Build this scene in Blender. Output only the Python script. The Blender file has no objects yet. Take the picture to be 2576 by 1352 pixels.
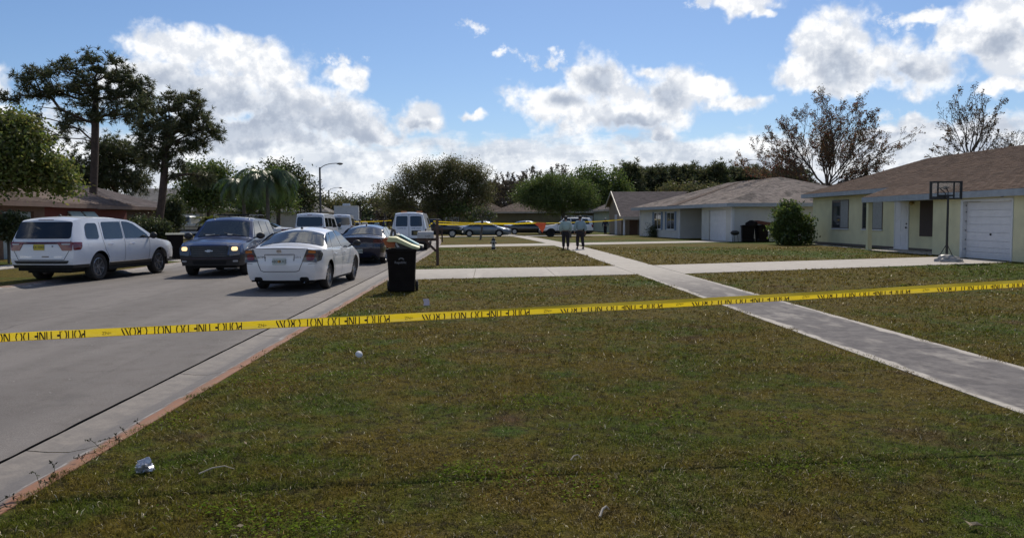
import bpy, bmesh, math, random
import numpy as np
from mathutils import Vector, Matrix, noise as mnoise
random.seed(7)
rng = np.random.default_rng(11)
PI = math.pi
scene = bpy.context.scene
COL = scene.collection

# ------------------------------------------------------------------ camera
FPX = 2074.0                                   # focal length in units of a 2575 px wide picture
YAW = math.atan(62 / FPX); PITCH = math.atan(124 / FPX); ROLL = 0.005
CAM = Vector((0, 0, 1.65))
_F = Vector((math.sin(YAW) * math.cos(PITCH), math.cos(YAW) * math.cos(PITCH), -math.sin(PITCH)))
_R0 = Vector((math.cos(YAW), -math.sin(YAW), 0)); _U0 = _R0.cross(_F)
_R = _R0 * math.cos(ROLL) - _U0 * math.sin(ROLL); _U = _U0 * math.cos(ROLL) + _R0 * math.sin(ROLL)
cam_data = bpy.data.cameras.new('camera'); cam_data.sensor_width = 36; cam_data.lens = 36 * FPX / 2575
cam_data.clip_start = 0.1; cam_data.clip_end = 4000
cam = bpy.data.objects.new('camera', cam_data); COL.objects.link(cam)
cam.matrix_world = Matrix(((_R.x, _U.x, -_F.x, CAM.x), (_R.y, _U.y, -_F.y, CAM.y), (_R.z, _U.z, -_F.z, CAM.z), (0, 0, 0, 1)))
scene.camera = cam

# ------------------------------------------------------------------ light
SUN_AZ = math.radians(11); SUN_EL = math.radians(44)       # azimuth measured from +Y towards +X
sun_data = bpy.data.lights.new('sun', 'SUN'); sun_data.energy = 3.9; sun_data.angle = math.radians(0.55)
sun_data.color = (1.0, 0.915, 0.79)
sun = bpy.data.objects.new('sun', sun_data); COL.objects.link(sun)
sdir = Vector((math.sin(SUN_AZ) * math.cos(SUN_EL), math.cos(SUN_AZ) * math.cos(SUN_EL), math.sin(SUN_EL)))
sun.rotation_euler = (-sdir).to_track_quat('-Z', 'Y').to_euler()
scene.view_settings.view_transform = 'Standard'; scene.view_settings.look = 'None'
scene.view_settings.gamma = 1.0; scene.view_settings.use_curve_mapping = False
scene.view_settings.exposure = 0.0

world = bpy.data.worlds.new('World'); scene.world = world; world.use_nodes = True

class NT:
    """small helper to write node trees"""
    def __init__(s, nt): s.nt = nt
    def n(s, t, **kw):
        nd = s.nt.nodes.new(t)
        for k, v in kw.items(): setattr(nd, k, v)
        return nd
    def link(s, a, b): s.nt.links.new(a, b)
    def put(s, sock, v):
        if isinstance(v, bpy.types.NodeSocket): s.nt.links.new(v, sock)
        elif v is not None: sock.default_value = v
    def math(s, op, a, b=None, c=None, clamp=False):
        nd = s.n('ShaderNodeMath', operation=op, use_clamp=clamp)
        s.put(nd.inputs[0], a)
        if b is not None: s.put(nd.inputs[1], b)
        if c is not None: s.put(nd.inputs[2], c)
        return nd.outputs[0]
    def vmath(s, op, a, b=None, c=None, out=0):
        nd = s.n('ShaderNodeVectorMath', operation=op)
        s.put(nd.inputs[0], a)
        if b is not None: s.put(nd.inputs[1], b)
        if c is not None: s.put(nd.inputs[2], c)
        return nd.outputs[out]
    def length(s, a):
        nd = s.n('ShaderNodeVectorMath', operation='LENGTH'); s.put(nd.inputs[0], a); return nd.outputs['Value']
    def noise(s, vec, scale, detail=4, rough=0.55, lac=2.0, dist=0.0, typ='FBM', out='Fac'):
        nd = s.n('ShaderNodeTexNoise'); nd.noise_dimensions = '3D'; nd.noise_type = typ
        s.put(nd.inputs['Vector'], vec); nd.inputs['Scale'].default_value = scale
        nd.inputs['Detail'].default_value = detail; nd.inputs['Roughness'].default_value = rough
        nd.inputs['Lacunarity'].default_value = lac; nd.inputs['Distortion'].default_value = dist
        return nd.outputs[out]
    def voro(s, vec, scale, feature='F1', out='Distance', detail=0, rand=1.0, smooth=0.5):
        nd = s.n('ShaderNodeTexVoronoi'); nd.feature = feature
        s.put(nd.inputs['Vector'], vec); nd.inputs['Scale'].default_value = scale
        nd.inputs['Detail'].default_value = detail; nd.inputs['Randomness'].default_value = rand
        if feature == 'SMOOTH_F1': nd.inputs['Smoothness'].default_value = smooth
        return nd.outputs[out]
    def step(s, v, a, b, lo=0.0, hi=1.0, smooth=True):
        nd = s.n('ShaderNodeMapRange'); nd.interpolation_type = 'SMOOTHSTEP' if smooth else 'LINEAR'
        s.put(nd.inputs[0], v); nd.inputs[1].default_value = a; nd.inputs[2].default_value = b
        nd.inputs[3].default_value = lo; nd.inputs[4].default_value = hi
        return nd.outputs[0]
    def mix(s, f, a, b, mode='MIX'):
        nd = s.n('ShaderNodeMix'); nd.data_type = 'RGBA'; nd.blend_type = mode; nd.clamp_factor = True
        s.put(nd.inputs[0], f)
        for k, v in ((6, a), (7, b)):
            if isinstance(v, (tuple, list)): v = (*v[:3], 1.0)
            s.put(nd.inputs[k], v)
        return nd.outputs[2]
    def xyz(s, v):
        nd = s.n('ShaderNodeSeparateXYZ'); s.put(nd.inputs[0], v); return nd.outputs
    def comb(s, x, y, z):
        nd = s.n('ShaderNodeCombineXYZ')
        for i, v in enumerate((x, y, z)): s.put(nd.inputs[i], v)
        return nd.outputs[0]

def build_sky():
    nt = world.node_tree; nt.nodes.clear(); T = NT(nt)
    out = T.n('ShaderNodeOutputWorld'); bg = T.n('ShaderNodeBackground'); T.link(bg.outputs[0], out.inputs[0])
    sky = T.n('ShaderNodeTexSky'); sky.sky_type = 'NISHITA'; sky.sun_disc = False
    sky.sun_elevation = SUN_EL; sky.sun_rotation = SUN_AZ
    sky.altitude = 0; sky.air_density = 1.0; sky.dust_density = 0.3; sky.ozone_density = 4.0
    tc = T.n('ShaderNodeTexCoord'); D = T.vmath('NORMALIZE', tc.outputs['Generated'])
    x, y, z = T.xyz(D)
    az = T.math('ARCTAN2', x, y); el = T.math('ARCSINE', z)
    # sky colour: Nishita, cooled a little
    skc = T.mix(1.0, sky.outputs[0], (0.90, 0.98, 1.12), 'MULTIPLY')
    # warp the direction so the cloud outlines billow
    w1 = T.noise(D, 16, 3, 0.6, out='Color'); w2 = T.noise(D, 60, 2, 0.6, out='Color')
    wv = T.vmath('ADD', T.vmath('MULTIPLY', T.vmath('SUBTRACT', w1, (0.5, 0.5, 0.5)), (0.05, 0.045, 0)),
                 T.vmath('MULTIPLY', T.vmath('SUBTRACT', w2, (0.5, 0.5, 0.5)), (0.014, 0.012, 0)))
    q = T.vmath('ADD', T.comb(az, el, 0.0), wv)
    def field(lst):
        m = None
        for (cx, cy, rx, ry) in lst:
            a0 = math.atan((cx - 1225) / FPX); e0 = math.atan((552 - cy) / FPX * math.cos(a0))
            ra = rx / FPX * math.cos(a0) ** 2; re = ry / FPX
            nd = T.n('ShaderNodeVectorMath', operation='MULTIPLY_ADD')
            T.put(nd.inputs[0], q); nd.inputs[1].default_value = (1 / ra, 1 / re, 0); nd.inputs[2].default_value = (-a0 / ra, -e0 / re, 0)
            L = T.length(nd.outputs[0])
            m = L if m is None else T.math('SMOOTH_MIN', m, L, 0.25)
        return T.math('SUBTRACT', 1.0, m)
    big = [(470, 150, 120, 62), (600, 150, 150, 58), (700, 190, 95, 50), (430, 205, 110, 60), (560, 250, 230, 70), (760, 255, 130, 62), (850, 300, 140, 52),
           (960, 335, 90, 30), (640, 335, 200, 45), (885, 205, 55, 28), (1065, 295, 72, 42), (1195, 293, 40, 20),
           (1505, 200, 70, 66), (1570, 235, 70, 60), (1690, 225, 75, 66), (1640, 180, 55, 22), (1395, 265, 130, 50), (1560, 290, 200, 50), (1780, 230, 60, 30), (1855, 265, 90, 24),
           (1655, 352, 45, 30), (2105, 115, 88, 66), (2050, 185, 115, 42), (2190, 170, 120, 55), (2330, 185, 110, 52), (2150, 205, 160, 30),
           (2400, 95, 70, 45), (2495, 60, 120, 75), (2540, 130, 110, 75), (2520, 230, 70, 18), (2330, 40, 60, 22), (1850, 12, 95, 26), (1915, 38, 30, 14),
           (10, 240, 60, 70), (60, 300, 120, 40), (340, 200, 60, 40), (2330, 340, 130, 34), (2480, 350, 130, 45), (2200, 350, 60, 22)]
    fb = T.noise(D, 15, 10, 0.58)
    bil = T.voro(T.vmath('ADD', D, T.vmath('MULTIPLY', w2, (0.02, 0.02, 0.02))), 52, 'SMOOTH_F1', detail=3, smooth=0.35)
    F = field(big)
    # low cloud banks along the horizon, and loose cumulus in the rest of the sky
    qs = T.comb(T.math('MULTIPLY', x, 1.0), y, T.math('MULTIPLY', z, 3.2))
    band = T.noise(qs, 9, 7, 0.58)
    bandF = T.math('SUBTRACT', T.math('ADD', T.math('MULTIPLY', T.math('SUBTRACT', band, 0.5), 4.0), T.step(el, 0.055, 0.155, 1.5, -1.5)), 0.0)
    far = T.noise(qs, 3.1, 6, 0.55)
    outside = T.math('MAXIMUM', T.step(T.math('ABSOLUTE', T.math('SUBTRACT', az, 0.03)), 0.58, 0.75), T.step(el, 0.30, 0.42))
    farF = T.math('SUBTRACT', T.math('MULTIPLY', T.math('SUBTRACT', far, 0.52), 7.0), T.step(outside, 0.0, 1.0, 3.0, 0.0, False))
    nz = T.math('ADD', T.math('MULTIPLY', T.math('SUBTRACT', fb, 0.5), 2.3), T.math('MULTIPLY', T.math('SUBTRACT', 0.42, bil), 0.40))
    Fc = T.math('ADD', T.math('ADD', F, 0.25), nz)
    cov = T.step(Fc, -0.22, 0.50)
    covb = T.step(T.math('ADD', bandF, T.math('MULTIPLY', nz, 0.8)), -0.25, 0.75)
    covf = T.step(T.math('ADD', farF, nz), 0.0, 0.35)
    # thin wisps
    wf = T.math('ADD', field([(1270, 133, 60, 22), (1335, 155, 34, 22), (1190, 55, 36, 18), (1400, 150, 30, 20), (900, 170, 60, 20), (2250, 60, 90, 40), (1780, 20, 60, 20), (2290, 305, 90, 18)]), T.math('MULTIPLY', T.math('SUBTRACT', T.noise(D, 48, 8, 0.66), 0.53), 4.6))
    covw = T.math('MULTIPLY', T.step(wf, 0.0, 1.1), 0.85)
    cover = T.math('MAXIMUM', T.math('MAXIMUM', T.math('MAXIMUM', cov, covw), covf), T.math('MULTIPLY', covb, 0.92))
    # grey, shaded undersides / thick cores
    grey = [(600, 290, 230, 60), (760, 325, 190, 44), (900, 340, 80, 22), (470, 240, 110, 40), (720, 375, 170, 20), (560, 330, 120, 40),
            (2120, 165, 55, 42), (2310, 195, 90, 20), (1512, 215, 34, 44), (1690, 240, 32, 46), (1432, 250, 48, 26), (1655, 360, 30, 18), (1590, 310, 90, 16),
            (1060, 315, 34, 14), (2520, 110, 50, 30), (2490, 375, 120, 18), (2230, 360, 70, 12)]
    G = T.math('ADD', field(grey), T.math('ADD', T.math('MULTIPLY', T.math('SUBTRACT', T.noise(D, 34, 6, 0.55), 0.5), 1.7), T.math('MULTIPLY', T.math('SUBTRACT', bil, 0.4), 0.2)))
    gm = T.math('MULTIPLY', T.step(G, -0.75, 0.85), T.step(Fc, 0.05, 0.6))
    gb = T.math('MULTIPLY', T.math('MULTIPLY', T.step(T.noise(qs, 11, 6, 0.6), 0.40, 0.62), 0.62), T.step(el, 0.14, 0.09))
    gm = T.math('MAXIMUM', gm, gb)
    # lit tops: density falls off towards the light (up and slightly right)
    f0 = T.noise(D, 22, 8, 0.62); f1 = T.noise(T.vmath('ADD', D, (0.003, 0.0, 0.011)), 22, 8, 0.62)
    relief = T.step(T.math('SUBTRACT', f0, f1), -0.11, 0.10)
    white = T.mix(relief, (0.76, 0.80, 0.87), (1.10, 1.10, 1.10))
    greyc = T.mix(relief, (0.43, 0.49, 0.60), (0.58, 0.64, 0.74))
    ccol = T.mix(gm, white, greyc)
    SK = 0.083
    skyv = T.vmath('SCALE', skc); nt.nodes[-1].inputs['Scale'].default_value = SK
    skyv = T.mix(T.step(el, 0.10, 0.0, 0.0, 0.85), skyv, (0.50, 0.60, 0.72))
    col = T.mix(cover, skyv, ccol)
    hz = T.step(el, -0.02, 0.0, 1.0, 0.0)
    col = T.mix(hz, col, (0.25, 0.26, 0.25))
    # Background strength is 0.1, so the emission above is scaled back up
    cs = T.vmath('SCALE', col); nt.nodes[-1].inputs['Scale'].default_value = 10.0
    T.link(cs, bg.inputs[0]); bg.inputs[1].default_value = 0.1
    world.cycles.sampling_method = 'MANUAL'; world.cycles.sample_map_resolution = 512
build_sky()

# ------------------------------------------------------------------ pixel <-> place helpers
def _ray(x, y): return _F + _R * ((x - 1287.5) / FPX) - _U * ((y - 676) / FPX)
def G(x, y, z=0.06):
    v = _ray(x, y); return CAM + v * ((z - CAM.z) / v.z)
def P(x, y, Y):
    v = _ray(x, y); return CAM + v * (Y / v.y)
def onX(x, y, X):
    v = _ray(x, y); return CAM + v * (X / v.x)

# ------------------------------------------------------------------ object helpers
def tag(o, label=None, cat=None, group=None, kind=None):
    if label: o['label'] = label
    if cat: o['category'] = cat
    if group: o['group'] = group
    if kind: o['kind'] = kind
    return o
def thing(name, label, cat, loc=(0, 0, 0), rz=0.0, group=None, kind=None):
    o = bpy.data.objects.new(name, None); COL.objects.link(o); o.empty_display_size = 0.3
    o.location = loc; o.rotation_euler = (0, 0, rz)
    return tag(o, label, cat, group, kind)
def copy_tree(o, parent=None):
    c = o.copy(); COL.objects.link(c)
    if parent is not None: c.parent = parent
    for ch in list(o.children): copy_tree(ch, c)
    return c

class MB:
    def __init__(s): s.v = []; s.f = []; s.mi = []
    def add(s, vs, fs, m=0):
        b = len(s.v); s.v.extend([tuple(p) for p in vs]); s.f.extend([tuple(b + i for i in f) for f in fs]); s.mi.extend([m] * len(fs)); return s
    def box(s, lo, hi, m=0, top=None):
        x0, y0, z0 = lo; x1, y1, z1 = hi
        t = top or (0, 0)
        vs = [(x0, y0, z0), (x1, y0, z0), (x1, y1, z0), (x0, y1, z0), (x0 + t[0], y0 + t[1], z1), (x1 - t[0], y0 + t[1], z1), (x1 - t[0], y1 - t[1], z1), (x0 + t[0], y1 - t[1], z1)]
        return s.add(vs, [(3, 2, 1, 0), (4, 5, 6, 7), (0, 1, 5, 4), (1, 2, 6, 5), (2, 3, 7, 6), (3, 0, 4, 7)], m)
    def obox(s, c, ax, ay, az, m=0):
        """box from centre and three half axes"""
        c = Vector(c); ax = Vector(ax); ay = Vector(ay); az = Vector(az)
        vs = [c + ax * i + ay * j + az * k for k in (-1, 1) for (i, j) in ((-1, -1), (1, -1), (1, 1), (-1, 1))]
        return s.add(vs, [(3, 2, 1, 0), (4, 5, 6, 7), (0, 1, 5, 4), (1, 2, 6, 5), (2, 3, 7, 6), (3, 0, 4, 7)], m)
    def quad(s, a, b, c, d, m=0): return s.add([a, b, c, d], [(0, 1, 2, 3)], m)
    def tube(s, pts, rad, n=8, m=0, cap=True):
        pts = [Vector(p) for p in pts]
        if not hasattr(rad, '__len__'): rad = [rad] * len(pts)
        vs = []; prev = None
        for i, p in enumerate(pts):
            t = (pts[min(i + 1, len(pts) - 1)] - pts[max(i - 1, 0)]).normalized()
            if prev is None:
                a = t.cross(Vector((0, 0, 1)));
                if a.length < 1e-3: a = t.cross(Vector((1, 0, 0)))
            else: a = prev - t * prev.dot(t)
            a.normalize(); prev = a; b = t.cross(a)
            for k in range(n):
                an = 2 * PI * k / n; vs.append(p + (a * math.cos(an) + b * math.sin(an)) * rad[i])
        fs = []
        for i in range(len(pts) - 1):
            for k in range(n): fs.append((i * n + k, i * n + (k + 1) % n, (i + 1) * n + (k + 1) % n, (i + 1) * n + k))
        if cap: fs.append(tuple(range(n - 1, -1, -1))); fs.append(tuple((len(pts) - 1) * n + k for k in range(n)))
        return s.add(vs, fs, m)
    def lathe(s, prof, n=24, origin=(0, 0, 0), axis='Z', m=0, closed=False):
        """prof: list of (radius, height along axis)"""
        o = Vector(origin); vs = []
        for r, h in prof:
            for k in range(n):
                a = 2 * PI * k / n; c, q = r * math.cos(a), r * math.sin(a)
                vs.append(o + (Vector((c, q, h)) if axis == 'Z' else Vector((h, c, q)) if axis == 'X' else Vector((c, h, q))))
        fs = []; L = len(prof)
        for i in range(L - 1 + (1 if closed else 0)):
            j = (i + 1) % L
            for k in range(n): fs.append((i * n + k, i * n + (k + 1) % n, j * n + (k + 1) % n, j * n + k))
        return s.add(vs, fs, m)
    def sphere(s, c, r, n=12, k=8, m=0, sq=(1, 1, 1)):
        c = Vector(c); prof = [(max(1e-4, math.sin(PI * i / k)) * r, -math.cos(PI * i / k) * r) for i in range(k + 1)]
        b = len(s.v); s.lathe(prof, n, (0, 0, 0), 'Z', m)
        for i in range(b, len(s.v)):
            p = s.v[i]; s.v[i] = (p[0] * sq[0] + c.x, p[1] * sq[1] + c.y, p[2] * sq[2] + c.z)
        return s
    def build(s, name, mats, parent=None, smooth=None, loc=None):
        me = bpy.data.meshes.new(name); me.from_pydata(s.v, [], s.f)
        if not isinstance(mats, (list, tuple)): mats = [mats]
        for m in mats: me.materials.append(m)
        if len(mats) > 1: me.polygons.foreach_set('material_index', s.mi)
        bm = bmesh.new(); bm.from_mesh(me); bmesh.ops.remove_doubles(bm, verts=bm.verts, dist=1e-5)
        bmesh.ops.recalc_face_normals(bm, faces=bm.faces); bm.to_mesh(me); bm.free()
        if smooth is not None:
            me.polygons.foreach_set('use_smooth', [True] * len(me.polygons))
            me.set_sharp_from_angle(angle=math.radians(smooth))
        o = bpy.data.objects.new(name, me); COL.objects.link(o)
        if parent is not None: o.parent = parent
        if loc is not None: o.location = loc
        return o
def np_mesh(name, V, F, mat, parent=None, smooth=False):
    """V (n,3), F list of (m,k) index arrays"""
    if not isinstance(F, list): F = [F]
    me = bpy.data.meshes.new(name); V = np.asarray(V, dtype=np.float32)
    me.vertices.add(len(V)); me.vertices.foreach_set('co', V.ravel())
    idx = np.concatenate([f.ravel() for f in F]).astype(np.int32)
    tot = np.concatenate([np.full(len(f), f.shape[1]) for f in F]).astype(np.int32)
    st = np.concatenate([[0], np.cumsum(tot)[:-1]]).astype(np.int32)
    me.loops.add(len(idx)); me.loops.foreach_set('vertex_index', idx)
    me.polygons.add(len(tot)); me.polygons.foreach_set('loop_start', st)
    me.update(calc_edges=True)
    me.polygons.foreach_set('use_smooth', [bool(smooth)] * len(tot))
    me.materials.append(mat)
    o = bpy.data.objects.new(name, me); COL.objects.link(o)
    if parent is not None: o.parent = parent
    return o

# ------------------------------------------------------------------ materials
MAT = {}
def mk(name, col, rough=0.6, metal=0.0, var=None, vscale=8.0, bump=0.0, bscale=40.0, coat=0.0, spec=0.5, emit=None, estr=1.0, coords='Object', vdetail=5):
    """var: second colour mixed in by noise"""
    m = bpy.data.materials.new(name); m.use_nodes = True; T = NT(m.node_tree)
    b = m.node_tree.nodes['Principled BSDF']; b.inputs['Roughness'].default_value = rough; b.inputs['Metallic'].default_value = metal
    b.inputs['Specular IOR Level'].default_value = spec
    if coat: b.inputs['Coat Weight'].default_value = coat; b.inputs['Coat Roughness'].default_value = 0.04
    tc = T.n('ShaderNodeTexCoord'); vec = tc.outputs[coords]
    if var is not None:
        f = T.step(T.noise(vec, vscale, vdetail, 0.6), 0.3, 0.7)
        T.link(T.mix(f, col, var), b.inputs['Base Color'])
    else: b.inputs['Base Color'].default_value = (*col, 1)
    if bump:
        bn = T.n('ShaderNodeBump'); bn.inputs['Strength'].default_value = bump; bn.inputs['Distance'].default_value = 0.02
        T.link(T.noise(vec, bscale, 4, 0.6), bn.inputs['Height']); T.link(bn.outputs[0], b.inputs['Normal'])
    if emit: b.inputs['Emission Color'].default_value = (*emit, 1); b.inputs['Emission Strength'].default_value = estr
    MAT[name] = m; return m

mk('black_plastic', (0.012, 0.012, 0.013), 0.5, var=(0.022, 0.022, 0.023), vscale=20)
mk('rubber', (0.014, 0.014, 0.015), 0.75, var=(0.03, 0.028, 0.026), vscale=14, bump=0.2)
mk('dark_underbody', (0.006, 0.006, 0.006), 0.9, var=(0.012, 0.011, 0.01))
mk('alloy', (0.42, 0.43, 0.45), 0.32, 0.85, var=(0.3, 0.3, 0.31), vscale=12)
mk('chrome', (0.75, 0.76, 0.78), 0.12, 1.0, var=(0.65, 0.66, 0.68))
mk('glass_dark', (0.006, 0.008, 0.010), 0.075, 0.0, spec=0.9, var=(0.010, 0.012, 0.014), vscale=3)
mk('glass_tint', (0.022, 0.028, 0.032), 0.05, 0.0, spec=0.85, var=(0.035, 0.042, 0.045), vscale=2)
mk('lamp_red', (0.20, 0.010, 0.012), 0.12, coat=0.6, var=(0.13, 0.006, 0.008), vscale=25)
mk('lamp_red_dark', (0.055, 0.006, 0.010), 0.12, coat=0.6, var=(0.09, 0.008, 0.012), vscale=18)
mk('lamp_orange', (0.55, 0.17, 0.02), 0.2, coat=0.5, var=(0.42, 0.12, 0.02), vscale=25)
mk('lamp_clear', (0.42, 0.43, 0.45), 0.12, coat=0.5, var=(0.3, 0.31, 0.33), vscale=22)
mk('lamp_smoke', (0.05, 0.045, 0.05), 0.1, coat=0.7, var=(0.09, 0.08, 0.085), vscale=12)
mk('headlight_on', (0.9, 0.8, 0.6), 0.2, emit=(1.0, 0.66, 0.26), estr=1.5)
mk('seam', (0.02, 0.02, 0.022), 0.8)
mk('paint_black', (0.010, 0.010, 0.012), 0.25, coat=0.8, var=(0.014, 0.014, 0.016), vscale=2)
def paint(name, col, var, rough=0.3, metal=0.0):
    return mk(name, col, rough, metal, var=var, vscale=1.3, coat=0.7, bump=0.02, bscale=3)
paint('paint_white', (0.74, 0.76, 0.80), (0.67, 0.69, 0.73))
paint('paint_pearl', (0.78, 0.79, 0.80), (0.70, 0.70, 0.70))
paint('paint_blue', (0.016, 0.030, 0.095), (0.020, 0.036, 0.105), 0.28, 0.4)
paint('paint_navy', (0.010, 0.012, 0.030), (0.014, 0.016, 0.036), 0.25, 0.3)
paint('paint_greyblue', (0.15, 0.18, 0.23), (0.12, 0.15, 0.19), 0.3, 0.5)
paint('paint_charcoal', (0.02, 0.021, 0.024), (0.028, 0.029, 0.031), 0.3, 0.3)
paint('paint_silver', (0.42, 0.42, 0.38), (0.36, 0.36, 0.32), 0.35, 0.3)
mk('plate_yellow', (0.55, 0.42, 0.03), 0.5, var=(0.45, 0.38, 0.05), vscale=30)
mk('plate_white', (0.50, 0.52, 0.50), 0.5, var=(0.42, 0.46, 0.40), vscale=30)
mk('plate_ink', (0.03, 0.06, 0.05), 0.6)
mk('plate_orange', (0.5, 0.25, 0.05), 0.6)

def text_mesh(txt, size=0.1, extr=0.0, space=1.0, bold=0.0):
    """returns (verts, faces) of flat or extruded lettering, in its own xy plane, centred"""
    cu = bpy.data.curves.new('t', 'FONT'); cu.body = txt; cu.size = size; cu.extrude = extr; cu.align_x = 'CENTER'; cu.align_y = 'CENTER'
    cu.space_character = space; cu.offset = bold; cu.resolution_u = 2
    ob = bpy.data.objects.new('t', cu); COL.objects.link(ob)
    dg = bpy.context.evaluated_depsgraph_get(); me = bpy.data.meshes.new_from_object(ob.evaluated_get(dg))
    vs = [v.co.copy() for v in me.vertices]; fs = [tuple(p.vertices) for p in me.polygons]
    bpy.data.objects.remove(ob); bpy.data.curves.remove(cu); bpy.data.meshes.remove(me)
    return vs, fs
# ------------------------------------------------------------------ ground, road, kerb, pavement
def shift(Y): return -((Y - 35) ** 2) / 930.0 if Y > 35 else 0.0
XA, XG = -3.38, -2.70          # right edge of the asphalt, back of the right gutter
XL, XLG = -11.25, -11.95       # same on the left
def zlawn(x, Y=0):
    u = x - shift(Y)
    if u > XG: return 0.06 + 0.0025 * min(u - XG, 20)
    if u < XLG: return 0.05 + 0.006 * min(XLG - u, 60)
    return -0.09

def grass_nodes(T, pos, island=None):
    p1 = T.noise(pos, 0.32, 5, 0.62); p2 = T.noise(pos, 1.7, 5, 0.6); p3 = T.noise(T.vmath('ADD', pos, (31, 7, 0)), 0.75, 5, 0.65)
    mixf = T.math('ADD', T.math('MULTIPLY', p1, 0.55), T.math('MULTIPLY', p2, 0.45))
    big = T.noise(T.vmath('ADD', pos, (70, 3, 0)), 0.11, 4, 0.6); X_, Y_, Z_ = T.xyz(pos)
    far_ = T.step(Y_, 12.0, 30.0)
    mixf = T.math('ADD', mixf, T.math('MULTIPLY', T.math('MULTIPLY', T.math('SUBTRACT', big, 0.5), 1.1), far_))
    mixf = T.math('SUBTRACT', mixf, T.math('MULTIPLY', T.step(X_, 7.0, 15.0, 0.0, 0.11), far_))   # watered, greener turf beside the houses
    mixf = T.math('ADD', mixf, T.step(T.xyz(pos)[1], 4.0, 22.0, -0.022, 0.035))   # the turf gets drier towards the driveway
    c = T.mix(T.step(mixf, 0.36, 0.56), (0.074, 0.112, 0.010), (0.150, 0.114, 0.018))
    c = T.mix(T.step(p3, 0.55, 0.72), c, (0.118, 0.074, 0.034))
    c = T.mix(T.math('MULTIPLY', T.step(T.noise(T.vmath('ADD', pos, (3, 91, 0)), 0.9, 4, 0.6), 0.60, 0.72), 0.75), c, (0.050, 0.120, 0.014))
    p4 = T.noise(pos, 11, 4, 0.7); p5 = T.noise(T.vmath('ADD', pos, (9, 5, 0)), 5.5, 4, 0.65)
    c = T.mix(T.math('MULTIPLY', T.step(p4, 0.50, 0.62), 0.72), c, (0.040, 0.031, 0.017))
    c = T.mix(T.math('MULTIPLY', T.step(p5, 0.56, 0.66), 0.55), c, (0.165, 0.128, 0.040))
    return c
def make_grass_mats():
    m = bpy.data.materials.new('lawn'); m.use_nodes = True; T = NT(m.node_tree); b = m.node_tree.nodes['Principled BSDF']
    geo = T.n('ShaderNodeNewGeometry'); pos = geo.outputs['Position']
    c = grass_nodes(T, pos)
    fine = T.noise(pos, 42, 4, 0.75); mid = T.noise(pos, 9, 4, 0.7)
    k = T.math('ADD', T.math('MULTIPLY', T.step(fine, 0.32, 0.70, 0.0, 1.0), 0.85), T.math('MULTIPLY', T.step(mid, 0.35, 0.65), 0.5))
    k = T.math('ADD', 0.42, T.math('MULTIPLY', k, 0.62))
    cs = T.vmath('SCALE', c); m.node_tree.nodes[-1].inputs['Scale'].default_value = 1.0; T.link(k, m.node_tree.nodes[-1].inputs['Scale'])
    T.link(cs, b.inputs['Base Color']); b.inputs['Roughness'].default_value = 0.95; b.inputs['Specular IOR Level'].default_value = 0.1
    bn = T.n('ShaderNodeBump'); bn.inputs['Strength'].default_value = 0.9; bn.inputs['Distance'].default_value = 0.05
    T.link(T.math('ADD', fine, T.math('MULTIPLY', mid, 1.2)), bn.inputs['Height']); T.link(bn.outputs[0], b.inputs['Normal'])
    MAT['lawn'] = m
    m = bpy.data.materials.new('grass_blade'); m.use_nodes = True; nt = m.node_tree; T = NT(nt); nt.nodes.remove(nt.nodes['Principled BSDF'])
    out = nt.nodes['Material Output']; geo = T.n('ShaderNodeNewGeometry'); c = grass_nodes(T, geo.outputs['Position'])
    ri = geo.outputs['Random Per Island']
    c = T.mix(T.step(ri, 0.84, 0.95), c, (0.21, 0.155, 0.062))
    c = T.mix(T.step(ri, 0.974, 0.980), c, (0.60, 0.54, 0.40))
    k = T.math('ADD', 0.30, T.math('MULTIPLY', T.math('POWER', T.math('FRACT', T.math('MULTIPLY', ri, 37.7)), 1.6), 2.0))
    cs = T.vmath('SCALE', c); T.link(k, nt.nodes[-1].inputs['Scale'])
    d = T.n('ShaderNodeBsdfDiffuse'); t = T.n('ShaderNodeBsdfTranslucent'); g = T.n('ShaderNodeBsdfGlossy'); g.inputs['Roughness'].default_value = 0.38
    T.link(cs, d.inputs[0]); T.link(cs, t.inputs[0]); g.inputs[0].default_value = (0.5, 0.48, 0.38, 1)
    a = T.n('ShaderNodeMixShader'); a.inputs[0].default_value = 0.42; T.link(d.outputs[0], a.inputs[1]); T.link(t.outputs[0], a.inputs[2])
    a2 = T.n('ShaderNodeMixShader'); a2.inputs[0].default_value = 0.020; T.link(a.outputs[0], a2.inputs[1]); T.link(g.outputs[0], a2.inputs[2])
    T.link(a2.outputs[0], out.inputs[0]); MAT['grass_blade'] = m
make_grass_mats()

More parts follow.
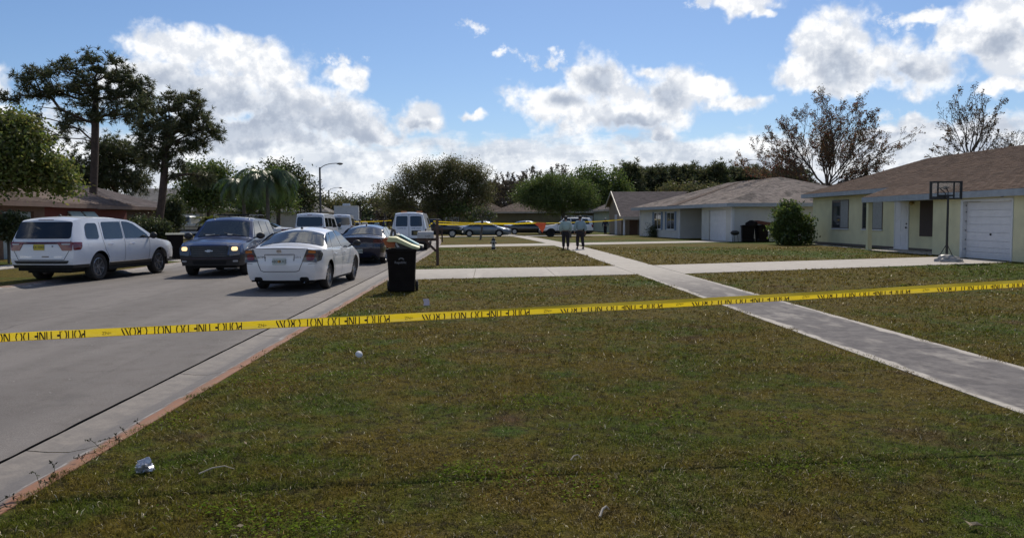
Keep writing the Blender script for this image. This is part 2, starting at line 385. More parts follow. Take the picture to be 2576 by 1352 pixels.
def make_road_mats():
    m = bpy.data.materials.new('asphalt'); m.use_nodes = True; T = NT(m.node_tree); b = m.node_tree.nodes['Principled BSDF']
    geo = T.n('ShaderNodeNewGeometry'); pos = geo.outputs['Position']
    big = T.noise(T.vmath('MULTIPLY', pos, (0.9, 0.13, 1)), 0.7, 5, 0.6); grain = T.noise(pos, 130, 3, 0.8); mid = T.noise(pos, 3.0, 5, 0.65)
    c = T.mix(T.step(big, 0.35, 0.66), (0.132, 0.119, 0.110), (0.180, 0.163, 0.151))
    c = T.mix(T.math('MULTIPLY', T.step(mid, 0.52, 0.75), 0.4), c, (0.098, 0.088, 0.082))
    px, py, pz = T.xyz(pos)
    wob = T.math('MULTIPLY', T.math('SUBTRACT', T.noise(pos, 0.6, 3, 0.5), 0.5), 0.5)
    for sx, wdt, amt in ((-7.35, 0.028, 0.62), (-5.2, 0.30, 0.16), (-6.8, 0.30, 0.13), (-8.6, 0.32, 0.15), (-10.1, 0.3, 0.13), (-4.15, 0.05, 0.22)):
        ln = T.step(T.math('ABSOLUTE', T.math('ADD', T.math('SUBTRACT', px, sx), wob)), wdt, wdt * 0.25)
        c = T.mix(T.math('MULTIPLY', T.math('MULTIPLY', ln, T.step(big, 0.30, 0.62)), amt), c, (0.045, 0.042, 0.040))
    stain = T.math('MULTIPLY', T.step(T.noise(pos, 1.1, 4, 0.55), 0.62, 0.72), 0.30); c = T.mix(stain, c, (0.060, 0.055, 0.052))
    chip = T.step(T.voro(pos, 7.0), 0.085, 0.055); c = T.mix(T.math('MULTIPLY', chip, T.step(mid, 0.5, 0.62)), c, (0.42, 0.40, 0.38))
    k = T.math('ADD', 0.50, T.math('MULTIPLY', T.step(grain, 0.25, 0.75), 1.0))
    cs = T.vmath('SCALE', c); T.link(k, m.node_tree.nodes[-1].inputs['Scale'])
    T.link(cs, b.inputs['Base Color']); b.inputs['Specular IOR Level'].default_value = 0.25
    T.link(T.step(mid, 0.3, 0.7, 0.74, 0.88), b.inputs['Roughness'])
    bn = T.n('ShaderNodeBump'); bn.inputs['Strength'].default_value = 0.55; bn.inputs['Distance'].default_value = 0.006
    T.link(grain, bn.inputs['Height']); T.link(bn.outputs[0], b.inputs['Normal']); MAT['asphalt'] = m
    # gutter concrete: u across (0 road side, 1 lawn side)
    m = bpy.data.materials.new('gutter_concrete'); m.use_nodes = True; T = NT(m.node_tree); b = m.node_tree.nodes['Principled BSDF']
    geo = T.n('ShaderNodeNewGeometry'); pos = geo.outputs['Position']; uv = T.n('ShaderNodeUVMap').outputs[0]; u = T.xyz(uv)[0]
    n1 = T.noise(T.vmath('MULTIPLY', pos, (2.2, 0.6, 1)), 1.6, 6, 0.65); n2 = T.noise(pos, 6, 5, 0.7); n3 = T.noise(pos, 60, 3, 0.7)
    uu = T.math('ADD', u, T.math('MULTIPLY', T.math('SUBTRACT', n1, 0.5), 0.62))
    c = T.mix(T.step(n2, 0.3, 0.7), (0.140, 0.124, 0.112), (0.205, 0.180, 0.156))
    c = T.mix(T.math('MULTIPLY', T.math('MULTIPLY', T.step(uu, 0.30, 0.46), T.step(uu, 0.74, 0.60)), 0.55), c, (0.105, 0.097, 0.096))
    c = T.mix(T.math('MULTIPLY', T.math('MULTIPLY', T.step(uu, 0.66, 0.70), T.step(uu, 0.77, 0.72)), T.step(n2, 0.45, 0.6, 0.0, 0.7)), c, (0.40, 0.38, 0.36))
    near = T.step(T.xyz(pos)[1], 26, 14, 0.25, 1.0)
    rust = T.math('MULTIPLY', 0.95, T.math('MULTIPLY', T.math('MULTIPLY', T.step(uu, 0.72, 0.84), T.step(n2, 0.28, 0.50, 0.35, 1.0)), near))
    c = T.mix(rust, c, T.mix(T.step(n2, 0.35, 0.65), (0.30, 0.105, 0.036), (0.22, 0.115, 0.062)))
    k = T.math('ADD', 0.72, T.math('MULTIPLY', n3, 0.55)); cs = T.vmath('SCALE', c); T.link(k, m.node_tree.nodes[-1].inputs['Scale'])
    T.link(cs, b.inputs['Base Color']); b.inputs['Roughness'].default_value = 0.78
    bn = T.n('ShaderNodeBump'); bn.inputs['Strength'].default_value = 0.4; bn.inputs['Distance'].default_value = 0.006
    T.link(T.math('ADD', n3, n2), bn.inputs['Height']); T.link(bn.outputs[0], b.inputs['Normal']); MAT['gutter_concrete'] = m
    # pavement concrete, u across; dark weathered middle near the camera, sandy rims
    m = bpy.data.materials.new('pavement_concrete'); m.use_nodes = True; T = NT(m.node_tree); b = m.node_tree.nodes['Principled BSDF']
    geo = T.n('ShaderNodeNewGeometry'); pos = geo.outputs['Position']; uv = T.n('ShaderNodeUVMap').outputs[0]; u = T.xyz(uv)[0]
    n1 = T.noise(T.vmath('MULTIPLY', pos, (1.3, 0.5, 1)), 1.9, 6, 0.62); n2 = T.noise(pos, 5, 6, 0.7); n3 = T.noise(pos, 70, 3, 0.7)
    e = T.math('ABSOLUTE', T.math('SUBTRACT', u, 0.5))
    ee = T.math('ADD', e, T.math('MULTIPLY', T.math('SUBTRACT', n1, 0.5), 0.34))
    clean = T.step(n2, 0.3, 0.7)
    c = T.mix(clean, (0.39, 0.355, 0.31), (0.47, 0.435, 0.385))
    dirt = T.math('MULTIPLY', T.math('MULTIPLY', T.step(ee, 0.45, 0.39), T.step(T.xyz(pos)[1], 27, 15)), T.step(n1, 0.30, 0.50, 0.55, 1.0))
    c = T.mix(dirt, c, T.mix(T.step(n2, 0.35, 0.65), (0.088, 0.080, 0.082), (0.150, 0.138, 0.134)))
    k = T.math('ADD', 0.76, T.math('MULTIPLY', n3, 0.48)); cs = T.vmath('SCALE', c); T.link(k, m.node_tree.nodes[-1].inputs['Scale'])
    T.link(cs, b.inputs['Base Color']); b.inputs['Roughness'].default_value = 0.9; b.inputs['Specular IOR Level'].default_value = 0.25
    bn = T.n('ShaderNodeBump'); bn.inputs['Strength'].default_value = 0.35; bn.inputs['Distance'].default_value = 0.006
    T.link(T.math('ADD', n3, n2), bn.inputs['Height']); T.link(bn.outputs[0], b.inputs['Normal']); MAT['pavement_concrete'] = m
make_road_mats()
mk('joint_dirt', (0.03, 0.027, 0.022), 0.95, var=(0.05, 0.043, 0.032), vscale=15)

def build_ground():
    Ys = list(np.arange(-30, 36, 3.0)) + list(np.arange(36, 130, 4.0)) + [140, 160, 190, 230, 280, 340, 420, 520, 650, 800, 1100, 1500, 2200]
    offs = [-1500, -400, -150, -72, -40, -24, -16, XLG - 0.02, XLG + 0.10, -7.5, XG - 0.10, XG + 0.02, 1.5, 5, 10, 18, 30, 60, 150, 400, 1500]
    V = []; F = []
    for Y in Ys:
        s = shift(min(Y, 260))
        for o in offs: V.append((o + s, Y, zlawn(o + s, min(Y, 260))))
    n = len(offs)
    for i in range(len(Ys) - 1):
        for j in range(n - 1): F.append((i * n + j, i * n + j + 1, (i + 1) * n + j + 1, (i + 1) * n + j))
    o = np_mesh('ground', V, np.array(F), MAT['lawn']); tag(o, kind='structure')
    # road
    Yr = list(np.arange(-30, 20, 0.22)) + list(np.arange(20, 130, 2.0)) + [140, 160, 190, 230, 260]
    V = []; F = []; us = [XL - 0.02, -10.5, -9.2, -7.4, -5.6, -4.2, XA]
    for Y in Yr:
        s = shift(Y)
        for k, u in enumerate(us):
            c = 1 - ((u + 7.35) / 3.97) ** 2
            jit = (mnoise.noise(Vector((Y * 2.1, 3, 0))) * 0.018 + mnoise.noise(Vector((Y * 9, 5, 0))) * 0.010) if k == len(us) - 1 and Y < 20 else 0
            V.append((u + s + jit, Y, 0.0 + 0.03 * c))
    n = len(us)
    for i in range(len(Yr) - 1):
        for j in range(n - 1): F.append((i * n + j, i * n + j + 1, (i + 1) * n + j + 1, (i + 1) * n + j))
    o = np_mesh('road', V, np.array(F), MAT['asphalt'], smooth=True); tag(o, kind='structure')
    # dark joint under the crack between asphalt and gutter
    V = []; F = []
    for i, Y in enumerate(Yr):
        s = shift(Y); V += [(XA - 0.06 + s, Y, -0.022), (XA + 0.09 + s, Y, -0.022)]
        if i: F.append((2 * i - 2, 2 * i - 1, 2 * i + 1, 2 * i))
    o = np_mesh('road_joint', V, np.array(F), MAT['joint_dirt']); tag(o, kind='structure')
    # gutter slabs, right and left
    for side, prof in (('right', [(XA + 0.028, -0.10), (XA + 0.03, -0.004), (-3.20, -0.018), (-3.05, -0.020), (-2.92, 0.005), (-2.80, 0.045), (XG - 0.02, 0.062), (XG + 0.04, 0.066), (XG + 0.05, -0.02)]),
                       ('left', [(XL - 0.028, -0.10), (XL - 0.03, -0.004), (-11.43, -0.018), (-11.58, -0.020), (-11.72, 0.005), (-11.84, 0.045), (XLG + 0.02, 0.062), (XLG - 0.10, 0.066), (XLG - 0.11, -0.02)])):
        root = thing('kerb', None, None, (0, 0, 0), kind='structure')
        edges = [-6 + 3.0 * i for i in range(40)]
        for a, b in zip(edges[:-1], edges[1:]):
            ys = np.linspace(a + 0.008, b - 0.008, 5 if a < 30 else 3)
            V = []; F = []; n = len(prof)
            for Y in ys:
                for (u, z) in prof: V.append((u + shift(Y), Y, z))
            for i in range(len(ys) - 1):
                for j in range(n - 1):
                    q = (i * n + j, i * n + j + 1, (i + 1) * n + j + 1, (i + 1) * n + j); F.append(q if side == 'right' else q[::-1])
            o = np_mesh('gutter_slab', V, np.array(F), MAT['gutter_concrete'], root)
            uvl = o.data.uv_layers.new(name='UVMap'); tot = abs(prof[-1][0] - prof[0][0])
            vi = np.zeros(len(o.data.loops), dtype=np.int32); o.data.loops.foreach_get('vertex_index', vi)
            uu = np.array([(abs(prof[k % n][0] - prof[0][0])) / tot for k in vi]); uvl.data.foreach_set('uv', np.stack([uu, uu * 0], 1).astype(np.float32).ravel())
build_ground()

def slab_object(corners, z, name, mat, parent, uvs=None, thick=0.08, inset=0.0, sub=4):
    """slab with its top at z (callable or number) and slightly worn edges; corners counter-clockwise: near-left, near-right, far-right, far-left"""
    a, b, c, d = [Vector((p[0], p[1], 0)) for p in corners]
    V = []; F = []; n = sub + 1; UV = []
    for j in range(n):
        for i in range(n):
            u, v = i / sub, j / sub
            p = (a * (1 - u) + b * u) * (1 - v) + (d * (1 - u) + c * u) * v
            zz = z(p.x, p.y) if callable(z) else z
            V.append((p.x, p.y, zz)); UV.append((u, v))
    top = [(j * n + i, j * n + i + 1, (j + 1) * n + i + 1, (j + 1) * n + i) for j in range(sub) for i in range(sub)]
    rim = [i for i in range(n)] + [j * n + sub for j in range(1, n)] + [sub * n + i for i in range(sub - 1, -1, -1)] + [j * n for j in range(sub - 1, 0, -1)]
    b0 = len(V)
    for r in rim: V.append((V[r][0], V[r][1], V[r][2] - thick)); UV.append(UV[r])
    side = [(rim[k], b0 + k, b0 + (k + 1) % len(rim), rim[(k + 1) % len(rim)]) for k in range(len(rim))]
    F = np.array(top + side)
    o = np_mesh(name, V, F, mat, parent)
    uvl = o.data.uv_layers.new(name='UVMap'); vi = np.zeros(len(o.data.loops), dtype=np.int32); o.data.loops.foreach_get('vertex_index', vi)
    UV = np.array(UV, dtype=np.float32); uvl.data.foreach_set('uv', UV[vi].ravel())
    return o
def build_pavement():
    root = thing('pavement', None, None, (0, 0, 0), kind='structure')
    Y = -4.0; L = 1.52
    while Y < 110:
        if L < 3 and Y > 45: L = 3.04
        Y2 = Y + L
        xl, xr = 4.27, 5.60
        dz = random.uniform(-0.001, 0.001)
        s1, s2 = shift(Y) , shift(Y2)
        g = 0.0025 if Y < 30 else 0.006
        slab_object([(xl + s1, Y + g), (xr + s1, Y + g), (xr + s2, Y2 - g), (xl + s2, Y2 - g)], lambda x, y: zlawn(x, y) + 0.006 + dz, 'slab', MAT['pavement_concrete'], root)
        Y = Y2
    # driveways: from the kerb to the house, slightly skewed like the lots
    def drive(nl, nr, fr, fl, cuts, zo=0.008):
        r = thing('driveway', None, None, (0, 0, 0), kind='structure')
        nl, nr, fr, fl = [Vector((p[0], p[1], 0)) for p in (nl, nr, fr, fl)]
        for a, b in zip(cuts[:-1], cuts[1:]):
            e = 0.006 / max(1e-3, (nr - nl).length) * 1.0
            q = [nl.lerp(nr, a + e), nl.lerp(nr, b - e), fl.lerp(fr, b - e), fl.lerp(fr, a + e)]
            slab_object(q, lambda x, y: zlawn(x, y) + zo, 'slab', MAT['pavement_concrete'], r, sub=4)
    drive((-2.66, 21.95), (4.25, 23.25), (4.25, 27.45), (-2.66, 26.5), (0, .33, .66, 1.0))
    drive((5.62, 23.4), (17.9, 27.55), (17.9, 31.75), (5.62, 27.7), (0, .2, .4, .6, .8, 1.0))
    drive((-2.66 + shift(49), 48.0), (4.25 + shift(50), 49.6), (4.25 + shift(54), 54.2), (-2.66 + shift(51), 51.9), (0, .33, .66, 1.0))
    drive((5.62 + shift(50), 50.2), (16.0, 54.0), (16.0, 57.4), (5.62 + shift(54), 54.6), (0, .25, .5, .75, 1.0))
    drive((-2.66 + shift(77), 76.5), (3.0, 76.9), (3.0, 80.8), (-2.66 + shift(80), 80.6), (0, .5, 1.0))
    drive((3.7, 76.9), (12.5, 77.6), (12.5, 81.8), (3.7, 80.9), (0, .3, .6, 1.0))
    # left side of the street
    drive((-19.4, 34.2), (-11.98, 33.4), (-11.98, 37.0), (-19.4, 38.6), (0, .33, .66, 1.0))
    drive((-32, 74), (-11.98 + shift(74), 73.4), (-11.98 + shift(78), 77.0), (-33, 79), (0, .33, .66, 1.0))
    lp = thing('pavement', None, None, (0, 0, 0), kind='structure')
    Y = 12.0
    while Y < 100:
        Y2 = Y + 3.04
        slab_object([(-17.3 + shift(Y), Y + .01), (-16.1 + shift(Y), Y + .01), (-16.1 + shift(Y2), Y2 - .01), (-17.3 + shift(Y2), Y2 - .01)], lambda x, y: zlawn(x, y) + 0.024, 'slab', MAT['pavement_concrete'], lp, sub=2)
        Y = Y2
build_pavement()

# ------------------------------------------------------------------ grass blades on the near lawn (nobody could count them)
def lawn_ok(x, y):
    ok = (x > XG + 0.03 + 0.05 * np.sin(y * 3.1 + 1.2 * np.sin(y * 1.7)) + 0.035 * np.sin(y * 11.7 + np.sin(y * 5)))
    e = 0.03 + 0.05 * np.sin(y * 2.3 + 1.5 * np.sin(y * 1.1)) + 0.035 * np.sin(y * 9.9 + np.sin(y * 4)); e2 = 0.02 + 0.05 * np.sin(y * 2.9 + 2 + 1.5 * np.sin(y * 1.3)) + 0.035 * np.sin(y * 8.7)
    ok &= ~((x > 4.27 + e) & (x < 5.60 - e2))
    near = 21.95 + (x + 2.66) * 0.2 ; near2 = 23.4 + (x - 5.62) * 0.338
    far = 26.5 + (x + 2.66) * 0.14; far2 = 27.7 + (x - 5.62) * 0.33
    dr = np.where(x < 5, (y > near) & (y < far), (y > near2) & (y < far2))
    return ok & ~dr
def build_grass():
    V = []; F3 = []; vb = 0
    zones = [(3.6, 6.0, 7600, .027, .0036, 3), (6.0, 9.0, 4200, .030, .0050, 1), (9.0, 13.0, 1900, .034, .0080, 1), (13.0, 19.0, 620, .042, .0130, 1), (19.0, 30.0, 230, .050, .021, 1), (30.0, 46.0, 75, .055, .034, 1)]
    for (r0, r1, dens, h, w, seg) in zones:
        area = 0.5 * (r1 ** 2 - r0 ** 2) * 1.42
        N = int(area * dens)
        r = np.sqrt(rng.uniform(r0 ** 2, r1 ** 2, N)); a = rng.uniform(-0.66, 0.76, N)
        x = r * np.sin(a); y = r * np.cos(a)
        # clumping
        cl = np.array([0.0])
        ok = lawn_ok(x, y); x = x[ok]; y = y[ok]; N = len(x)
        # tufts: half of the blades gather round random tuft centres
        K = max(8, N // 22); ci = rng.integers(0, N, K); pick = rng.integers(0, K, N); half = rng.random(N) < 0.5
        tcx, tcy = x[ci], y[ci]; sp = rng.normal(0, 0.028, (2, N))
        x = np.where(half, tcx[pick] + sp[0], x); y = np.where(half, tcy[pick] + sp[1], y)
        ok = lawn_ok(x, y); x = x[ok]; y = y[ok]; N = len(x)
        patch = np.sin(x * 1.1 + 2.3 * np.sin(y * .63)) * np.sin(y * 1.37 + 2.1 * np.sin(x * .71))
        hh = h * rng.uniform(0.45, 1.25, N) * (1 + 0.35 * patch)
        ww = w * rng.uniform(0.6, 1.3, N)
        th = rng.uniform(0, 2 * PI, N); lean = rng.uniform(0.35, 1.7, N)
        z0 = 0.058 + 0.0025 * np.clip(x - XG, 0, 20)
        dx = np.cos(th); dy = np.sin(th); px = -dy * ww * 0.5; py = dx * ww * 0.5
        if seg == 3:
            m = hh * 0.55
            mx = x + dx * m * lean * 0.55; my = y + dy * m * lean * 0.55; mz = z0 + m
            tx = x + dx * hh * lean; ty = y + dy * hh * lean; tz = z0 + hh * (1 - 0.22 * lean)
            P5 = np.stack([np.stack([x - px, y - py, z0], 1), np.stack([x + px, y + py, z0], 1), np.stack([mx + px * .8, my + py * .8, mz], 1), np.stack([mx - px * .8, my - py * .8, mz], 1), np.stack([tx, ty, tz], 1)], 1)
            b = vb + np.arange(N)[:, None] * 5
            F3.append(np.concatenate([b + np.array([[0, 1, 2]]), b + np.array([[0, 2, 3]]), b + np.array([[3, 2, 4]])], 0))
            V.append(P5.reshape(-1, 3)); vb += N * 5
        else:
            tx = x + dx * hh * lean; ty = y + dy * hh * lean; tz = z0 + hh * (1 - 0.2 * lean)
            P3 = np.stack([np.stack([x - px, y - py, z0], 1), np.stack([x + px, y + py, z0], 1), np.stack([tx, ty, tz], 1)], 1)
            b = vb + np.arange(N)[:, None] * 3
            F3.append(b + np.array([[0, 1, 2]])); V.append(P3.reshape(-1, 3)); vb += N * 3
    V = np.concatenate(V); F = np.concatenate(F3)
    o = np_mesh('lawn_grass', V, F, MAT['grass_blade']); tag(o, 'short patchy green and brown grass of the near lawn', 'grass', kind='stuff')
    print('grass tris', len(F))
build_grass()

def make_clover():
    m = bpy.data.materials.new('clover'); m.use_nodes = True; nt = m.node_tree; T = NT(nt); nt.nodes.remove(nt.nodes['Principled BSDF'])
    ri = T.n('ShaderNodeNewGeometry').outputs['Random Per Island']; c = T.mix(ri, (0.065, 0.130, 0.012), (0.210, 0.270, 0.030))
    d = T.n('ShaderNodeBsdfDiffuse'); t = T.n('ShaderNodeBsdfTranslucent'); T.link(c, d.inputs[0]); T.link(c, t.inputs[0]); a = T.n('ShaderNodeMixShader'); a.inputs[0].default_value = .4
    T.link(d.outputs[0], a.inputs[1]); T.link(t.outputs[0], a.inputs[2]); T.link(a.outputs[0], nt.nodes['Material Output'].inputs[0]); MAT['clover'] = m
make_clover()
def build_clover():
    # broad-leaved weed patches, brighter green, lying low in the turf
    C = []
    spots = [(G(x, y).x, G(x, y).y, r) for x, y, r in [(700, 955, .9), (930, 940, .6), (1270, 1205, .45), (1180, 1190, .35), (760, 1320, .4), (650, 1335, .35), (2060, 900, .5), (1980, 1070, .45), (1660, 1040, .5), (1330, 1010, .5), (880, 880, .7), (2250, 830, .6), (1500, 1230, .35), (2010, 1180, .4), (420, 1060, .4), (560, 1290, .35)]]
    for x, y, r in spots:
        n = int(620 * r * r + 90); q = rng.normal(0, r * .45, (n, 2)); C.append(np.stack([x + q[:, 0], y + q[:, 1] * .8, rng.uniform(.075, .10, n)], 1))
    C = np.concatenate(C); ok = lawn_ok(C[:, 0], C[:, 1]); C = C[ok]; n = len(C)
    th = rng.uniform(0, 2 * PI, n); s = rng.uniform(.010, .026, (n, 1)); d = np.stack([np.cos(th), np.sin(th), rng.uniform(-.1, .5, n)], 1); e = np.stack([-np.sin(th), np.cos(th), rng.uniform(-.2, .2, n)], 1)
    V = np.stack([C, C + d * s * .5 + e * s * .42, C + d * s, C + d * s * .5 - e * s * .42], 1).reshape(-1, 3); F = np.arange(n)[:, None] * 4 + np.array([[0, 1, 2, 3]])
    o = np_mesh('lawn_weeds', V, F, MAT['clover']); tag(o, 'low broad leaved bright green weed patches in the near lawn', 'weeds', kind='stuff')
build_clover()
# ------------------------------------------------------------------ houses
def stucco(name, col, var, vs=1.2): return mk(name, col, 0.9, var=var, vscale=vs, bump=0.35, bscale=55, spec=0.2)
stucco('stucco_yellow', (0.67, 0.64, 0.42), (0.58, 0.555, 0.365)); stucco('stucco_white', (0.56, 0.56, 0.53), (0.50, 0.50, 0.48)); stucco('stucco_tan', (0.34, 0.28, 0.22), (0.29, 0.24, 0.19))
stucco('stucco_green', (0.38, 0.42, 0.33), (0.33, 0.37, 0.29)); stucco('stucco_cream', (0.50, 0.46, 0.38), (0.44, 0.40, 0.33)); stucco('stucco_olive', (0.20, 0.17, 0.10), (0.16, 0.14, 0.08))
mk('trim_white', (0.62, 0.64, 0.66), 0.55, var=(0.56, 0.58, 0.60), vscale=5); mk('trim_blue', (0.33, 0.36, 0.39), 0.6, var=(0.26, 0.29, 0.32), vscale=3)
mk('trim_tan', (0.42, 0.38, 0.32), 0.6, var=(0.36, 0.33, 0.28), vscale=3); mk('trim_brown', (0.20, 0.13, 0.10), 0.7, var=(0.16, 0.11, 0.085), vscale=3)
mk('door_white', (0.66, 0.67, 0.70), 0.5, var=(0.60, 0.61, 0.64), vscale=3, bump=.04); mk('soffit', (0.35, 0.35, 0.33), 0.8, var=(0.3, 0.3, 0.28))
mk('window_glass', (0.03, 0.035, 0.04), 0.05, spec=0.8, var=(0.05, 0.055, 0.06), vscale=1.5); mk('window_frame', (0.16, 0.15, 0.14), 0.5, var=(0.12, 0.11, 0.10)); mk('blind', (0.30, 0.31, 0.30), 0.8, var=(0.26, 0.27, 0.26))
mk('screen_dark', (0.05, 0.035, 0.03), 0.8, var=(0.07, 0.05, 0.045), vscale=30); mk('foundation', (0.10, 0.085, 0.075), 0.95, var=(0.14, 0.12, 0.10), vscale=8)
mk('brass', (0.5, 0.36, 0.14), 0.35, 0.8); mk('shutter_blue', (0.12, 0.19, 0.30), 0.6, var=(0.10, 0.16, 0.26)); mk('awning_white', (0.45, 0.52, 0.50), 0.7, var=(0.38, 0.45, 0.43), vscale=6)

def shingle_mat(name, col, var, streak=0.0):
    m = bpy.data.materials.new(name); m.use_nodes = True; T = NT(m.node_tree); b = m.node_tree.nodes['Principled BSDF']
    geo = T.n('ShaderNodeNewGeometry'); pos = geo.outputs['Position']; ri = geo.outputs['Random Per Island']
    c = T.mix(T.step(T.noise(pos, 0.9, 5, 0.65), 0.35, 0.65), col, var)
    if streak: c = T.mix(T.math('MULTIPLY', T.step(T.noise(T.vmath('MULTIPLY', pos, (1.4, 1.0, 1.0)), 0.75, 6, 0.72), 0.50, 0.60), streak), c, (0.062, 0.058, 0.055))
    k = T.math('ADD', T.math('ADD', 0.70, T.math('MULTIPLY', ri, 0.36)), T.math('MULTIPLY', T.noise(pos, 60, 2, 0.8), 0.3))
    cs = T.vmath('SCALE', c); T.link(k, m.node_tree.nodes[-1].inputs['Scale']); T.link(cs, b.inputs['Base Color'])
    b.inputs['Roughness'].default_value = 0.95; b.inputs['Specular IOR Level'].default_value = 0.15
    bn = T.n('ShaderNodeBump'); bn.inputs['Strength'].default_value = 0.6; bn.inputs['Distance'].default_value = 0.01; T.link(T.noise(pos, 90, 2, 0.8), bn.inputs['Height']); T.link(bn.outputs[0], b.inputs['Normal'])
    MAT[name] = m
shingle_mat('shingle_brown', (0.125, 0.083, 0.062), (0.098, 0.066, 0.051)); shingle_mat('shingle_grey', (0.30, 0.255, 0.225), (0.25, 0.21, 0.187), 0.62)
shingle_mat('shingle_mauve', (0.125, 0.105, 0.105), (0.10, 0.085, 0.086)); shingle_mat('shingle_umber', (0.150, 0.112, 0.092), (0.118, 0.088, 0.074)); shingle_mat('shingle_pale', (0.25, 0.24, 0.23), (0.21, 0.20, 0.19))

def brick_mat(name, a, b_, mortar):
    m = bpy.data.materials.new(name); m.use_nodes = True; T = NT(m.node_tree); b = m.node_tree.nodes['Principled BSDF']
    geo = T.n('ShaderNodeNewGeometry'); x, y, z = T.xyz(geo.outputs['Position'])
    br = T.n('ShaderNodeTexBrick'); T.link(T.comb(T.math('ADD', x, y), z, 0.0), br.inputs['Vector']); br.inputs['Scale'].default_value = 4.4
    br.inputs['Color1'].default_value = (*a, 1); br.inputs['Color2'].default_value = (*b_, 1); br.inputs['Mortar'].default_value = (*mortar, 1); br.inputs['Mortar Size'].default_value = 0.012
    T.link(br.outputs[0], b.inputs['Base Color']); b.inputs['Roughness'].default_value = 0.9; MAT[name] = m
brick_mat('brick_red', (0.16, 0.032, 0.022), (0.12, 0.026, 0.020), (0.14, 0.07, 0.055)); brick_mat('brick_brown', (0.13, 0.075, 0.05), (0.10, 0.058, 0.04), (0.14, 0.10, 0.08))

def roof_plane(parent, a, b, c, d, mat, course=0.15, tab=0.30, name='shingles', seedv=0):
    """a->b along the eave, d->c along the top (may coincide); overlapping tabs in courses, each tab real and slightly uneven"""
    a, b, c, d = map(Vector, (a, b, c, d)); n = (b - a).cross((d if (d - a).length > .1 else c) - a).normalized()
    if n.z < 0: n = -n
    hgt = ((d + c) / 2 - (a + b) / 2).length; rows = max(2, int(hgt / course)); V = []; F = []
    r = random.Random(seedv)
    for i in range(rows):
        t0, t1 = i / rows, (i + 1) / rows
        L0, R0, L1, R1 = a.lerp(d, t0), b.lerp(c, t0), a.lerp(d, t1), b.lerp(c, t1)
        ln = (R0 - L0).length; k = max(1, int(ln / tab)); off = (i % 2) * 0.5
        us = [0.0] + [(j + off) / k for j in range(1 if off == 0 else 0, k) if 0 < (j + off) / k < 1] + [1.0]
        for u0, u1 in zip(us[:-1], us[1:]):
            g = min(.02, (u1 - u0) * .04); lift = .016 + r.uniform(-.004, .006)
            p0, p1, q1, q0 = L0.lerp(R0, u0 + g), L0.lerp(R0, u1 - g), L1.lerp(R1, u1 - g), L1.lerp(R1, u0 + g)
            s = len(V); V += [p0 + n * .001, p1 + n * .001, p1 + n * lift, p0 + n * lift, q1 + n * .003, q0 + n * .003]
            F += [(s, s + 1, s + 2), (s, s + 2, s + 3), (s + 3, s + 2, s + 4), (s + 3, s + 4, s + 5)]
    o = np_mesh(name, V, np.array(F), MAT[mat], parent); o['kind'] = 'stuff'
    MB().add([a - n * .001, b - n * .001, c - n * .001, d - n * .001], [(0, 1, 2, 3)] if (c - d).length > .05 else [(0, 1, 2)]).build('roof_deck', MAT[mat], parent)
    return o
def fascia(parent, pts, mat, h=0.22, t=0.04, name='fascia', closed=False):
    """boards hanging under the eave edge through the points"""
    prs = list(zip(pts[:-1], pts[1:])) + ([(pts[-1], pts[0])] if closed else [])
    for a, b in prs:
        a, b = Vector(a), Vector(b); d = (b - a); L = d.length; d.normalize(); nn = Vector((d.y, -d.x, 0)).normalized()
        MB().obox((a + b) / 2 - Vector((0, 0, h / 2)) + nn * .0, d * (L / 2 + .001), nn * t / 2, Vector((0, 0, h / 2))).build(name, MAT[mat], parent)

class Wall:
    """helper for a vertical wall: u runs along it, outward normal n"""
    def __init__(s, origin, direction, normal):
        s.o = Vector(origin); s.d = Vector(direction).normalized(); s.n = Vector(normal).normalized()
    def pt(s, u, z, out=0): return s.o + s.d * u + s.n * out + Vector((0, 0, z))
    def box(s, u0, u1, z0, z1, out0, out1, mb=None, m=0):
        mb = mb or MB(); c = s.pt((u0 + u1) / 2, (z0 + z1) / 2, (out0 + out1) / 2)
        return mb.obox(c, s.d * (u1 - u0) / 2, s.n * (out1 - out0) / 2, Vector((0, 0, (z1 - z0) / 2)), m)
    def window(s, parent, u0, u1, z0, z1, frame='window_frame', glass='window_glass', f=.06, mull=1, sill=True, blind=False):
        fr = MB(); s.box(u0 - f, u0, z0 - f, z1 + f, -.02, .035, fr); s.box(u1, u1 + f, z0 - f, z1 + f, -.02, .035, fr); s.box(u0, u1, z1, z1 + f, -.02, .033, fr); s.box(u0, u1, z0 - f, z0, -.02, .033, fr)
        w = fr.build('window', MAT[frame], parent)
        n = mull + 1
        for k in range(n):
            a = u0 + (u1 - u0) * k / n; b = u0 + (u1 - u0) * (k + 1) / n
            s.box(a + .001, b - .001, z0 + .001, z1 - .001, -.01, .006).build('pane', MAT[('blind' if blind and k % 2 == 0 else glass)], w)
            if k: s.box(a - .02, a + .02, z0, z1, .0, .024).build('mullion', MAT[frame], w)
        if sill: s.box(u0 - .1, u1 + .1, z0 - f - .06, z0 - f - .001, -.01, .07).build('sill', MAT[frame if frame != 'window_frame' else 'trim_white'], w)
        return w


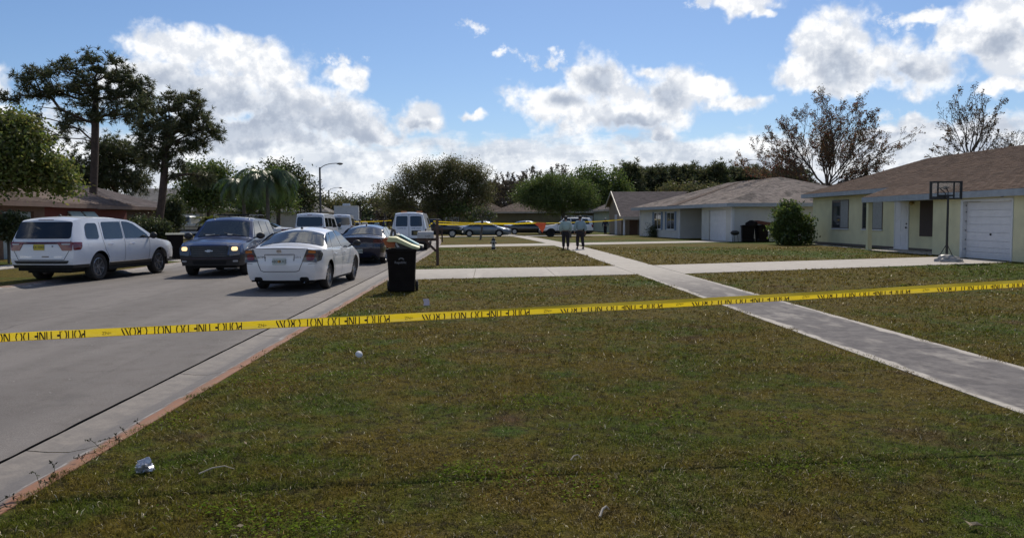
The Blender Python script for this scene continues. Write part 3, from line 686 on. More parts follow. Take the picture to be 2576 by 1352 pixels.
# ---------------------------------------------------------------- yellow house on the right
def yellow_house():
    h = thing('house', 'yellow stucco house with brown shingle roof and white garage door, at the right edge', 'house', (18.3, 30, .09))
    R = lambda p: (p[0] - 18.3, p[1] - 30, p[2] - .09)
    class W2(Wall):
        def pt(s, u, z, out=0): return super().pt(u, z, out) - Vector((18.3, 30, .09))
    gz = 0.05
    # garage front (faces the street, -X)
    g = W2((18.3, 24.0, 0), (0, 1, 0), (-1, 0, 0))
    door0, door1 = 28.30 - 24, 31.22 - 24
    m = MB(); g.box(0, door0 - .02, gz, 2.62, -.22, 0, m); g.box(door1 + .16, 33.4 - 24, gz, 2.62, -.22, 0, m); g.box(door0 - .02, door1 + .16, 2.24, 2.62, -.22, 0, m)
    # garage side wall facing away and the recessed entrance wall
    e = W2((19.85, 33.4, 0), (0, 1, 0), (-1, 0, 0))
    g2 = W2((18.52, 33.4, 0), (1, 0, 0), (0, 1, 0)); g2.box(0, 1.33, gz, 2.75, -.2, -.002, m)
    e.box(0, 16.4, gz, 3.02, -.22, 0, m)
    m.build('wall', MAT['stucco_yellow'], h)
    n_ = W2((20.07, 49.8, 0), (1, 0, 0), (0, 1, 0)); n_.box(-.218, 10, gz, 3.0, -.22, -.0, None).build('wall', MAT['stucco_yellow'], h)
    s_ = W2((18.52, 24.0, 0), (1, 0, 0), (0, -1, 0)); s_.box(-.218, 11.5, gz, 2.62, -.22, .0, None).build('wall', MAT['stucco_yellow'], h)
    fb = MB(); e.box(.01, 16.3, .02, .24, -.02, .012, fb); g.box(door1 + .18, 33.38 - 24, .02, .14, -.02, .01, fb); fb.build('foundation', MAT['foundation'], h)
    # garage door: ribbed sections in a recess
    jm = MB(); g.box(door1 + .0, door1 + .16, gz, 2.24, -.20, .03, jm); g.box(door0 - .10, door0 - .0, gz, 2.24, -.20, .03, jm); g.box(door0 - .10, door1 + .16, 2.24, 2.33, -.10, .032, jm)
    jm.build('garage_door_frame', MAT['trim_white'], h)
    gd = MB().build('garage_door', MAT['door_white'], h) if False else None
    hs = [.30, .17, .25, .31, .30, .27, .27, .30]; z = gz + .01; tot = 2.16; sc = tot / sum(hs)
    gdm = MB(); g.box(door0 + .001, door1 - .001, gz, 2.235, -.19, -.165, gdm); gd = gdm.build('garage_door', MAT['door_white'], h)
    for k, hh in enumerate(hs):
        b = MB(); g.box(door0 + .01, door1 - .01, z + .006, z + hh * sc - .006, -.165, -.13, b); b.build('panel', MAT['door_white'], gd); z += hh * sc
    kb = MB(); kb.sphere(g.pt((door0 + door1) / 2 - .1, 1.02, -.11), .04, 10, 6); kb.box((0, 0, 0), (0.001, 0.001, 0.001)) if False else None; kb.build('knob', MAT['seam'], gd)
    for zz in (.45, .8, 1.15, 1.5, 1.85, 2.1):
        MB().sphere(g.pt(door1 - .02, zz, -.09), .022, 8, 5).build('bolt', MAT['seam'], h)
    # windows and door on the entrance wall: u measured from y = 33.4
    e.window(h, 44.85 - 33.4, 46.9 - 33.4, 1.12, 2.60, mull=1, blind=True); e.window(h, 40.95 - 33.4, 43.05 - 33.4, 1.12, 2.60, mull=1, blind=True)
    e.box(36.1 - 33.4, 37.3 - 33.4, .80, 2.72, -.01, .03).build('window', MAT['screen_dark'], h)
    d0, d1 = 38.35 - 33.4, 39.55 - 33.4
    dr = MB(); e.box(d0, d1, .14, 2.44, -.02, .035, dr); dd = dr.build('front_door', MAT['door_white'], h)
    for (za, zb_) in ((.30, .85), (1.0, 1.55), (1.68, 2.28)):
        for (ua, ub) in ((.14, .56), (.64, 1.06)): e.box(d0 + ua, d0 + ub, za, zb_, .03, .048).build('panel', MAT['door_white'], dd)
    MB().sphere(e.pt(d0 + .08, 1.18, .08), .045, 8, 6).build('door_knob', MAT['seam'], dd); MB().sphere(e.pt(d0 + .08, 1.36, .06), .035, 8, 6).build('door_lock', MAT['seam'], dd)
    fr = MB(); e.box(d0 - .08, d0, .14, 2.52, -.02, .05, fr); e.box(d1, d1 + .08, .14, 2.52, -.02, .05, fr); e.box(d0, d1, 2.441, 2.52, -.02, .05, fr); fr.build('door_frame', MAT['trim_white'], h)
    lt = MB(); lt.lathe([(.03, 0), (.10, -.04), (.11, -.14), (.02, -.2)], 10); lt.build('wall_lamp', MAT['brass'], h, loc=e.pt(d0 - .45, 2.42, .12))
    lt = MB(); lt.sphere((0, 0, 0), .07, 8, 6); lt.build('wall_lamp', MAT['window_frame'], h, loc=g.pt(door0 + .45, 2.42, .08))
    # porch floor, post and beam
    pf = MB(); pf.add([R(p) for p in ((18.3, 33.4, .13), (19.84, 33.4, .13), (19.84, 39.9, .13), (18.1, 39.0, .13), (18.3, 33.4, .02), (19.84, 33.4, .02), (19.84, 39.9, .02), (18.1, 39.0, .02))], [(0, 1, 2, 3), (0, 4, 5, 1), (3, 2, 6, 7), (0, 3, 7, 4), (1, 5, 6, 2)])
    pf.build('porch_floor', MAT['pavement_concrete'], h)
    MB().box(R((18.06, 38.65, .03)), R((18.26, 38.85, 2.44))).build('porch_post', MAT['stucco_yellow'], h)
    # roof: eave heights follow one plane; z = 4.92 - .36 (24.4 - x)
    zr = lambda x: 4.92 - .36 * (24.4 - x)
    near = 20.0; ridx = 24.4
    EA = lambda x, y: R((x, y, zr(x)))
    A = EA(18.0, 20.6); B_ = EA(18.0, 39.15); C_ = EA(19.25, 40.4) if False else None
    # street slope: lower strip over garage and porch, then the main slope
    roof_plane(h, EA(18.0, 20.6), EA(18.0, 39.2), EA(19.3, 39.2), EA(19.3, 20.6), 'shingle_brown', name='shingles')
    roof_plane(h, EA(19.3, 20.6), EA(19.3, 50.3), EA(24.4, 45.2), EA(24.4, 20.6), 'shingle_brown')
    roof_plane(h, R((29.5, 50.3, zr(19.3))), EA(19.3, 50.3), EA(24.4, 45.2), EA(24.4, 45.2), 'shingle_brown', tab=.6, course=.3)
    roof_plane(h, R((29.5, 50.3, zr(19.3))), R((29.5, 20.6, zr(19.3))), EA(24.4, 20.6), EA(24.4, 45.2), 'shingle_brown', tab=.9, course=.4)
    fascia(h, [EA(18.0, 39.2), EA(18.0, 20.6)], 'trim_blue', h=.24); fascia(h, [EA(19.3, 50.3), EA(19.3, 39.2)], 'trim_blue', h=.22); fascia(h, [EA(19.3, 50.3), R((29.5, 50.3, zr(19.3)))], 'trim_blue', h=.22)
    # return board where the porch roof ends
    MB().add([EA(18.0, 39.22), EA(19.3, 39.22), (EA(19.3, 39.22)[0], EA(19.3, 39.22)[1], EA(19.3, 39.22)[2] - .24), (EA(18.0, 39.22)[0], EA(18.0, 39.22)[1], EA(18.0, 39.22)[2] - .24)], [(0, 1, 2, 3)]).build('fascia', MAT['trim_blue'], h)
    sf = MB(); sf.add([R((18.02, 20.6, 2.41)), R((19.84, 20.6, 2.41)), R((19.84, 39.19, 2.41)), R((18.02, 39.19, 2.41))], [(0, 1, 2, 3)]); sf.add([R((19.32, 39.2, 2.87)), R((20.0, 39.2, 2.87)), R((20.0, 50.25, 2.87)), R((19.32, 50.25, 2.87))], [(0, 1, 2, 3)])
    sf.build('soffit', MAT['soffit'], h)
    # house number on the fascia (reads from the street)
    zf = zr(18.0) - .13
    for txt, y in (('188', 26.95), ('91', 26.0)):
        vs, fs = text_mesh(txt, .17, .004, bold=.004)
        MB().add([R((17.965 - v.z, y - v.x, zf + v.y)) for v in vs], fs).build('house_number', MAT['seam'], h)
    # paver stones along the wall
    for k in range(9):
        u = 40.2 + k * .95 + random.uniform(-.1, .1)
        MB().box(R((18.55 + random.uniform(-.1, .15) + .05 * k, u, .06)), R((18.95 + .05 * k, u + random.uniform(.4, .7), .13)), top=(.03, .03)).build('paver', MAT['pavement_concrete'], h)
yellow_house()

# ---------------------------------------------------------------- white house beyond it
def frame_house(name_label, org, ang, group=None):
    """empty whose local x runs along the street front away from the camera and local y points away from the street"""
    return thing('house', name_label, 'house', org, ang, group)
def white_house():
    nc = Vector((16.35, 54.6, .08)); far = Vector((14.0, 76.0, .08)); d = (far - nc).normalized()
    ang = math.atan2(d.y, d.x)                        # local x = along the front, local y = left of it = towards the street; use -y for inward
    h = thing('house', 'white stucco house with weathered grey shingle roof, behind the two dark bins', 'house', nc, ang)
    Lf = (far - nc).length
    w = Wall((0, 0, 0), (1, 0, 0), (0, 1, 0)); n = Wall((0, 0, 0), (0, -1, 0), (-1, 0, 0))
    m = MB(); w.box(0, 1.1, 0, 2.45, -.2, 0, m); w.box(1.1, 4.2, 2.15, 2.45, -.2, 0, m); w.box(4.2, 5.6, 0, 2.45, -.2, 0, m); w.box(5.6, 10.2, 0, 2.45, -2.2, -2.0, m); w.box(10.2, Lf - .6, 0, 2.45, -.2, 0, m)
    n.box(.2, 12.5, 0, 2.45, -.2, 0, m)
    m.box((5.4, -2.2, 0), (5.6, -.2, 2.45)); m.box((10.2, -2.2, 0), (10.4, -.2, 2.45))
    m.build('wall', MAT['stucco_white'], h)
    gd = MB(); w.box(1.15, 4.15, .02, 2.14, -.14, -.10, gd); g = gd.build('garage_door', MAT['door_white'], h)
    for k in range(6): w.box(1.17, 4.13, .04 + .35 * k, .04 + .35 * k + .335, -.10, -.075).build('panel', MAT['door_white'], g)
    pm = MB(); w.box(.02, .16, 0, 2.45, .0, .05, pm); n.box(.0, .12, 0, 2.45, .002, .04, pm); pm.build('corner_trim', MAT['trim_white'], h)
    # windows with blue grey shutters in the far wing
    w.window(h, 11.6, 13.4, .75, 2.05, frame='trim_white', glass='window_glass', mull=1); w.window(h, 15.0, 16.8, .75, 2.05, frame='trim_white', mull=1)
    for u in (11.15, 13.5, 14.55, 16.9): w.box(u, u + .36, .65, 2.15, .0, .04).build('shutter', MAT['shutter_blue'], h)
    wr = Wall((0, -2.0, 0), (1, 0, 0), (0, 1, 0)); wr.box(6.4, 7.4, .05, 2.15, -.02, .04).build('front_door', MAT['shutter_blue'], h)
    wr.window(h, 8.2, 9.4, .8, 2.05, frame='trim_white')
    for u in (10.3, Lf - .6): w.box(u - .06, u + .10, 0, 2.45, .0, .05).build('corner_trim', MAT['trim_white'], h)
    # hip roof with two ridges
    ez = 2.58; o = .6
    a = (-o, o, ez); b = (Lf + .4, o, ez); b2 = (Lf + .4, -12.9, ez); a2 = (-o, -12.9, ez); r1 = (5.7, -6.1, 4.62); r2 = (Lf - 6.0, -6.1, 4.62)
    roof_plane(h, a, b, r2, r1, 'shingle_grey', seedv=3, tab=.33, course=.16); roof_plane(h, a2, a, r1, r1, 'shingle_grey', seedv=4, tab=.33, course=.16)
    roof_plane(h, b, b2, r2, r2, 'shingle_grey', tab=.6, course=.4); roof_plane(h, b2, a2, r1, r2, 'shingle_grey', tab=.9, course=.4)
    fascia(h, [a, b], 'trim_blue', h=.24); fascia(h, [a2, a], 'trim_blue', h=.24)
    # darker shingle strip on this slope paints the shade of a camera-facing hip
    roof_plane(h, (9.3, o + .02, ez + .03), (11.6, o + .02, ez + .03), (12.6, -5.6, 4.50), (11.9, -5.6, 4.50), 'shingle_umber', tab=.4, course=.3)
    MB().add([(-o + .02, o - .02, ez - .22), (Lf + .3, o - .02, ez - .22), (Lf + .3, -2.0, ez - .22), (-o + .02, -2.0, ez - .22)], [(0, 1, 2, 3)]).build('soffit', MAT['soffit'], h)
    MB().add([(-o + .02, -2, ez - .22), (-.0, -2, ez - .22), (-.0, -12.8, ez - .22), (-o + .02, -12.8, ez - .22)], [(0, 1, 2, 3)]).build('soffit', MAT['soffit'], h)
white_house()

def tan_house():
    # steep gable end towards the street, low porch eave towards the camera
    q = [P(1561, 545, 79.0), P(1537.6, 482.4, 84.5), P(1523.5, 521, 88.5)]
    a, ap, fr = q; E1 = P(1652, 545, 79.0); R1 = P(1730, 481.5, 84.5)
    h = thing('house', 'tan house with steep mauve shingle gable and a low porch eave, beyond the white house', 'house', (a.x, a.y, 0))
    L = lambda p: (p[0] - a.x, p[1] - a.y, p[2])
    roof_plane(h, L(a), L(E1), L(R1), L(ap), 'shingle_mauve', tab=.33, course=.17, seedv=5)
    back = Vector((R1.x, fr.y, fr.z)); roof_plane(h, L((R1.x, fr.y, fr.z)), L(fr), L(ap), L(R1), 'shingle_mauve', tab=.8, course=.4)
    # gable wall
    m = MB(); x0 = a.x + .25
    m.add([L((x0, a.y + 1.2, 0)), L((x0, a.y + 1.2, a.z + .42)), L((x0, ap.y, ap.z - .12)), L((x0, fr.y - .3, fr.z - .08)), L((x0, fr.y - .3, 0))], [(0, 1, 2, 3, 4)])
    m.add([L((x0, a.y + 1.8, 0)), L((E1.x + 8, a.y + 1.8, 0)), L((E1.x + 8, a.y + 1.8, 2.3)), L((x0, a.y + 1.8, 2.3))], [(0, 1, 2, 3)])
    m.build('wall', MAT['stucco_tan'], h)
    for p0, p1 in ((a, ap), (ap, fr)):
        p0, p1 = Vector(p0) - Vector((.06, 0, .02)), Vector(p1) - Vector((.06, 0, .02)); d = (p1 - p0)
        MB().obox((p0 + p1) / 2 - Vector((a.x, a.y, 0)), d / 2, Vector((.04, 0, 0)), Vector((0, -d.z, d.y)).normalized() * .10).build('barge_board', MAT['trim_tan'], h)
    fascia(h, [L(a), L(E1)], 'trim_tan', h=.28)
    pp = P(1567.5, 598, 77.5); MB().box((.30, .3, 0), (.46, .46, a.z - .2)).build('porch_post', MAT['trim_white'], h)
    w = Wall((x0 - a.x, a.y + 1.2 - a.y, 0), (0, 1, 0), (-1, 0, 0)); w.box(2.6, 3.9, .02, 2.1, -.02, .05).build('front_door', MAT['door_white'], h)
    f = Wall((.25, 1.8, 0), (1, 0, 0), (0, -1, 0)); f.window(h, 1.9, 3.6, .15, 1.95, frame='shutter_blue', mull=2, sill=False); f.box(.9, 1.7, 0, 1.9, 0, .04).build('shutter', MAT['brick_brown'], h)
tan_house()

# ---------------------------------------------------------------- left side houses
def brick_house():
    x0 = -19.5
    h = thing('house', 'red brick house with umber shingle roof and two propped pale window awnings, left', 'house', (x0, 30, .1))
    L = lambda p: (p[0] - x0, p[1] - 30, p[2] - .1)
    class W3(Wall):
        def pt(s, u, z, out=0): return super().pt(u, z, out) - Vector((x0, 30, .1))
    w = W3((-20.1, 28, 0), (0, 1, 0), (1, 0, 0))
    m = MB(); w.box(0, 6.9, .05, 2.4, -.25, 0, m); w.box(6.9, 9.3, 2.1, 2.4, -.25, 0, m); w.box(9.3, 10.2, .05, 2.4, -.25, 0, m); m.build('wall', MAT['brick_brown'], h)
    w2 = W3((-20.5, 38.2, 0), (0, 1, 0), (1, 0, 0)); m = MB(); w2.box(0.001, 6.0, .05, 2.4, -.25, 0, m); m.build('wall', MAT['brick_red'], h)
    w3 = W3((-20.9, 44.2, 0), (0, 1, 0), (1, 0, 0)); m = MB(); w3.box(.001, 4.4, .05, 2.3, -.25, 0, m); m.build('wall', MAT['brick_red'], h)
    gd = MB(); w.box(6.92, 9.28, .06, 2.09, -.18, -.14, gd); g = gd.build('garage_door', MAT['garage_pale'], h)
    for k in range(5): w.box(6.94, 9.26, .08 + .4 * k, .08 + .4 * k + .38, -.14, -.115).build('panel', MAT['garage_pale'], g)
    for k, u in enumerate((2.9, 4.35)):
        w2.window(h, u, u + 1.05, .95, 2.0, frame='trim_tan', mull=0, sill=False)
        p = [w2.pt(u - .1, 2.15, .04), w2.pt(u + 1.15, 2.15, .04), w2.pt(u + 1.15, 1.35, .75), w2.pt(u - .1, 1.35, .75)]
        mm = MB(); nrm = Vector((.7, 0, .7)) * .02; mm.add([v + nrm for v in p] + [v - nrm for v in p], [(0, 1, 2, 3), (7, 6, 5, 4), (0, 4, 5, 1), (1, 5, 6, 2), (2, 6, 7, 3), (3, 7, 4, 0)]); mm.build('awning', MAT['awning_white'], h)
        MB().tube([w2.pt(u + .0, .95, .04), w2.pt(u - .05, 1.37, .72)], .015, 5).build('awning_prop', MAT['trim_white'], h)
    # roofs: garage wing nearest, then the main hip roof
    e = -19.5
    roof_plane(h, L((e, 26, 2.52)), L((e, 38.6, 2.52)), L((-23.0, 35.4, 3.62)), L((-23.0, 26, 3.62)), 'shingle_umber', seedv=21, tab=.33, course=.17)
    roof_plane(h, L((e, 38.6, 2.52)), L((-26.5, 38.6, 2.52)), L((-23.0, 35.4, 3.62)), L((-23.0, 35.4, 3.62)), 'shingle_umber', tab=.6, course=.3)
    roof_plane(h, L((-20.0, 37.6, 2.50)), L((-20.3, 48.9, 2.50)), L((-23.8, 44.6, 3.95)), L((-24.6, 41.0, 3.95)), 'shingle_umber', seedv=22, tab=.33, course=.17)
    roof_plane(h, L((-29, 37.6, 2.5)), L((-20.0, 37.6, 2.50)), L((-24.6, 41.0, 3.95)), L((-24.6, 41.0, 3.95)), 'shingle_umber', seedv=23, tab=.33, course=.17)
    roof_plane(h, L((-20.3, 48.9, 2.50)), L((-29, 48.9, 2.5)), L((-23.8, 44.6, 3.95)), L((-23.8, 44.6, 3.95)), 'shingle_umber', tab=.8, course=.4)
    fascia(h, [L((e, 26, 2.52)), L((e, 38.6, 2.52))], 'trim_brown', h=.20); fascia(h, [L((-20.0, 38.62, 2.50)), L((-20.3, 48.9, 2.50))], 'trim_brown', h=.18)

mk('garage_pale', (0.30, 0.36, 0.37), 0.6, var=(0.26, 0.31, 0.33), vscale=3)
brick_house()
def simple_house(label, org, ang, Lx, Ly, hw, hr, wallm, roofm, trim, feats=(), hip=None, group=None, over=.5):
    """hip-roofed house; local x along the front (length Lx), front faces -y, depth Ly"""
    h = thing('house', label, 'house', org, ang, group)
    MB().box((0, 0, 0), (Lx, Ly, hw)).build('wall', MAT[wallm], h)
    w = Wall((0, 0, 0), (1, 0, 0), (0, -1, 0)); hp = hip if hip is not None else Ly / 2; o = over; z = hw + .06
    a, b, c, d = (-o, -o, z), (Lx + o, -o, z), (Lx + o, Ly + o, z), (-o, Ly + o, z); r0, r1 = (hp, Ly / 2, hr), (Lx - hp, Ly / 2, hr)
    roof_plane(h, a, b, r1, r0, roofm, tab=.5, course=.22); roof_plane(h, b, c, r1, r1, roofm, tab=.5, course=.3); roof_plane(h, d, a, r0, r0, roofm, tab=.5, course=.3); roof_plane(h, c, d, r0, r1, roofm, tab=.9, course=.4)
    fascia(h, [a, b, c, d], trim, h=.2, closed=True)
    for ft in feats:
        if ft[0] == 'w': w.window(h, ft[1], ft[2], ft[3], ft[4], frame='trim_white', mull=ft[5] if len(ft) > 5 else 1)
        if ft[0] == 'd': w.box(ft[1], ft[2], 0.02, 2.1, -.02, .05).build('front_door', MAT[ft[3]], h)
        if ft[0] == 's': w.box(ft[1], ft[2], .6, 2.1, 0, .05).build('shutter', MAT[ft[3]], h)
        if ft[0] == 'g':
            g = w.box(ft[1], ft[2], .02, 2.1, -.02, .04).build('garage_door', MAT['door_white'], h)
            for k in range(5): w.box(ft[1] + .02, ft[2] - .02, .05 + .41 * k, .05 + .41 * k + .39, .04, .06).build('panel', MAT['door_white'], g)
    return h
simple_house('dark roofed house standing behind the brick house, left of the second pine', (-36.0, 56.5, .1), 0.0, 11.5, 8.5, 2.5, 4.15, 'brick_brown', 'shingle_mauve', 'trim_brown', [('w', 2, 4, .9, 2.0), ('w', 8, 10, .9, 2.0)])
simple_house('low grey roofed house behind the silver pickup truck', (-42.5, 88, .3), math.radians(4), 15, 10, 2.5, 5.0, 'stucco_cream', 'shingle_pale', 'trim_tan', [('w', 2, 4, .9, 2.0), ('g', 9, 12)])
simple_house('cream cottage with white shutters, behind the black car and the round green tree', (1.0, 108, 0), math.radians(2), 13.5, 9, 2.6, 4.4, 'stucco_olive', 'shingle_umber', 'trim_tan', [('w', 9.3, 10.0, .8, 2.1, 0), ('s', 8.7, 9.2, 'trim_white'), ('s', 10.1, 10.6, 'trim_white'), ('w', 11.2, 12.2, .8, 2.1, 1), ('s', 10.7, 11.1, 'trim_white'), ('s', 12.3, 12.9, 'trim_white')])
simple_house('pale green house partly hidden behind the tan gable', (14.2, 97, 0), math.radians(3), 14, 9, 2.7, 4.9, 'stucco_green', 'shingle_mauve', 'trim_tan', [('d', 2.2, 3.2, 'screen_dark'), ('w', 5, 7, .9, 2.0)])
simple_house('low house with pale brown roof deep behind the big oak', (-9.5, 131, 0), math.radians(-2), 13, 9, 2.6, 5.1, 'stucco_olive', 'shingle_umber', 'trim_brown', [('w', 3, 5, .9, 2.0), ('w', 9, 11, .9, 2.0)])
simple_house('grey roofed house glimpsed between the far palms on the left', (-36, 118, .3), math.radians(2), 13, 9, 2.6, 5.0, 'stucco_cream', 'shingle_pale', 'trim_tan', [('w', 3, 5, .9, 2.0), ('w', 9, 11, .9, 2.0)])
# ------------------------------------------------------------------ vehicles
def interp(tab, y):
    if y <= tab[0][0]: return tab[0][1]
    for (a, b) in zip(tab[:-1], tab[1:]):
        if y <= b[0]:
            t = (y - a[0]) / (b[0] - a[0]); return a[1] + (b[1] - a[1]) * t
    return tab[-1][1]
def sstep(t): t = max(0.0, min(1.0, t)); return t * t * (3 - 2 * t)
def wheel_meshes(r, width, spokes=7, style='alloy'):
    """tyre and rim built about the origin, axle along X, outer face at +X"""
    t = MB(); hw = width / 2; ri = r * 0.66
    t.lathe([(ri, -hw * .8), (r * .86, -hw), (r * .965, -hw * .8), (r, -hw * .45), (r, hw * .45), (r * .965, hw * .8), (r * .86, hw), (ri, hw * .8)], 28, axis='X')
    tyre = t
    m = MB(); o = hw * .74
    m.lathe([(ri, -hw * .7), (ri, o), (ri * .93, o + .006), (ri * .90, o - .02), (ri * .88, -hw * .3), (0.001, -hw * .3)], 28, axis='X')
    m.lathe([(0.001, o - .004), (r * .10, o - .004), (r * .14, o - .02), (r * .16, o - .05)], 16, axis='X')
    for k in range(spokes):
        a = 2 * PI * k / spokes
        c, s = math.cos(a), math.sin(a); d = Vector((0, c, s)); n = Vector((0, -s, c))
        mid = d * (ri * .52) + Vector((o - .022, 0, 0))
        m.obox(mid, Vector((.012, 0, 0)), d * (ri * .42), n * (r * (.055 if style != 'steel' else .10)))
    return tyre, m

class Car:
    def __init__(s, name, label, cat, loc, rz, spec, group=None):
        s.__dict__.update(dict(L=4.8, W=1.82, wheel_r=.33, wheel_w=.22, tumble=.32, crown=.07, rtaper=.10, ftaper=.16, rlen=.5, flen=.8, bow_r=.06, bow_f=.10,
                               rshift=[(0, 0)], fshift=[(0, 0)], sill=.28, clad=None, clad_mat='black_plastic', rims='alloy', spokes=7, under=.20, bot_r=.30, bot_f=.24, cabin_w=1.0))
        s.__dict__.update(spec)
        s.root = thing(name, label, cat, loc, rz, group)
        s.y0, s.y1 = -s.L / 2, s.L / 2
        s.body()
        s.wheels()
    # --- shape functions
    def ztop(s, y): return interp(s.top, y)
    def zbelt(s, y): return min(interp(s.belt, y), s.ztop(y) - .035)
    def taper(s, y):
        t = 1.0
        if y < s.y0 + s.rlen: u = (s.y0 + s.rlen - y) / s.rlen; t -= s.rtaper * u ** 2.6
        if y > s.y1 - s.flen: u = (y - (s.y1 - s.flen)) / s.flen; t -= s.ftaper * u ** 2.6
        return t
    def w(s, y, z):
        zb = s.zbelt(y); h = max(.2, zb - s.sill); q = (z - s.sill) / h
        if z <= zb:
            base = 1.0 - .055 * (1 - min(1, max(0, q) / .55)) ** 2 - .030 * max(0, (q - .62) / .38) ** 2 if q > 0 else .945
            return s.W / 2 * base * s.taper(y)
        return max(.1, s.W / 2 * .970 * s.cabin_w * s.taper(y) - s.tumble * (z - zb) - .25 * s.tumble * (z - zb) ** 2)
    def zb(s, y):
        base = s.sill
        if y < s.y0 + .8: base = s.sill + (s.bot_r - s.sill) * sstep((s.y0 + .8 - y) / .6)
        if y > s.y1 - .8: base = s.sill + (s.bot_f - s.sill) * sstep((y - (s.y1 - .8)) / .6)
        R = s.wheel_r * 1.17
        for a in s.axles:
            d = abs(y - a)
            if d < R: base = max(base, s.wheel_r + math.sqrt(R * R - d * d))
        return base
    def deform(s, x, y, z):
        hw = max(.3, s.w(y, min(z, s.zbelt(y))))
        g = sstep((s.y0 + .9 - y) / .9); sh = interp(s.rshift, z); yy = y + g * sh
        e = max(0, 1 - (y - s.y0) / .5); yy -= s.bow_r * (1 - min(1, (x / hw) ** 2)) * e ** 2
        g2 = sstep((y - (s.y1 - .9)) / .9); yy -= g2 * interp(s.fshift, z)
        e2 = max(0, 1 - (s.y1 - y) / .5); yy += s.bow_f * (1 - min(1, (x / hw) ** 2)) * e2 ** 2
        return (x, yy, z)
    def zedge(s, y): return max(s.zbelt(y), s.ztop(y) - s.crown)
    def side(s, y, z, sg, off=0.0):
        x = (s.w(y, z) + off) * sg; return s.deform(x, y, z)
    def topz(s, f, y): return s.zedge(y) + (s.ztop(y) - s.zedge(y)) * (1 - abs(f) ** 2.2)
    def toppt(s, f, y, off=0.0):
        we = s.w(y, s.zedge(y)) * .985; x = f * we
        x, yy, z = s.deform(x, y, s.topz(f, y))
        dz = (s.ztop(y + .05) - s.ztop(y - .05)) / .1; n = Vector((0, -dz, 1)).normalized() * off
        return (x, yy + n.y, z + n.z)
    def rear(s, x, z, off=0.0):
        p = s.deform(x, s.y0, z); return (p[0], p[1] - off, p[2])
    def front(s, x, z, off=0.0):
        p = s.deform(x, s.y1, z); return (p[0], p[1] + off, p[2])
    # --- body
    def body(s):
        ys = set(); y = s.y0
        for k in range(7): ys.add(round(s.y0 + .5 * (k / 7) ** 1.8, 4)); ys.add(round(s.y1 - .6 * (k / 7) ** 1.8, 4))
        y = s.y0 + .5
        while y < s.y1 - .6: ys.add(round(y, 4)); y += .085
        R = s.wheel_r * 1.17
        for a in s.axles:
            for k in range(-8, 9): ys.add(round(a + R * math.sin(k / 8 * PI / 2), 4))
            ys.add(round(a - R - .004, 4)); ys.add(round(a + R + .004, 4))
        for (yy, _) in s.top: ys.add(round(min(max(yy, s.y0), s.y1), 4))
        ys = sorted(y for y in ys if s.y0 <= y <= s.y1)
        nS, nG, nR = 9, 5, 6
        rows = []
        for y in ys:
            zb, zl, ze, zt = s.zb(y), s.zbelt(y), s.zedge(y), s.ztop(y)
            zb = min(zb, zl - .05)
            pts = []
            for k in range(nS): z = zb + (zl - zb) * k / (nS - 1); pts.append((s.w(y, z), z))
            for k in range(1, nG + 1): z = zl + (ze - zl) * k / nG; pts.append((s.w(y, z) if ze > zl + .01 else s.w(y, zl) * (1 - .015 * k / nG), z))
            we = pts[-1][0]
            for k in range(1, nR + 1): f = math.cos(k / nR * PI / 2); pts.append((we * f, ze + (zt - ze) * (1 - f ** 2.2)))
            rows.append([(x, y, z) for (x, z) in pts])
        n = len(rows[0])
        full = []
        for r in rows: full.append([s.deform(-x, y, z) for (x, y, z) in r] + [s.deform(x, y, z) for (x, y, z) in reversed(r[:-1])])
        m = len(full[0]); mb = MB(); V = [p for r in full for p in r]; F = []; clad = []
        for i in range(len(full) - 1):
            for j in range(m - 1):
                q = (i * m + j, (i + 1) * m + j, (i + 1) * m + j + 1, i * m + j + 1); F.append(q)
        # end caps: horizontal rows between left and right points
        def cap(idx, endfn, flip):
            r = rows[idx]; base = idx * m if idx >= 0 else (len(full) - 1) * m
            cols = [-1] + [-math.cos(k / nR * PI / 2) for k in range(1, nR)] + [0] + [math.cos(k / nR * PI / 2) for k in range(nR - 1, 0, -1)] + [1]
            ring = []
            for j in range(nS + nG):
                x, y, z = r[j]; row = []
                for c in cols:
                    if c == -1: row.append(base + j)
                    elif c == 1: row.append(base + m - 1 - j)
                    else: V.append(endfn(x * c, z)); row.append(len(V) - 1)
                ring.append(row)
            # roof curve row
            ring[-1] = [base + nS + nG - 1 + k for k in range(2 * nR + 1)]
            for j in range(len(ring) - 1):
                for k in range(len(cols) - 1):
                    q = (ring[j][k], ring[j + 1][k], ring[j + 1][k + 1], ring[j][k + 1]); F.append(q if not flip else q[::-1])
        cap(0, lambda x, z: s.deform(x, s.y0, z), False); cap(-1, lambda x, z: s.deform(x, s.y1, z), True)
        zc = s.clad
        if zc:
            lim = lambda f: (sum(V[k][2] for k in f) / len(f)) < interp(zc, sum(V[k][1] for k in f) / len(f))
            A = [f for f in F if not lim(f)]; B = [f for f in F if lim(f)]
        else: A, B = F, []
        MB().add(V, A).build('body', MAT[s.paint], s.root, smooth=38)
        if B: MB().add(V, B).build('lower_trim', MAT[s.clad_mat], s.root, smooth=38)
        # underbody keeps light from passing through the wheel arches
        u = MB(); wi = s.W / 2 - s.wheel_w - .10
        u.box((-wi, s.y0 + .25, s.under), (wi, s.y1 - .3, min(s.zbelt(0), .95) - .12))
        u.box((-s.W / 2 * .93, s.axles[0] + s.wheel_r * 1.2, s.under + .02), (s.W / 2 * .93, s.axles[1] - s.wheel_r * 1.2, s.sill + .12))
        u.box((-s.W / 2 * .80, s.y0 + .10, s.under + .06), (s.W / 2 * .80, s.axles[0] - s.wheel_r * 1.2, s.bot_r + .10))
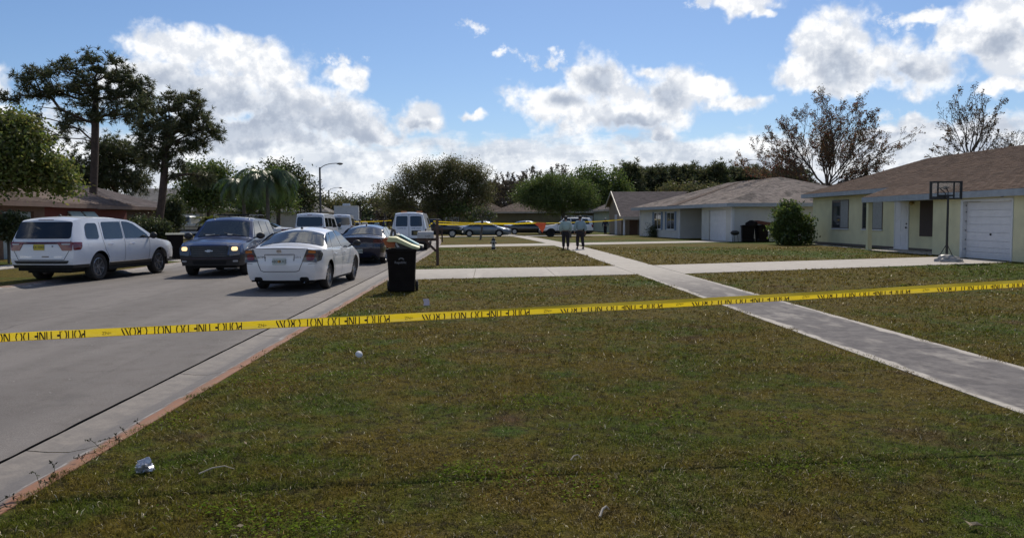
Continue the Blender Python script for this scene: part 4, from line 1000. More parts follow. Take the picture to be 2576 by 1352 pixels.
        u.box((-s.W / 2 * .76, s.axles[1] + s.wheel_r * 1.2, s.under), (s.W / 2 * .76, s.y1 - .12, s.bot_f + .10))
        u.build('underbody', MAT['dark_underbody'], s.root)
    def wheels(s):
        ty, rm = wheel_meshes(s.wheel_r, s.wheel_w, s.spokes, s.rims); base = None
        for a in s.axles:
            for sg in (-1, 1):
                loc = (sg * (s.W / 2 - s.wheel_w / 2 - .035), a, s.wheel_r)
                if base is None:
                    w = ty.build('wheel', MAT['rubber'], s.root, smooth=30, loc=loc); r = rm.build('rim', MAT['alloy' if s.rims != 'dark' else 'seam'], w, smooth=30); base = (w, r)
                else:
                    w = base[0].copy(); COL.objects.link(w); w.parent = s.root; w.location = loc
                    r = base[1].copy(); COL.objects.link(r); r.parent = w
                w.rotation_euler = (random.uniform(0, 2), 0, 0) if sg > 0 else (random.uniform(0, 2), 0, PI)
                if sg > 0: w.rotation_euler = (random.uniform(0, 2), 0, 0)
    # --- panels: a rounded polygon laid on one of the surfaces
    def panel(s, name, mat, poly, fn, rad=.05, off=.006, parent=None, rings=4, depth=.02):
        pts = []; n = len(poly); poly = [Vector(p) for p in poly]
        for i in range(n):
            p, a, b = poly[i], poly[i - 1], poly[(i + 1) % n]
            da = (a - p); db = (b - p); r = min(rad, da.length * .45, db.length * .45)
            A = p + da.normalized() * r; B = p + db.normalized() * r
            for k in range(5):
                t = k / 4; pts.append(A * (1 - t) ** 2 + p * 2 * t * (1 - t) + B * t * t)
        # resample long edges
        out = []
        for i in range(len(pts)):
            a, b = pts[i], pts[(i + 1) % len(pts)]; k = max(1, int((b - a).length / .09))
            for j in range(k): out.append(a.lerp(b, j / k))
        c = sum(out, Vector((0, 0))) / len(out); N = len(out); V = []; F = []
        V += [fn(p.x, p.y, off - depth) for p in out]
        for r in range(rings): t = 1 - r / rings; V += [fn(*(c + (p - c) * t), off) for p in out]
        V.append(fn(c.x, c.y, off))
        for r in range(rings):
            for k in range(N): F.append((r * N + k, r * N + (k + 1) % N, (r + 1) * N + (k + 1) % N, (r + 1) * N + k))
        for k in range(N): F.append((rings * N + k, rings * N + (k + 1) % N, len(V) - 1))
        return MB().add(V, F).build(name, MAT[mat], parent or s.root, smooth=40)
    def both(s, name, mat, poly, rad=.05, off=.006, parent=None, sub=None):
        r = []
        for sg in (1, -1): r.append(s.panel(name, mat, poly, lambda y, z, o, sg=sg: s.side(y, z, sg, o), rad, off, parent))
        return r
    def strip(s, name, mat, pts, fn, wd=.012, off=.004, parent=None):
        """thin line (seam, trim) following points on a surface"""
        V = []; F = []; P_ = []
        for a, b in zip(pts[:-1], pts[1:]):
            a = Vector(a); b = Vector(b); k = max(1, int((b - a).length / .07))
            P_ += [a.lerp(b, j / k) for j in range(k)]
        P_.append(Vector(pts[-1]))
        for i, p in enumerate(P_):
            t = (P_[min(i + 1, len(P_) - 1)] - P_[max(0, i - 1)]).normalized(); nn = Vector((-t.y, t.x)) * wd / 2
            V += [fn(*(p - nn), off), fn(*(p + nn), off)]
            if i: F.append((2 * i - 2, 2 * i - 1, 2 * i + 1, 2 * i))
        return MB().add(V, F).build(name, MAT[mat], parent or s.root)
    def sides(s, name, mat, pts, wd=.012, off=.004):
        for sg in (1, -1): s.strip(name, mat, pts, lambda y, z, o, sg=sg: s.side(y, z, sg, o), wd, off)
    def mirror(s, y, z, mat='black_plastic', size=(.11, .06, .085)):
        for sg in (-1, 1):
            x = s.w(y, s.zbelt(y)) * sg
            m = MB(); m.sphere((x + sg * (.12 + size[0] * .4), y, z + .04), 1, 12, 8, sq=size)
            m.obox((x + sg * .05, y + .01, z - .01), (.08, 0, .012 * sg), (0, .03, 0), (0, 0, .02))
            m.build('mirror', MAT[mat], s.root, smooth=50)
    def handle(s, y, z, mat):
        for sg in (-1, 1):
            a = Vector(s.side(y - .08, z, sg, .028)); b = Vector(s.side(y + .08, z, sg, .028)); c = Vector(s.side(y - .10, z, sg, 0)); d = Vector(s.side(y + .10, z, sg, 0))
            MB().tube([c, a, b, d], .013, 6).build('door_handle', MAT[mat], s.root, smooth=40)
    def plate(s, x, z, mat, txt, w=.31, h=.155, where='rear', off=.018):
        fn = s.rear if where == 'rear' else s.front
        p = s.panel('licence_plate', mat, [(x - w / 2, z - h / 2), (x + w / 2, z - h / 2), (x + w / 2, z + h / 2), (x - w / 2, z + h / 2)], fn, .012, off, depth=.012)
        vs, fs = text_mesh(txt, h * .62, 0)
        k = -1 if where == 'rear' else 1
        # seen from behind the car the picture's right is +x
        V = [fn(x + (v.x if where == 'rear' else -v.x), z + v.y - .004, off + .004) for v in vs]
        MB().add(V, fs).build('lettering', MAT['plate_ink'], p)
        return p
    def badge(s, x, z, txt, size, mat='seam', off=.008, where='rear', name='lettering'):
        fn = s.rear if where == 'rear' else s.front
        vs, fs = text_mesh(txt, size, 0, bold=.0)
        V = [fn(x + (v.x if where == 'rear' else -v.x), z + v.y, off) for v in vs]
        return MB().add(V, fs).build(name, MAT[mat], s.root)

def place_dir(p_rear, p_front):
    """heading so that local +Y points from the rear to the front"""
    d = Vector(p_front[:2]) - Vector(p_rear[:2]); return math.atan2(-d.x, d.y)

# ---------------------------------------------------------------- white sport utility car at the left edge of the road
SUV_TOP = [(-2.55, 1.70), (-2.48, 1.745), (-2.2, 1.775), (-1.4, 1.795), (-.4, 1.785), (.15, 1.74), (.50, 1.655), (1.42, 1.19), (1.55, 1.155), (2.1, 1.09), (2.4, 1.03), (2.52, .96), (2.55, .90)]
def white_suv():
    loc = Vector((-11.55, 25.0, .012))
    c = Car('sport_utility_car', 'white sport utility car with yellow plate and red light bar, leftmost on the road', 'car', loc, math.radians(-9.0),
            dict(L=5.1, W=1.93, top=SUV_TOP, belt=[(-2.55, 1.10), (0, 1.11), (1.3, 1.10), (1.6, 1.08), (2.55, .86)], axles=(-1.44, 1.60), wheel_r=.385, wheel_w=.26, tumble=.24, crown=.06,
                 rshift=[(.3, .10), (.55, .0), (1.05, .02), (1.15, .05), (1.74, .32), (1.80, .32)], rtaper=.055, ftaper=.14, bow_r=.07, sill=.40, bot_r=.40, bot_f=.36,
                 clad=[(-2.6, .52), (-2.0, .52), (-1.9, .47), (2.0, .47), (2.6, .5)], paint='paint_white', spokes=7, under=.26))
    # glass
    c.panel('rear_window', 'glass_dark', [(-.82, 1.19), (.82, 1.19), (.76, 1.64), (-.76, 1.64)], c.rear, .07, .010)
    c.both('side_window', 'glass_tint', [(-2.02, 1.18), (-1.42, 1.16), (-1.38, 1.60), (-1.85, 1.60), (-2.0, 1.52)], .10, .008)
    c.both('side_window', 'glass_tint', [(-1.20, 1.15), (-.30, 1.15), (-.28, 1.64), (-1.16, 1.63)], .05, .008)
    c.both('side_window', 'glass_tint', [(-.20, 1.15), (1.02, 1.15), (.98, 1.24), (.36, 1.57), (.12, 1.63), (-.18, 1.65)], .05, .008)
    c.panel('windscreen', 'glass_dark', [(-.80, 1.38), (.80, 1.38), (.86, .66), (-.86, .66)], lambda f, y, o: c.toppt(f, y, o), .05, .010)
    # tail lights and light bar
    c.panel('light_bar', 'lamp_red_dark', [(-.60, 1.045), (.60, 1.045), (.60, 1.105), (-.60, 1.105)], c.rear, .01, .014)
    for sg in (-1, 1):
        poly = [(sg * .48, 1.105), (sg * .52, 1.03), (sg * .62, .87), (sg * .885, .87), (sg * .90, 1.105)]
        lm = c.panel('tail_light', 'lamp_red', poly, c.rear, .03, .016)
        c.panel('reversing_lamp', 'lamp_clear', [(sg * .60, 1.065), (sg * .63, 1.025), (sg * .84, 1.025), (sg * .84, 1.065)], c.rear, .02, .024, parent=lm)
        c.panel('tail_light', 'lamp_red', [(-2.546, .88), (-2.30, .89), (-2.24, .96), (-2.22, 1.09), (-2.546, 1.10)], lambda y, z, o, sg=sg: c.side(y, z, sg, o), .04, .012)
    c.plate(-.03, .96, 'plate_yellow', 'EX 7041')
    c.strip('tailgate_seam', 'seam', [(-.84, 1.14), (-.80, .86), (-.66, .62), (.66, .62), (.80, .86), (.84, 1.14)], c.rear, .014, .005)
    c.badge(-.42, .70, 'DURANGO', .07, 'chrome'); c.badge(.50, .70, 'DODGE', .06, 'chrome')
    c.panel('badge', 'lamp_smoke', [(.05, .695), (.25, .695), (.25, .725), (.05, .725)], c.rear, .01, .01)
    c.panel('keyhole', 'seam', [(.335, 1.0), (.375, 1.0), (.375, .97), (.335, .97)], c.rear, .015, .01)
    c.panel('step_pad', 'black_plastic', [(-.80, .60), (.80, .60), (.74, .52), (-.74, .52)], c.rear, .03, .012)
    # high stop lamp, wiper
    c.panel('stop_lamp', 'lamp_red_dark', [(-.22, 1.685), (.22, 1.685), (.22, 1.70), (-.22, 1.70)], c.rear, .01, .012)
    c.sides('door_seam', 'seam', [(-1.26, 1.62), (-1.27, 1.15), (-1.20, .86), (-1.02, .62)], .012)
    c.sides('door_seam', 'seam', [(-.25, 1.66), (-.25, 1.1), (-.27, .48)], .012)
    c.sides('door_seam', 'seam', [(1.04, 1.17), (1.02, .9), (.98, .48)], .012)
    c.sides('door_sill', 'chrome', [(-.95, .485), (1.05, .485)], .016, .008)
    c.handle(-.95, 1.005, 'chrome'); c.handle(.10, 1.0, 'chrome')
    c.both('fuel_flap', 'paint_white', [(-1.95, .93), (-1.76, .93), (-1.76, 1.05), (-1.95, 1.05)], .03, .002)
    c.mirror(1.0, 1.17, 'black_plastic', (.12, .07, .10))
    MB().lathe([(.05, 0), (.045, .02), (.012, .05), (.001, .06)], 12).build('antenna', MAT['black_plastic'], c.root, smooth=50, loc=(.0, -1.75, 1.79))
    for sg in (-1, 1):
        c.panel('headlight', 'lamp_clear', [(sg * .55, .84), (sg * .84, .82), (sg * .84, .72), (sg * .55, .74)], c.front, .03, .01)
    c.panel('grille', 'black_plastic', [(-.48, .86), (.48, .86), (.44, .66), (-.44, .66)], c.front, .05, .01)
white_suv()

# ---------------------------------------------------------------- blue sport utility car facing the camera with lit lamps
def blue_suv():
    # faces the camera: local +Y points towards -Y of the world
    c = Car('sport_utility_car', 'dark blue sport utility car facing the camera with yellow headlights lit', 'car', (-8.18, 26.75, .012), math.radians(180 + 2.0),
            dict(L=4.87, W=1.90, top=[(-2.43, 1.62), (-2.3, 1.70), (-1.5, 1.75), (-.3, 1.77), (.10, 1.75), (.34, 1.68), (1.02, 1.18), (1.14, 1.145), (1.75, 1.10), (2.2, 1.03), (2.38, .96), (2.43, .88)],
                 belt=[(-2.43, 1.07), (0, 1.07), (1.1, 1.07), (2.43, .84)], axles=(-1.38, 1.50), wheel_r=.375, wheel_w=.25, tumble=.30, crown=.06, rshift=[(.4, 0), (1.0, .02), (1.7, .28)],
                 fshift=[(.3, .04), (.62, 0), (.95, .04)], rtaper=.07, ftaper=.10, flen=.6, bow_f=.10, sill=.40, bot_r=.40, bot_f=.34, clad=[(-3, .44), (1.9, .44), (2.05, .68), (3, .68)], paint='paint_blue', spokes=5, under=.26))
    c.panel('windscreen', 'glass_tint', [(-.88, 1.00), (.88, 1.00), (.90, .40), (-.90, .40)], lambda f, y, o: c.toppt(f, y, o), .04, .010)
    c.both('side_window', 'glass_tint', [(-.30, 1.12), (.80, 1.12), (.30, 1.60), (.12, 1.65), (-.28, 1.65)], .05, .008)
    c.both('side_window', 'glass_tint', [(-1.22, 1.12), (-.40, 1.12), (-.38, 1.65), (-1.18, 1.63)], .05, .008)
    c.both('side_window', 'glass_tint', [(-2.1, 1.14), (-1.36, 1.12), (-1.32, 1.62), (-1.95, 1.60)], .05, .008)
    c.panel('rear_window', 'glass_dark', [(-.72, 1.14), (.72, 1.14), (.66, 1.58), (-.66, 1.58)], c.rear, .06, .010)
    g = c.panel('grille', 'black_plastic', [(-.56, .92), (.56, .92), (.50, .58), (-.50, .58)], c.front, .05, .014)
    for k in range(5):
        z = .62 + .06 * k; c.panel('grille_bar', 'paint_black', [(-.50, z), (.50, z), (.50, z + .014), (-.50, z + .014)], c.front, .004, .03, parent=g)
    # bow tie shaped badge
    c.panel('badge', 'alloy', [(-.11, .755), (-.04, .755), (-.04, .735), (.045, .735), (.06, .755), (.11, .755), (.10, .79), (.04, .79), (.04, .81), (-.045, .81), (-.06, .79), (-.12, .79)], c.front, .004, .042)
    for sg in (-1, 1):
        h = c.panel('headlight', 'lamp_smoke', [(sg * .55, .91), (sg * .86, .89), (sg * .86, .66), (sg * .57, .62)], c.front, .05, .016)
        c.panel('bulb', 'headlight_on', [(sg * .63, .89), (sg * .80, .89), (sg * .80, .775), (sg * .63, .775)], c.front, .085, .026, parent=h)
        c.panel('fog_light', 'lamp_clear', [(sg * .66, .495), (sg * .80, .50), (sg * .80, .445), (sg * .66, .445)], c.front, .02, .02)
    c.panel('bumper_bar', 'paint_navy', [(-.84, .585), (.84, .585), (.84, .52), (-.84, .52)], c.front, .03, .03, depth=.04)
    c.panel('air_intake', 'dark_underbody', [(-.50, .49), (.50, .49), (.46, .38), (-.46, .38)], c.front, .03, .012)
    for sg in (-1, 1):
        c.strip('bonnet_crease', 'seam', [(sg * .96, 1.05), (sg * .93, 2.28)], lambda f, y, o: c.toppt(f, y, o), .012, .004)
    c.strip('bonnet_seam', 'seam', [(-.93, 2.30), (.93, 2.30)], lambda f, y, o: c.toppt(f, y, o), .012, .004)
    # wipers, papers behind the windscreen, roof rack with bars
    for a, b in (((-.62, 1.03), (-.02, .93)), ((.10, 1.03), (.72, .93))):
        MB().tube([c.toppt(a[0], a[1], .03), c.toppt(b[0], b[1], .035)], .009, 5).build('wiper', MAT['black_plastic'], c.root)
    c.panel('paper', 'paper_note', [(-.30, .985), (-.14, .985), (-.14, .94), (-.30, .94)], lambda f, y, o: c.toppt(f, y, o), .01, .016)
    c.panel('paper', 'paper_note', [(.30, .985), (.62, .985), (.62, .955), (.30, .955)], lambda f, y, o: c.toppt(f, y, o), .01, .016)
    c.panel('bonnet_vent', 'lamp_clear', [(-.93, 1.12), (-.80, 1.12), (-.80, 1.07), (-.93, 1.07)], lambda f, y, o: c.toppt(f, y, o), .01, .012)
    for sg in (-1, 1):
        MB().tube([(sg * .55, .05, 1.76), (sg * .56, -.05, 1.83), (sg * .57, -1.75, 1.83), (sg * .57, -1.85, 1.74)], .016, 6).build('roof_rail', MAT['black_plastic'], c.root, smooth=40)
    for y in (-.35, -1.45):
        MB().tube([(-.57, y, 1.835), (.57, y, 1.835)], .02, 6).build('roof_bar', MAT['black_plastic'], c.root, smooth=40)
    MB().tube([(-.62, .32, 1.71), (-.62, .28, 1.80)], .006, 5).build('antenna', MAT['seam'], c.root)
    c.mirror(.86, 1.14, 'black_plastic', (.14, .07, .10))
    c.sides('door_seam', 'seam', [(-.35, 1.64), (-.35, .5)], .012); c.sides('door_seam', 'seam', [(.86, 1.1), (.84, .5)], .012)
    c.handle(-.15, .98, 'paint_blue')
mk('paper_note', (0.65, 0.66, 0.66), 0.8, var=(0.55, 0.56, 0.57), vscale=9)
blue_suv()

# ---------------------------------------------------------------- saloons
SEDAN_TOP = [(-2.41, 1.02), (-2.36, 1.045), (-2.1, 1.065), (-1.72, 1.085), (-1.60, 1.11), (-.95, 1.375), (-.65, 1.43), (-.15, 1.47), (.25, 1.46), (.55, 1.40), (1.38, .98), (1.50, .945), (2.0, .86), (2.28, .76), (2.38, .68), (2.41, .62)]
SEDAN_BELT = [(-2.41, .97), (-1.2, .95), (0, .93), (1.3, .91), (2.41, .58)]
def sedan(label, loc, rz, paintname, detail, group=None, name='saloon_car'):
    c = Car(name, label, 'car', loc, rz,
            dict(L=4.82, W=1.80, top=SEDAN_TOP, belt=SEDAN_BELT, axles=(-1.36, 1.42), wheel_r=.325, wheel_w=.215, tumble=.46, crown=.132, rshift=[(.25, .10), (.45, .02), (.62, 0), (.80, .03), (1.02, .0), (1.08, .03)],
                 rtaper=.13, ftaper=.20, rlen=.62, bow_r=.13, bow_f=.18, sill=.24, bot_r=.27, bot_f=.20, paint=paintname, spokes=8, under=.17))
    tp = lambda f, y, o: c.toppt(f, y, o)
    c.panel('rear_window', 'glass_tint' if detail != 'navy' else 'glass_dark', [(-.93, -1.58), (.93, -1.58), (.90, -.88), (-.90, -.88)], tp, .10, .010)
    c.panel('windscreen', 'glass_dark', [(-.92, 1.30), (.92, 1.30), (.90, .56), (-.90, .56)], tp, .08, .010)
    c.both('side_window', 'glass_tint', [(-1.52, .995), (-1.14, .99), (-.78, 1.32), (-.86, 1.335), (-1.10, 1.26)], .03, .008)
    c.both('side_window', 'glass_tint', [(-1.08, .985), (-.20, .975), (-.18, 1.37), (-.70, 1.345)], .05, .008)
    c.both('side_window', 'glass_tint', [(-.10, .975), (1.08, .955), (.98, 1.02), (.42, 1.33), (.22, 1.375), (-.08, 1.38)], .05, .008)
    c.sides('window_trim', 'chrome' if detail == 'white' else 'seam', [(-1.50, .975), (1.1, .94)], .016, .008)
    c.sides('door_seam', 'seam', [(-.15, 1.38), (-.15, .27)], .011); c.sides('door_seam', 'seam', [(1.10, .93), (1.06, .27)], .011)
    c.sides('door_seam', 'seam', [(-1.12, .97), (-1.13, .78), (-.92, .50), (-.86, .27)], .011)
    c.handle(-.92, .83, paintname); c.handle(.12, .83, paintname)
    c.mirror(.98, .99, 'black_plastic' if detail == 'white' else paintname, (.11, .06, .08))
    for sg in (-1, 1):
        if detail == 'white':
            tl = c.panel('tail_light', 'lamp_smoke', [(sg * .50, .70), (sg * .835, .68), (sg * .835, .96), (sg * .62, .985)], c.rear, .02, .012)
            c.panel('stop_lamp', 'lamp_red', [(sg * .60, .73), (sg * .78, .73), (sg * .78, .87), (sg * .60, .87)], c.rear, .069, .024, parent=tl)
            c.panel('turn_lamp', 'lamp_orange', [(sg * .64, .90), (sg * .81, .885), (sg * .81, .945), (sg * .66, .955)], c.rear, .02, .020, parent=tl)
            c.panel('tail_light', 'lamp_smoke', [(-2.405, .68), (-2.18, .72), (-2.05, .86), (-2.12, .95), (-2.405, .965)], lambda y, z, o, sg=sg: c.side(y, z, sg, o), .03, .010)
        else:
            tl = c.panel('tail_light', 'lamp_red_dark' if detail == 'navy' else 'lamp_red', [(sg * .52, .78), (sg * .835, .76), (sg * .835, .93), (sg * .56, .94)], c.rear, .03, .012)
            c.panel('tail_light', 'lamp_red', [(-2.40, .77), (-2.12, .80), (-2.05, .92), (-2.40, .93)], lambda y, z, o, sg=sg: c.side(y, z, sg, o), .03, .010)
        c.panel('headlight', 'lamp_clear', [(2.36, .55), (1.98, .66), (1.86, .76), (2.2, .70)], lambda y, z, o, sg=sg: c.side(y, z, sg, o), .02, .010)
        MB().lathe([(.045, 0), (.045, .14), (.036, .14), (.036, .02)], 14, axis='Y').build('exhaust_pipe', MAT['dark_underbody' if detail == 'navy' else 'chrome'], c.root, smooth=40, loc=(sg * .53, c.y0 - .05, .26))
        c.panel('exhaust_cutout', 'dark_underbody', [(sg * .42, .245), (sg * .64, .245), (sg * .62, .345), (sg * .44, .345)], c.rear, .05, .004)
    if detail == 'white':
        c.strip('boot_seam', 'seam', [(-.63, 1.00), (-.52, .70), (-.44, .50), (-.38, .475), (.38, .475), (.44, .50), (.52, .70), (.63, 1.00)], c.rear, .013, .006)
        c.strip('boot_seam', 'seam', [(-.63, 1.00), (.63, 1.00)], c.rear, .010, .006)
        c.panel('plate_recess', 'paint_pearl', [(-.34, .86), (.34, .86), (.26, .56), (-.26, .56)], c.rear, .03, .001, depth=.0)
        c.strip('recess_edge', 'seam', [(-.33, .72), (-.34, .865), (.34, .865), (.33, .72)], c.rear, .014, .007)
        c.plate(0.0, .71, 'plate_white', '480 RXE', off=.016)
        c.panel('plate_picture', 'plate_orange', [(-.03, .735), (.04, .735), (.04, .68), (-.03, .68)], c.rear, .02, .0185, depth=.001)
        c.badge(-.42, .80, 'ALTIMA', .062); c.badge(.42, .80, '2.5 S', .062); 
        bd = c.panel('badge', 'chrome', [(-.055, .905), (.055, .905), (.055, .98), (-.055, .98)], c.rear, .037, .012)
        c.badge(0, .942, 'NISSAN', .03, off=.016)
    else:
        c.plate(0.0, .70 if detail != 'navy' else .50, 'plate_white', 'Q27 HRL')
        c.strip('boot_seam', 'seam', [(-.60, .98), (-.52, .55), (.52, .55), (.60, .98)], c.rear, .012, .005)
        c.panel('badge', 'chrome', [(-.05, .88), (.05, .88), (.05, .915), (-.05, .915)], c.rear, .017, .010)
    c.strip('bumper_seam', 'seam', [(-.84, .66), (-.64, .645)], c.rear, .008, .005); c.strip('bumper_seam', 'seam', [(.64, .645), (.84, .66)], c.rear, .008, .005)
    MB().lathe([(.035, 0), (.03, .02), (.006, .05)], 10).build('antenna', MAT['seam'], c.root, loc=(0, -.62, 1.435))
    return c
sedan('white saloon car seen from behind on the road, nearest vehicle, right of the blue one', (-4.60, 21.45, .015), math.radians(-3.2), 'paint_pearl', 'white')
sedan('dark navy saloon car with sun glinting on its rear window, behind the wheeled bin', (-4.72, 33.2, .012), math.radians(-1.0), 'paint_navy', 'navy')
sedan('grey blue saloon car parked sideways across the driveway behind the small leaning tree', (-.30, 77.6, .06), math.radians(-90), 'paint_greyblue', 'side')
sedan('black saloon car parked sideways behind the orange flag on the tape', (4.3, 88.5, .06), math.radians(-92), 'paint_black', 'side2')

# ---------------------------------------------------------------- vans
def van(label, loc, rz, kind):
    H = 2.08 if kind == 'cargo' else 2.12
    top = [(-2.75, H - .14), (-2.70, H - .05), (-2.5, H - .01), (0, H), (1.3, H - .02), (1.6, H - .10), (2.15, 1.36), (2.30, 1.22), (2.6, 1.10), (2.75, .98)]
    c = Car('van', label, 'van', loc, rz, dict(L=5.5, W=2.0, top=top, belt=[(-2.75, 1.08), (2.1, 1.08), (2.75, .9)], axles=(-1.65, 1.75), wheel_r=.36, wheel_w=.23,
            tumble=.20 if kind == 'cargo' else .13, crown=.07, rshift=[(.6, 0), (1.1, .02), (2.1, .16)], rtaper=.05, rlen=.25, ftaper=.10, bow_r=.03, sill=.40, bot_r=.46, bot_f=.32,
            clad=[(-3, .0), (3, .0)], paint='paint_white', spokes=5, under=.28, rims='alloy'))
    if kind == 'cargo':
        for sg in (-1, 1):
            c.panel('rear_window', 'glass_dark', [(sg * .07, 1.30), (sg * .72, 1.30), (sg * .67, 1.86), (sg * .07, 1.86)], c.rear, .07, .010)
            c.panel('tail_light', 'lamp_red_dark', [(sg * .86, 1.16), (sg * .95, 1.16), (sg * .95, 1.03), (sg * .86, 1.03)], c.rear, .02, .012)
            c.strip('door_seam', 'seam', [(sg * .80, .62), (sg * .80, 1.3), (sg * .76, 1.94), (0, 1.95)], c.rear, .014, .005)
        c.strip('door_seam', 'seam', [(0, .60), (0, 1.94)], c.rear, .018, .005)
        c.badge(-.38, 1.19, 'CRIME SC', .115, 'van_blue'); c.badge(.40, 1.19, 'ENE UNIT', .115, 'van_blue')
        c.panel('plate_box', 'seam', [(.14, 1.08), (.66, 1.08), (.66, .82), (.14, .82)], c.rear, .02, .012)
        c.panel('licence_plate', 'plate_dim', [(.25, 1.02), (.55, 1.02), (.55, .87), (.25, .87)], c.rear, .01, .020)
        b = MB(); b.box((-.93, c.y0 - .16, .42), (.93, c.y0 + .06, .66)); b.build('bumper', MAT['black_plastic'], c.root)
        for x, mt in ((-.30, 'lamp_orange'), (.55, 'lamp_orange')):
            MB().box((x - .16, c.y0 + .42, H - .02), (x + .16, c.y0 + .50, H + .05)).build('beacon', MAT[mt], c.root)
        MB().tube([(.38, -1.9, H - .01), (.38, -1.9, H + .14)], .03, 6).build('antenna', MAT['seam'], c.root)
    else:
        c.panel('rear_window', 'glass_dark', [(-.80, 1.28), (.80, 1.28), (.76, 1.86), (-.76, 1.86)], c.rear, .12, .010)
        for sg in (-1, 1):
            c.panel('tail_light', 'lamp_red', [(sg * .86, 1.22), (sg * .965, 1.22), (sg * .965, .74), (sg * .86, .74)], c.rear, .02, .012)
            c.panel('tail_light', 'lamp_red', [(-2.745, .74), (-2.62, .74), (-2.60, 1.22), (-2.745, 1.22)], lambda y, z, o, sg=sg: c.side(y, z, sg, o), .02, .010)
        c.strip('door_seam', 'seam', [(-.85, .60), (-.85, 1.9), (.85, 1.9), (.85, .60)], c.rear, .012, .005)
        c.panel('stop_lamp', 'lamp_red', [(-.14, 1.975), (.14, 1.975), (.14, 2.0), (-.14, 2.0)], c.rear, .01, .012)
        c.plate(0, 1.02, 'plate_white', 'F 3318')
        c.panel('badge', 'lamp_red', [(.66, 1.36), (.72, 1.36), (.72, 1.42), (.66, 1.42)], c.rear, .02, .014)
        MB().box((-.94, c.y0 - .08, .44), (.94, c.y0 + .06, .62)).build('bumper', MAT['black_plastic'], c.root)
        c.both('side_window', 'glass_dark', [(-2.5, 1.25), (-1.35, 1.25), (-1.35, 1.80), (-2.45, 1.80)], .06, .008)
        c.both('side_window', 'glass_dark', [(-1.2, 1.25), (.0, 1.25), (.0, 1.80), (-1.2, 1.80)], .06, .008)
    c.both('side_window', 'glass_dark', [(.15, 1.2), (1.75, 1.2), (1.35, 1.75), (.15, 1.78)], .06, .008)
    c.panel('windscreen', 'glass_dark', [(-.85, 2.12), (.85, 2.12), (.85, 1.66), (-.85, 1.66)], lambda f, y, o: c.toppt(f, y, o), .05, .010)
    c.mirror(1.75, 1.28, 'black_plastic', (.13, .06, .15))
    return c
mk('van_blue', (0.05, 0.10, 0.18), 0.6); mk('plate_dim', (0.22, 0.18, 0.05), 0.5, var=(0.14, 0.11, 0.04), vscale=20)
van('white cargo van seen from behind with lettering and two rear windows, beside the kerb', (-4.28, 47.6, .01), math.radians(1.0), 'cargo')
van('white passenger van with one wide dark rear window on the left side of the road', (-11.05, 54.2, .01), math.radians(1.5), 'bus')
van('white passenger van parked directly ahead of the nearer one, half hidden by it', (-11.62, 66.5, .01), math.radians(6), 'bus')

# ---------------------------------------------------------------- white utility vehicle, dark pick-up, silver pick-up
def side_suv():
    c = Car('sport_utility_car', 'white sport utility car with dark lower trim parked facing left behind the two walking people', 'car', (7.15, 74.6, .06), math.radians(90),
            dict(L=4.75, W=1.86, top=[(-2.37, 1.62), (-2.3, 1.70), (-1.5, 1.76), (-.2, 1.76), (.25, 1.70), (.95, 1.20), (1.1, 1.13), (2.0, 1.04), (2.30, .96), (2.37, .86)],
                 belt=[(-2.4, 1.08), (1.0, 1.07), (2.4, .84)], axles=(-1.38, 1.44), wheel_r=.37, wheel_w=.25, tumble=.26, crown=.06, rshift=[(.5, 0), (1.05, .02), (1.7, .24)], sill=.42, bot_r=.42, bot_f=.38,
                 clad=[(-3, .60), (3, .60)], paint='paint_white', spokes=5, rims='dark', under=.28))
    c.both('side_window', 'glass_dark', [(-2.08, 1.15), (-1.40, 1.13), (-1.38, 1.62), (-1.98, 1.60)], .05, .010)
    c.both('side_window', 'glass_dark', [(-1.25, 1.13), (-.42, 1.13), (-.40, 1.65), (-1.22, 1.64)], .05, .010)
    c.both('side_window', 'glass_dark', [(-.32, 1.13), (.80, 1.13), (.30, 1.56), (.10, 1.64), (-.30, 1.65)], .05, .010)
    c.panel('windscreen', 'glass_dark', [(-.85, .92), (.85, .92), (.85, .30), (-.85, .30)], lambda f, y, o: c.toppt(f, y, o), .05, .010)
    c.sides('door_seam', 'seam', [(-.37, 1.64), (-.37, .6)], .014); c.sides('door_seam', 'seam', [(.88, 1.08), (.86, .6)], .014)
    for sg in (-1, 1):
        c.panel('tail_light', 'lamp_red', [(-2.37, .86), (-2.24, .86), (-2.22, 1.12), (-2.37, 1.12)], lambda y, z, o, sg=sg: c.side(y, z, sg, o), .02, .010)
        c.panel('headlight', 'lamp_clear', [(2.36, .72), (2.12, .74), (2.08, .88), (2.36, .86)], lambda y, z, o, sg=sg: c.side(y, z, sg, o), .02, .010)
        MB().tube([c.side(-1.9, 1.70, sg, -.08), c.side(-1.85, 1.80, sg, -.12), c.side(0, 1.80, sg, -.12), c.side(.1, 1.72, sg, -.08)], .018, 6).build('roof_rail', MAT['black_plastic'], c.root, smooth=40)
    c.mirror(.80, 1.14, 'black_plastic')
    c.handle(-.95, .98, 'black_plastic'); c.handle(.0, .98, 'black_plastic')
side_suv()
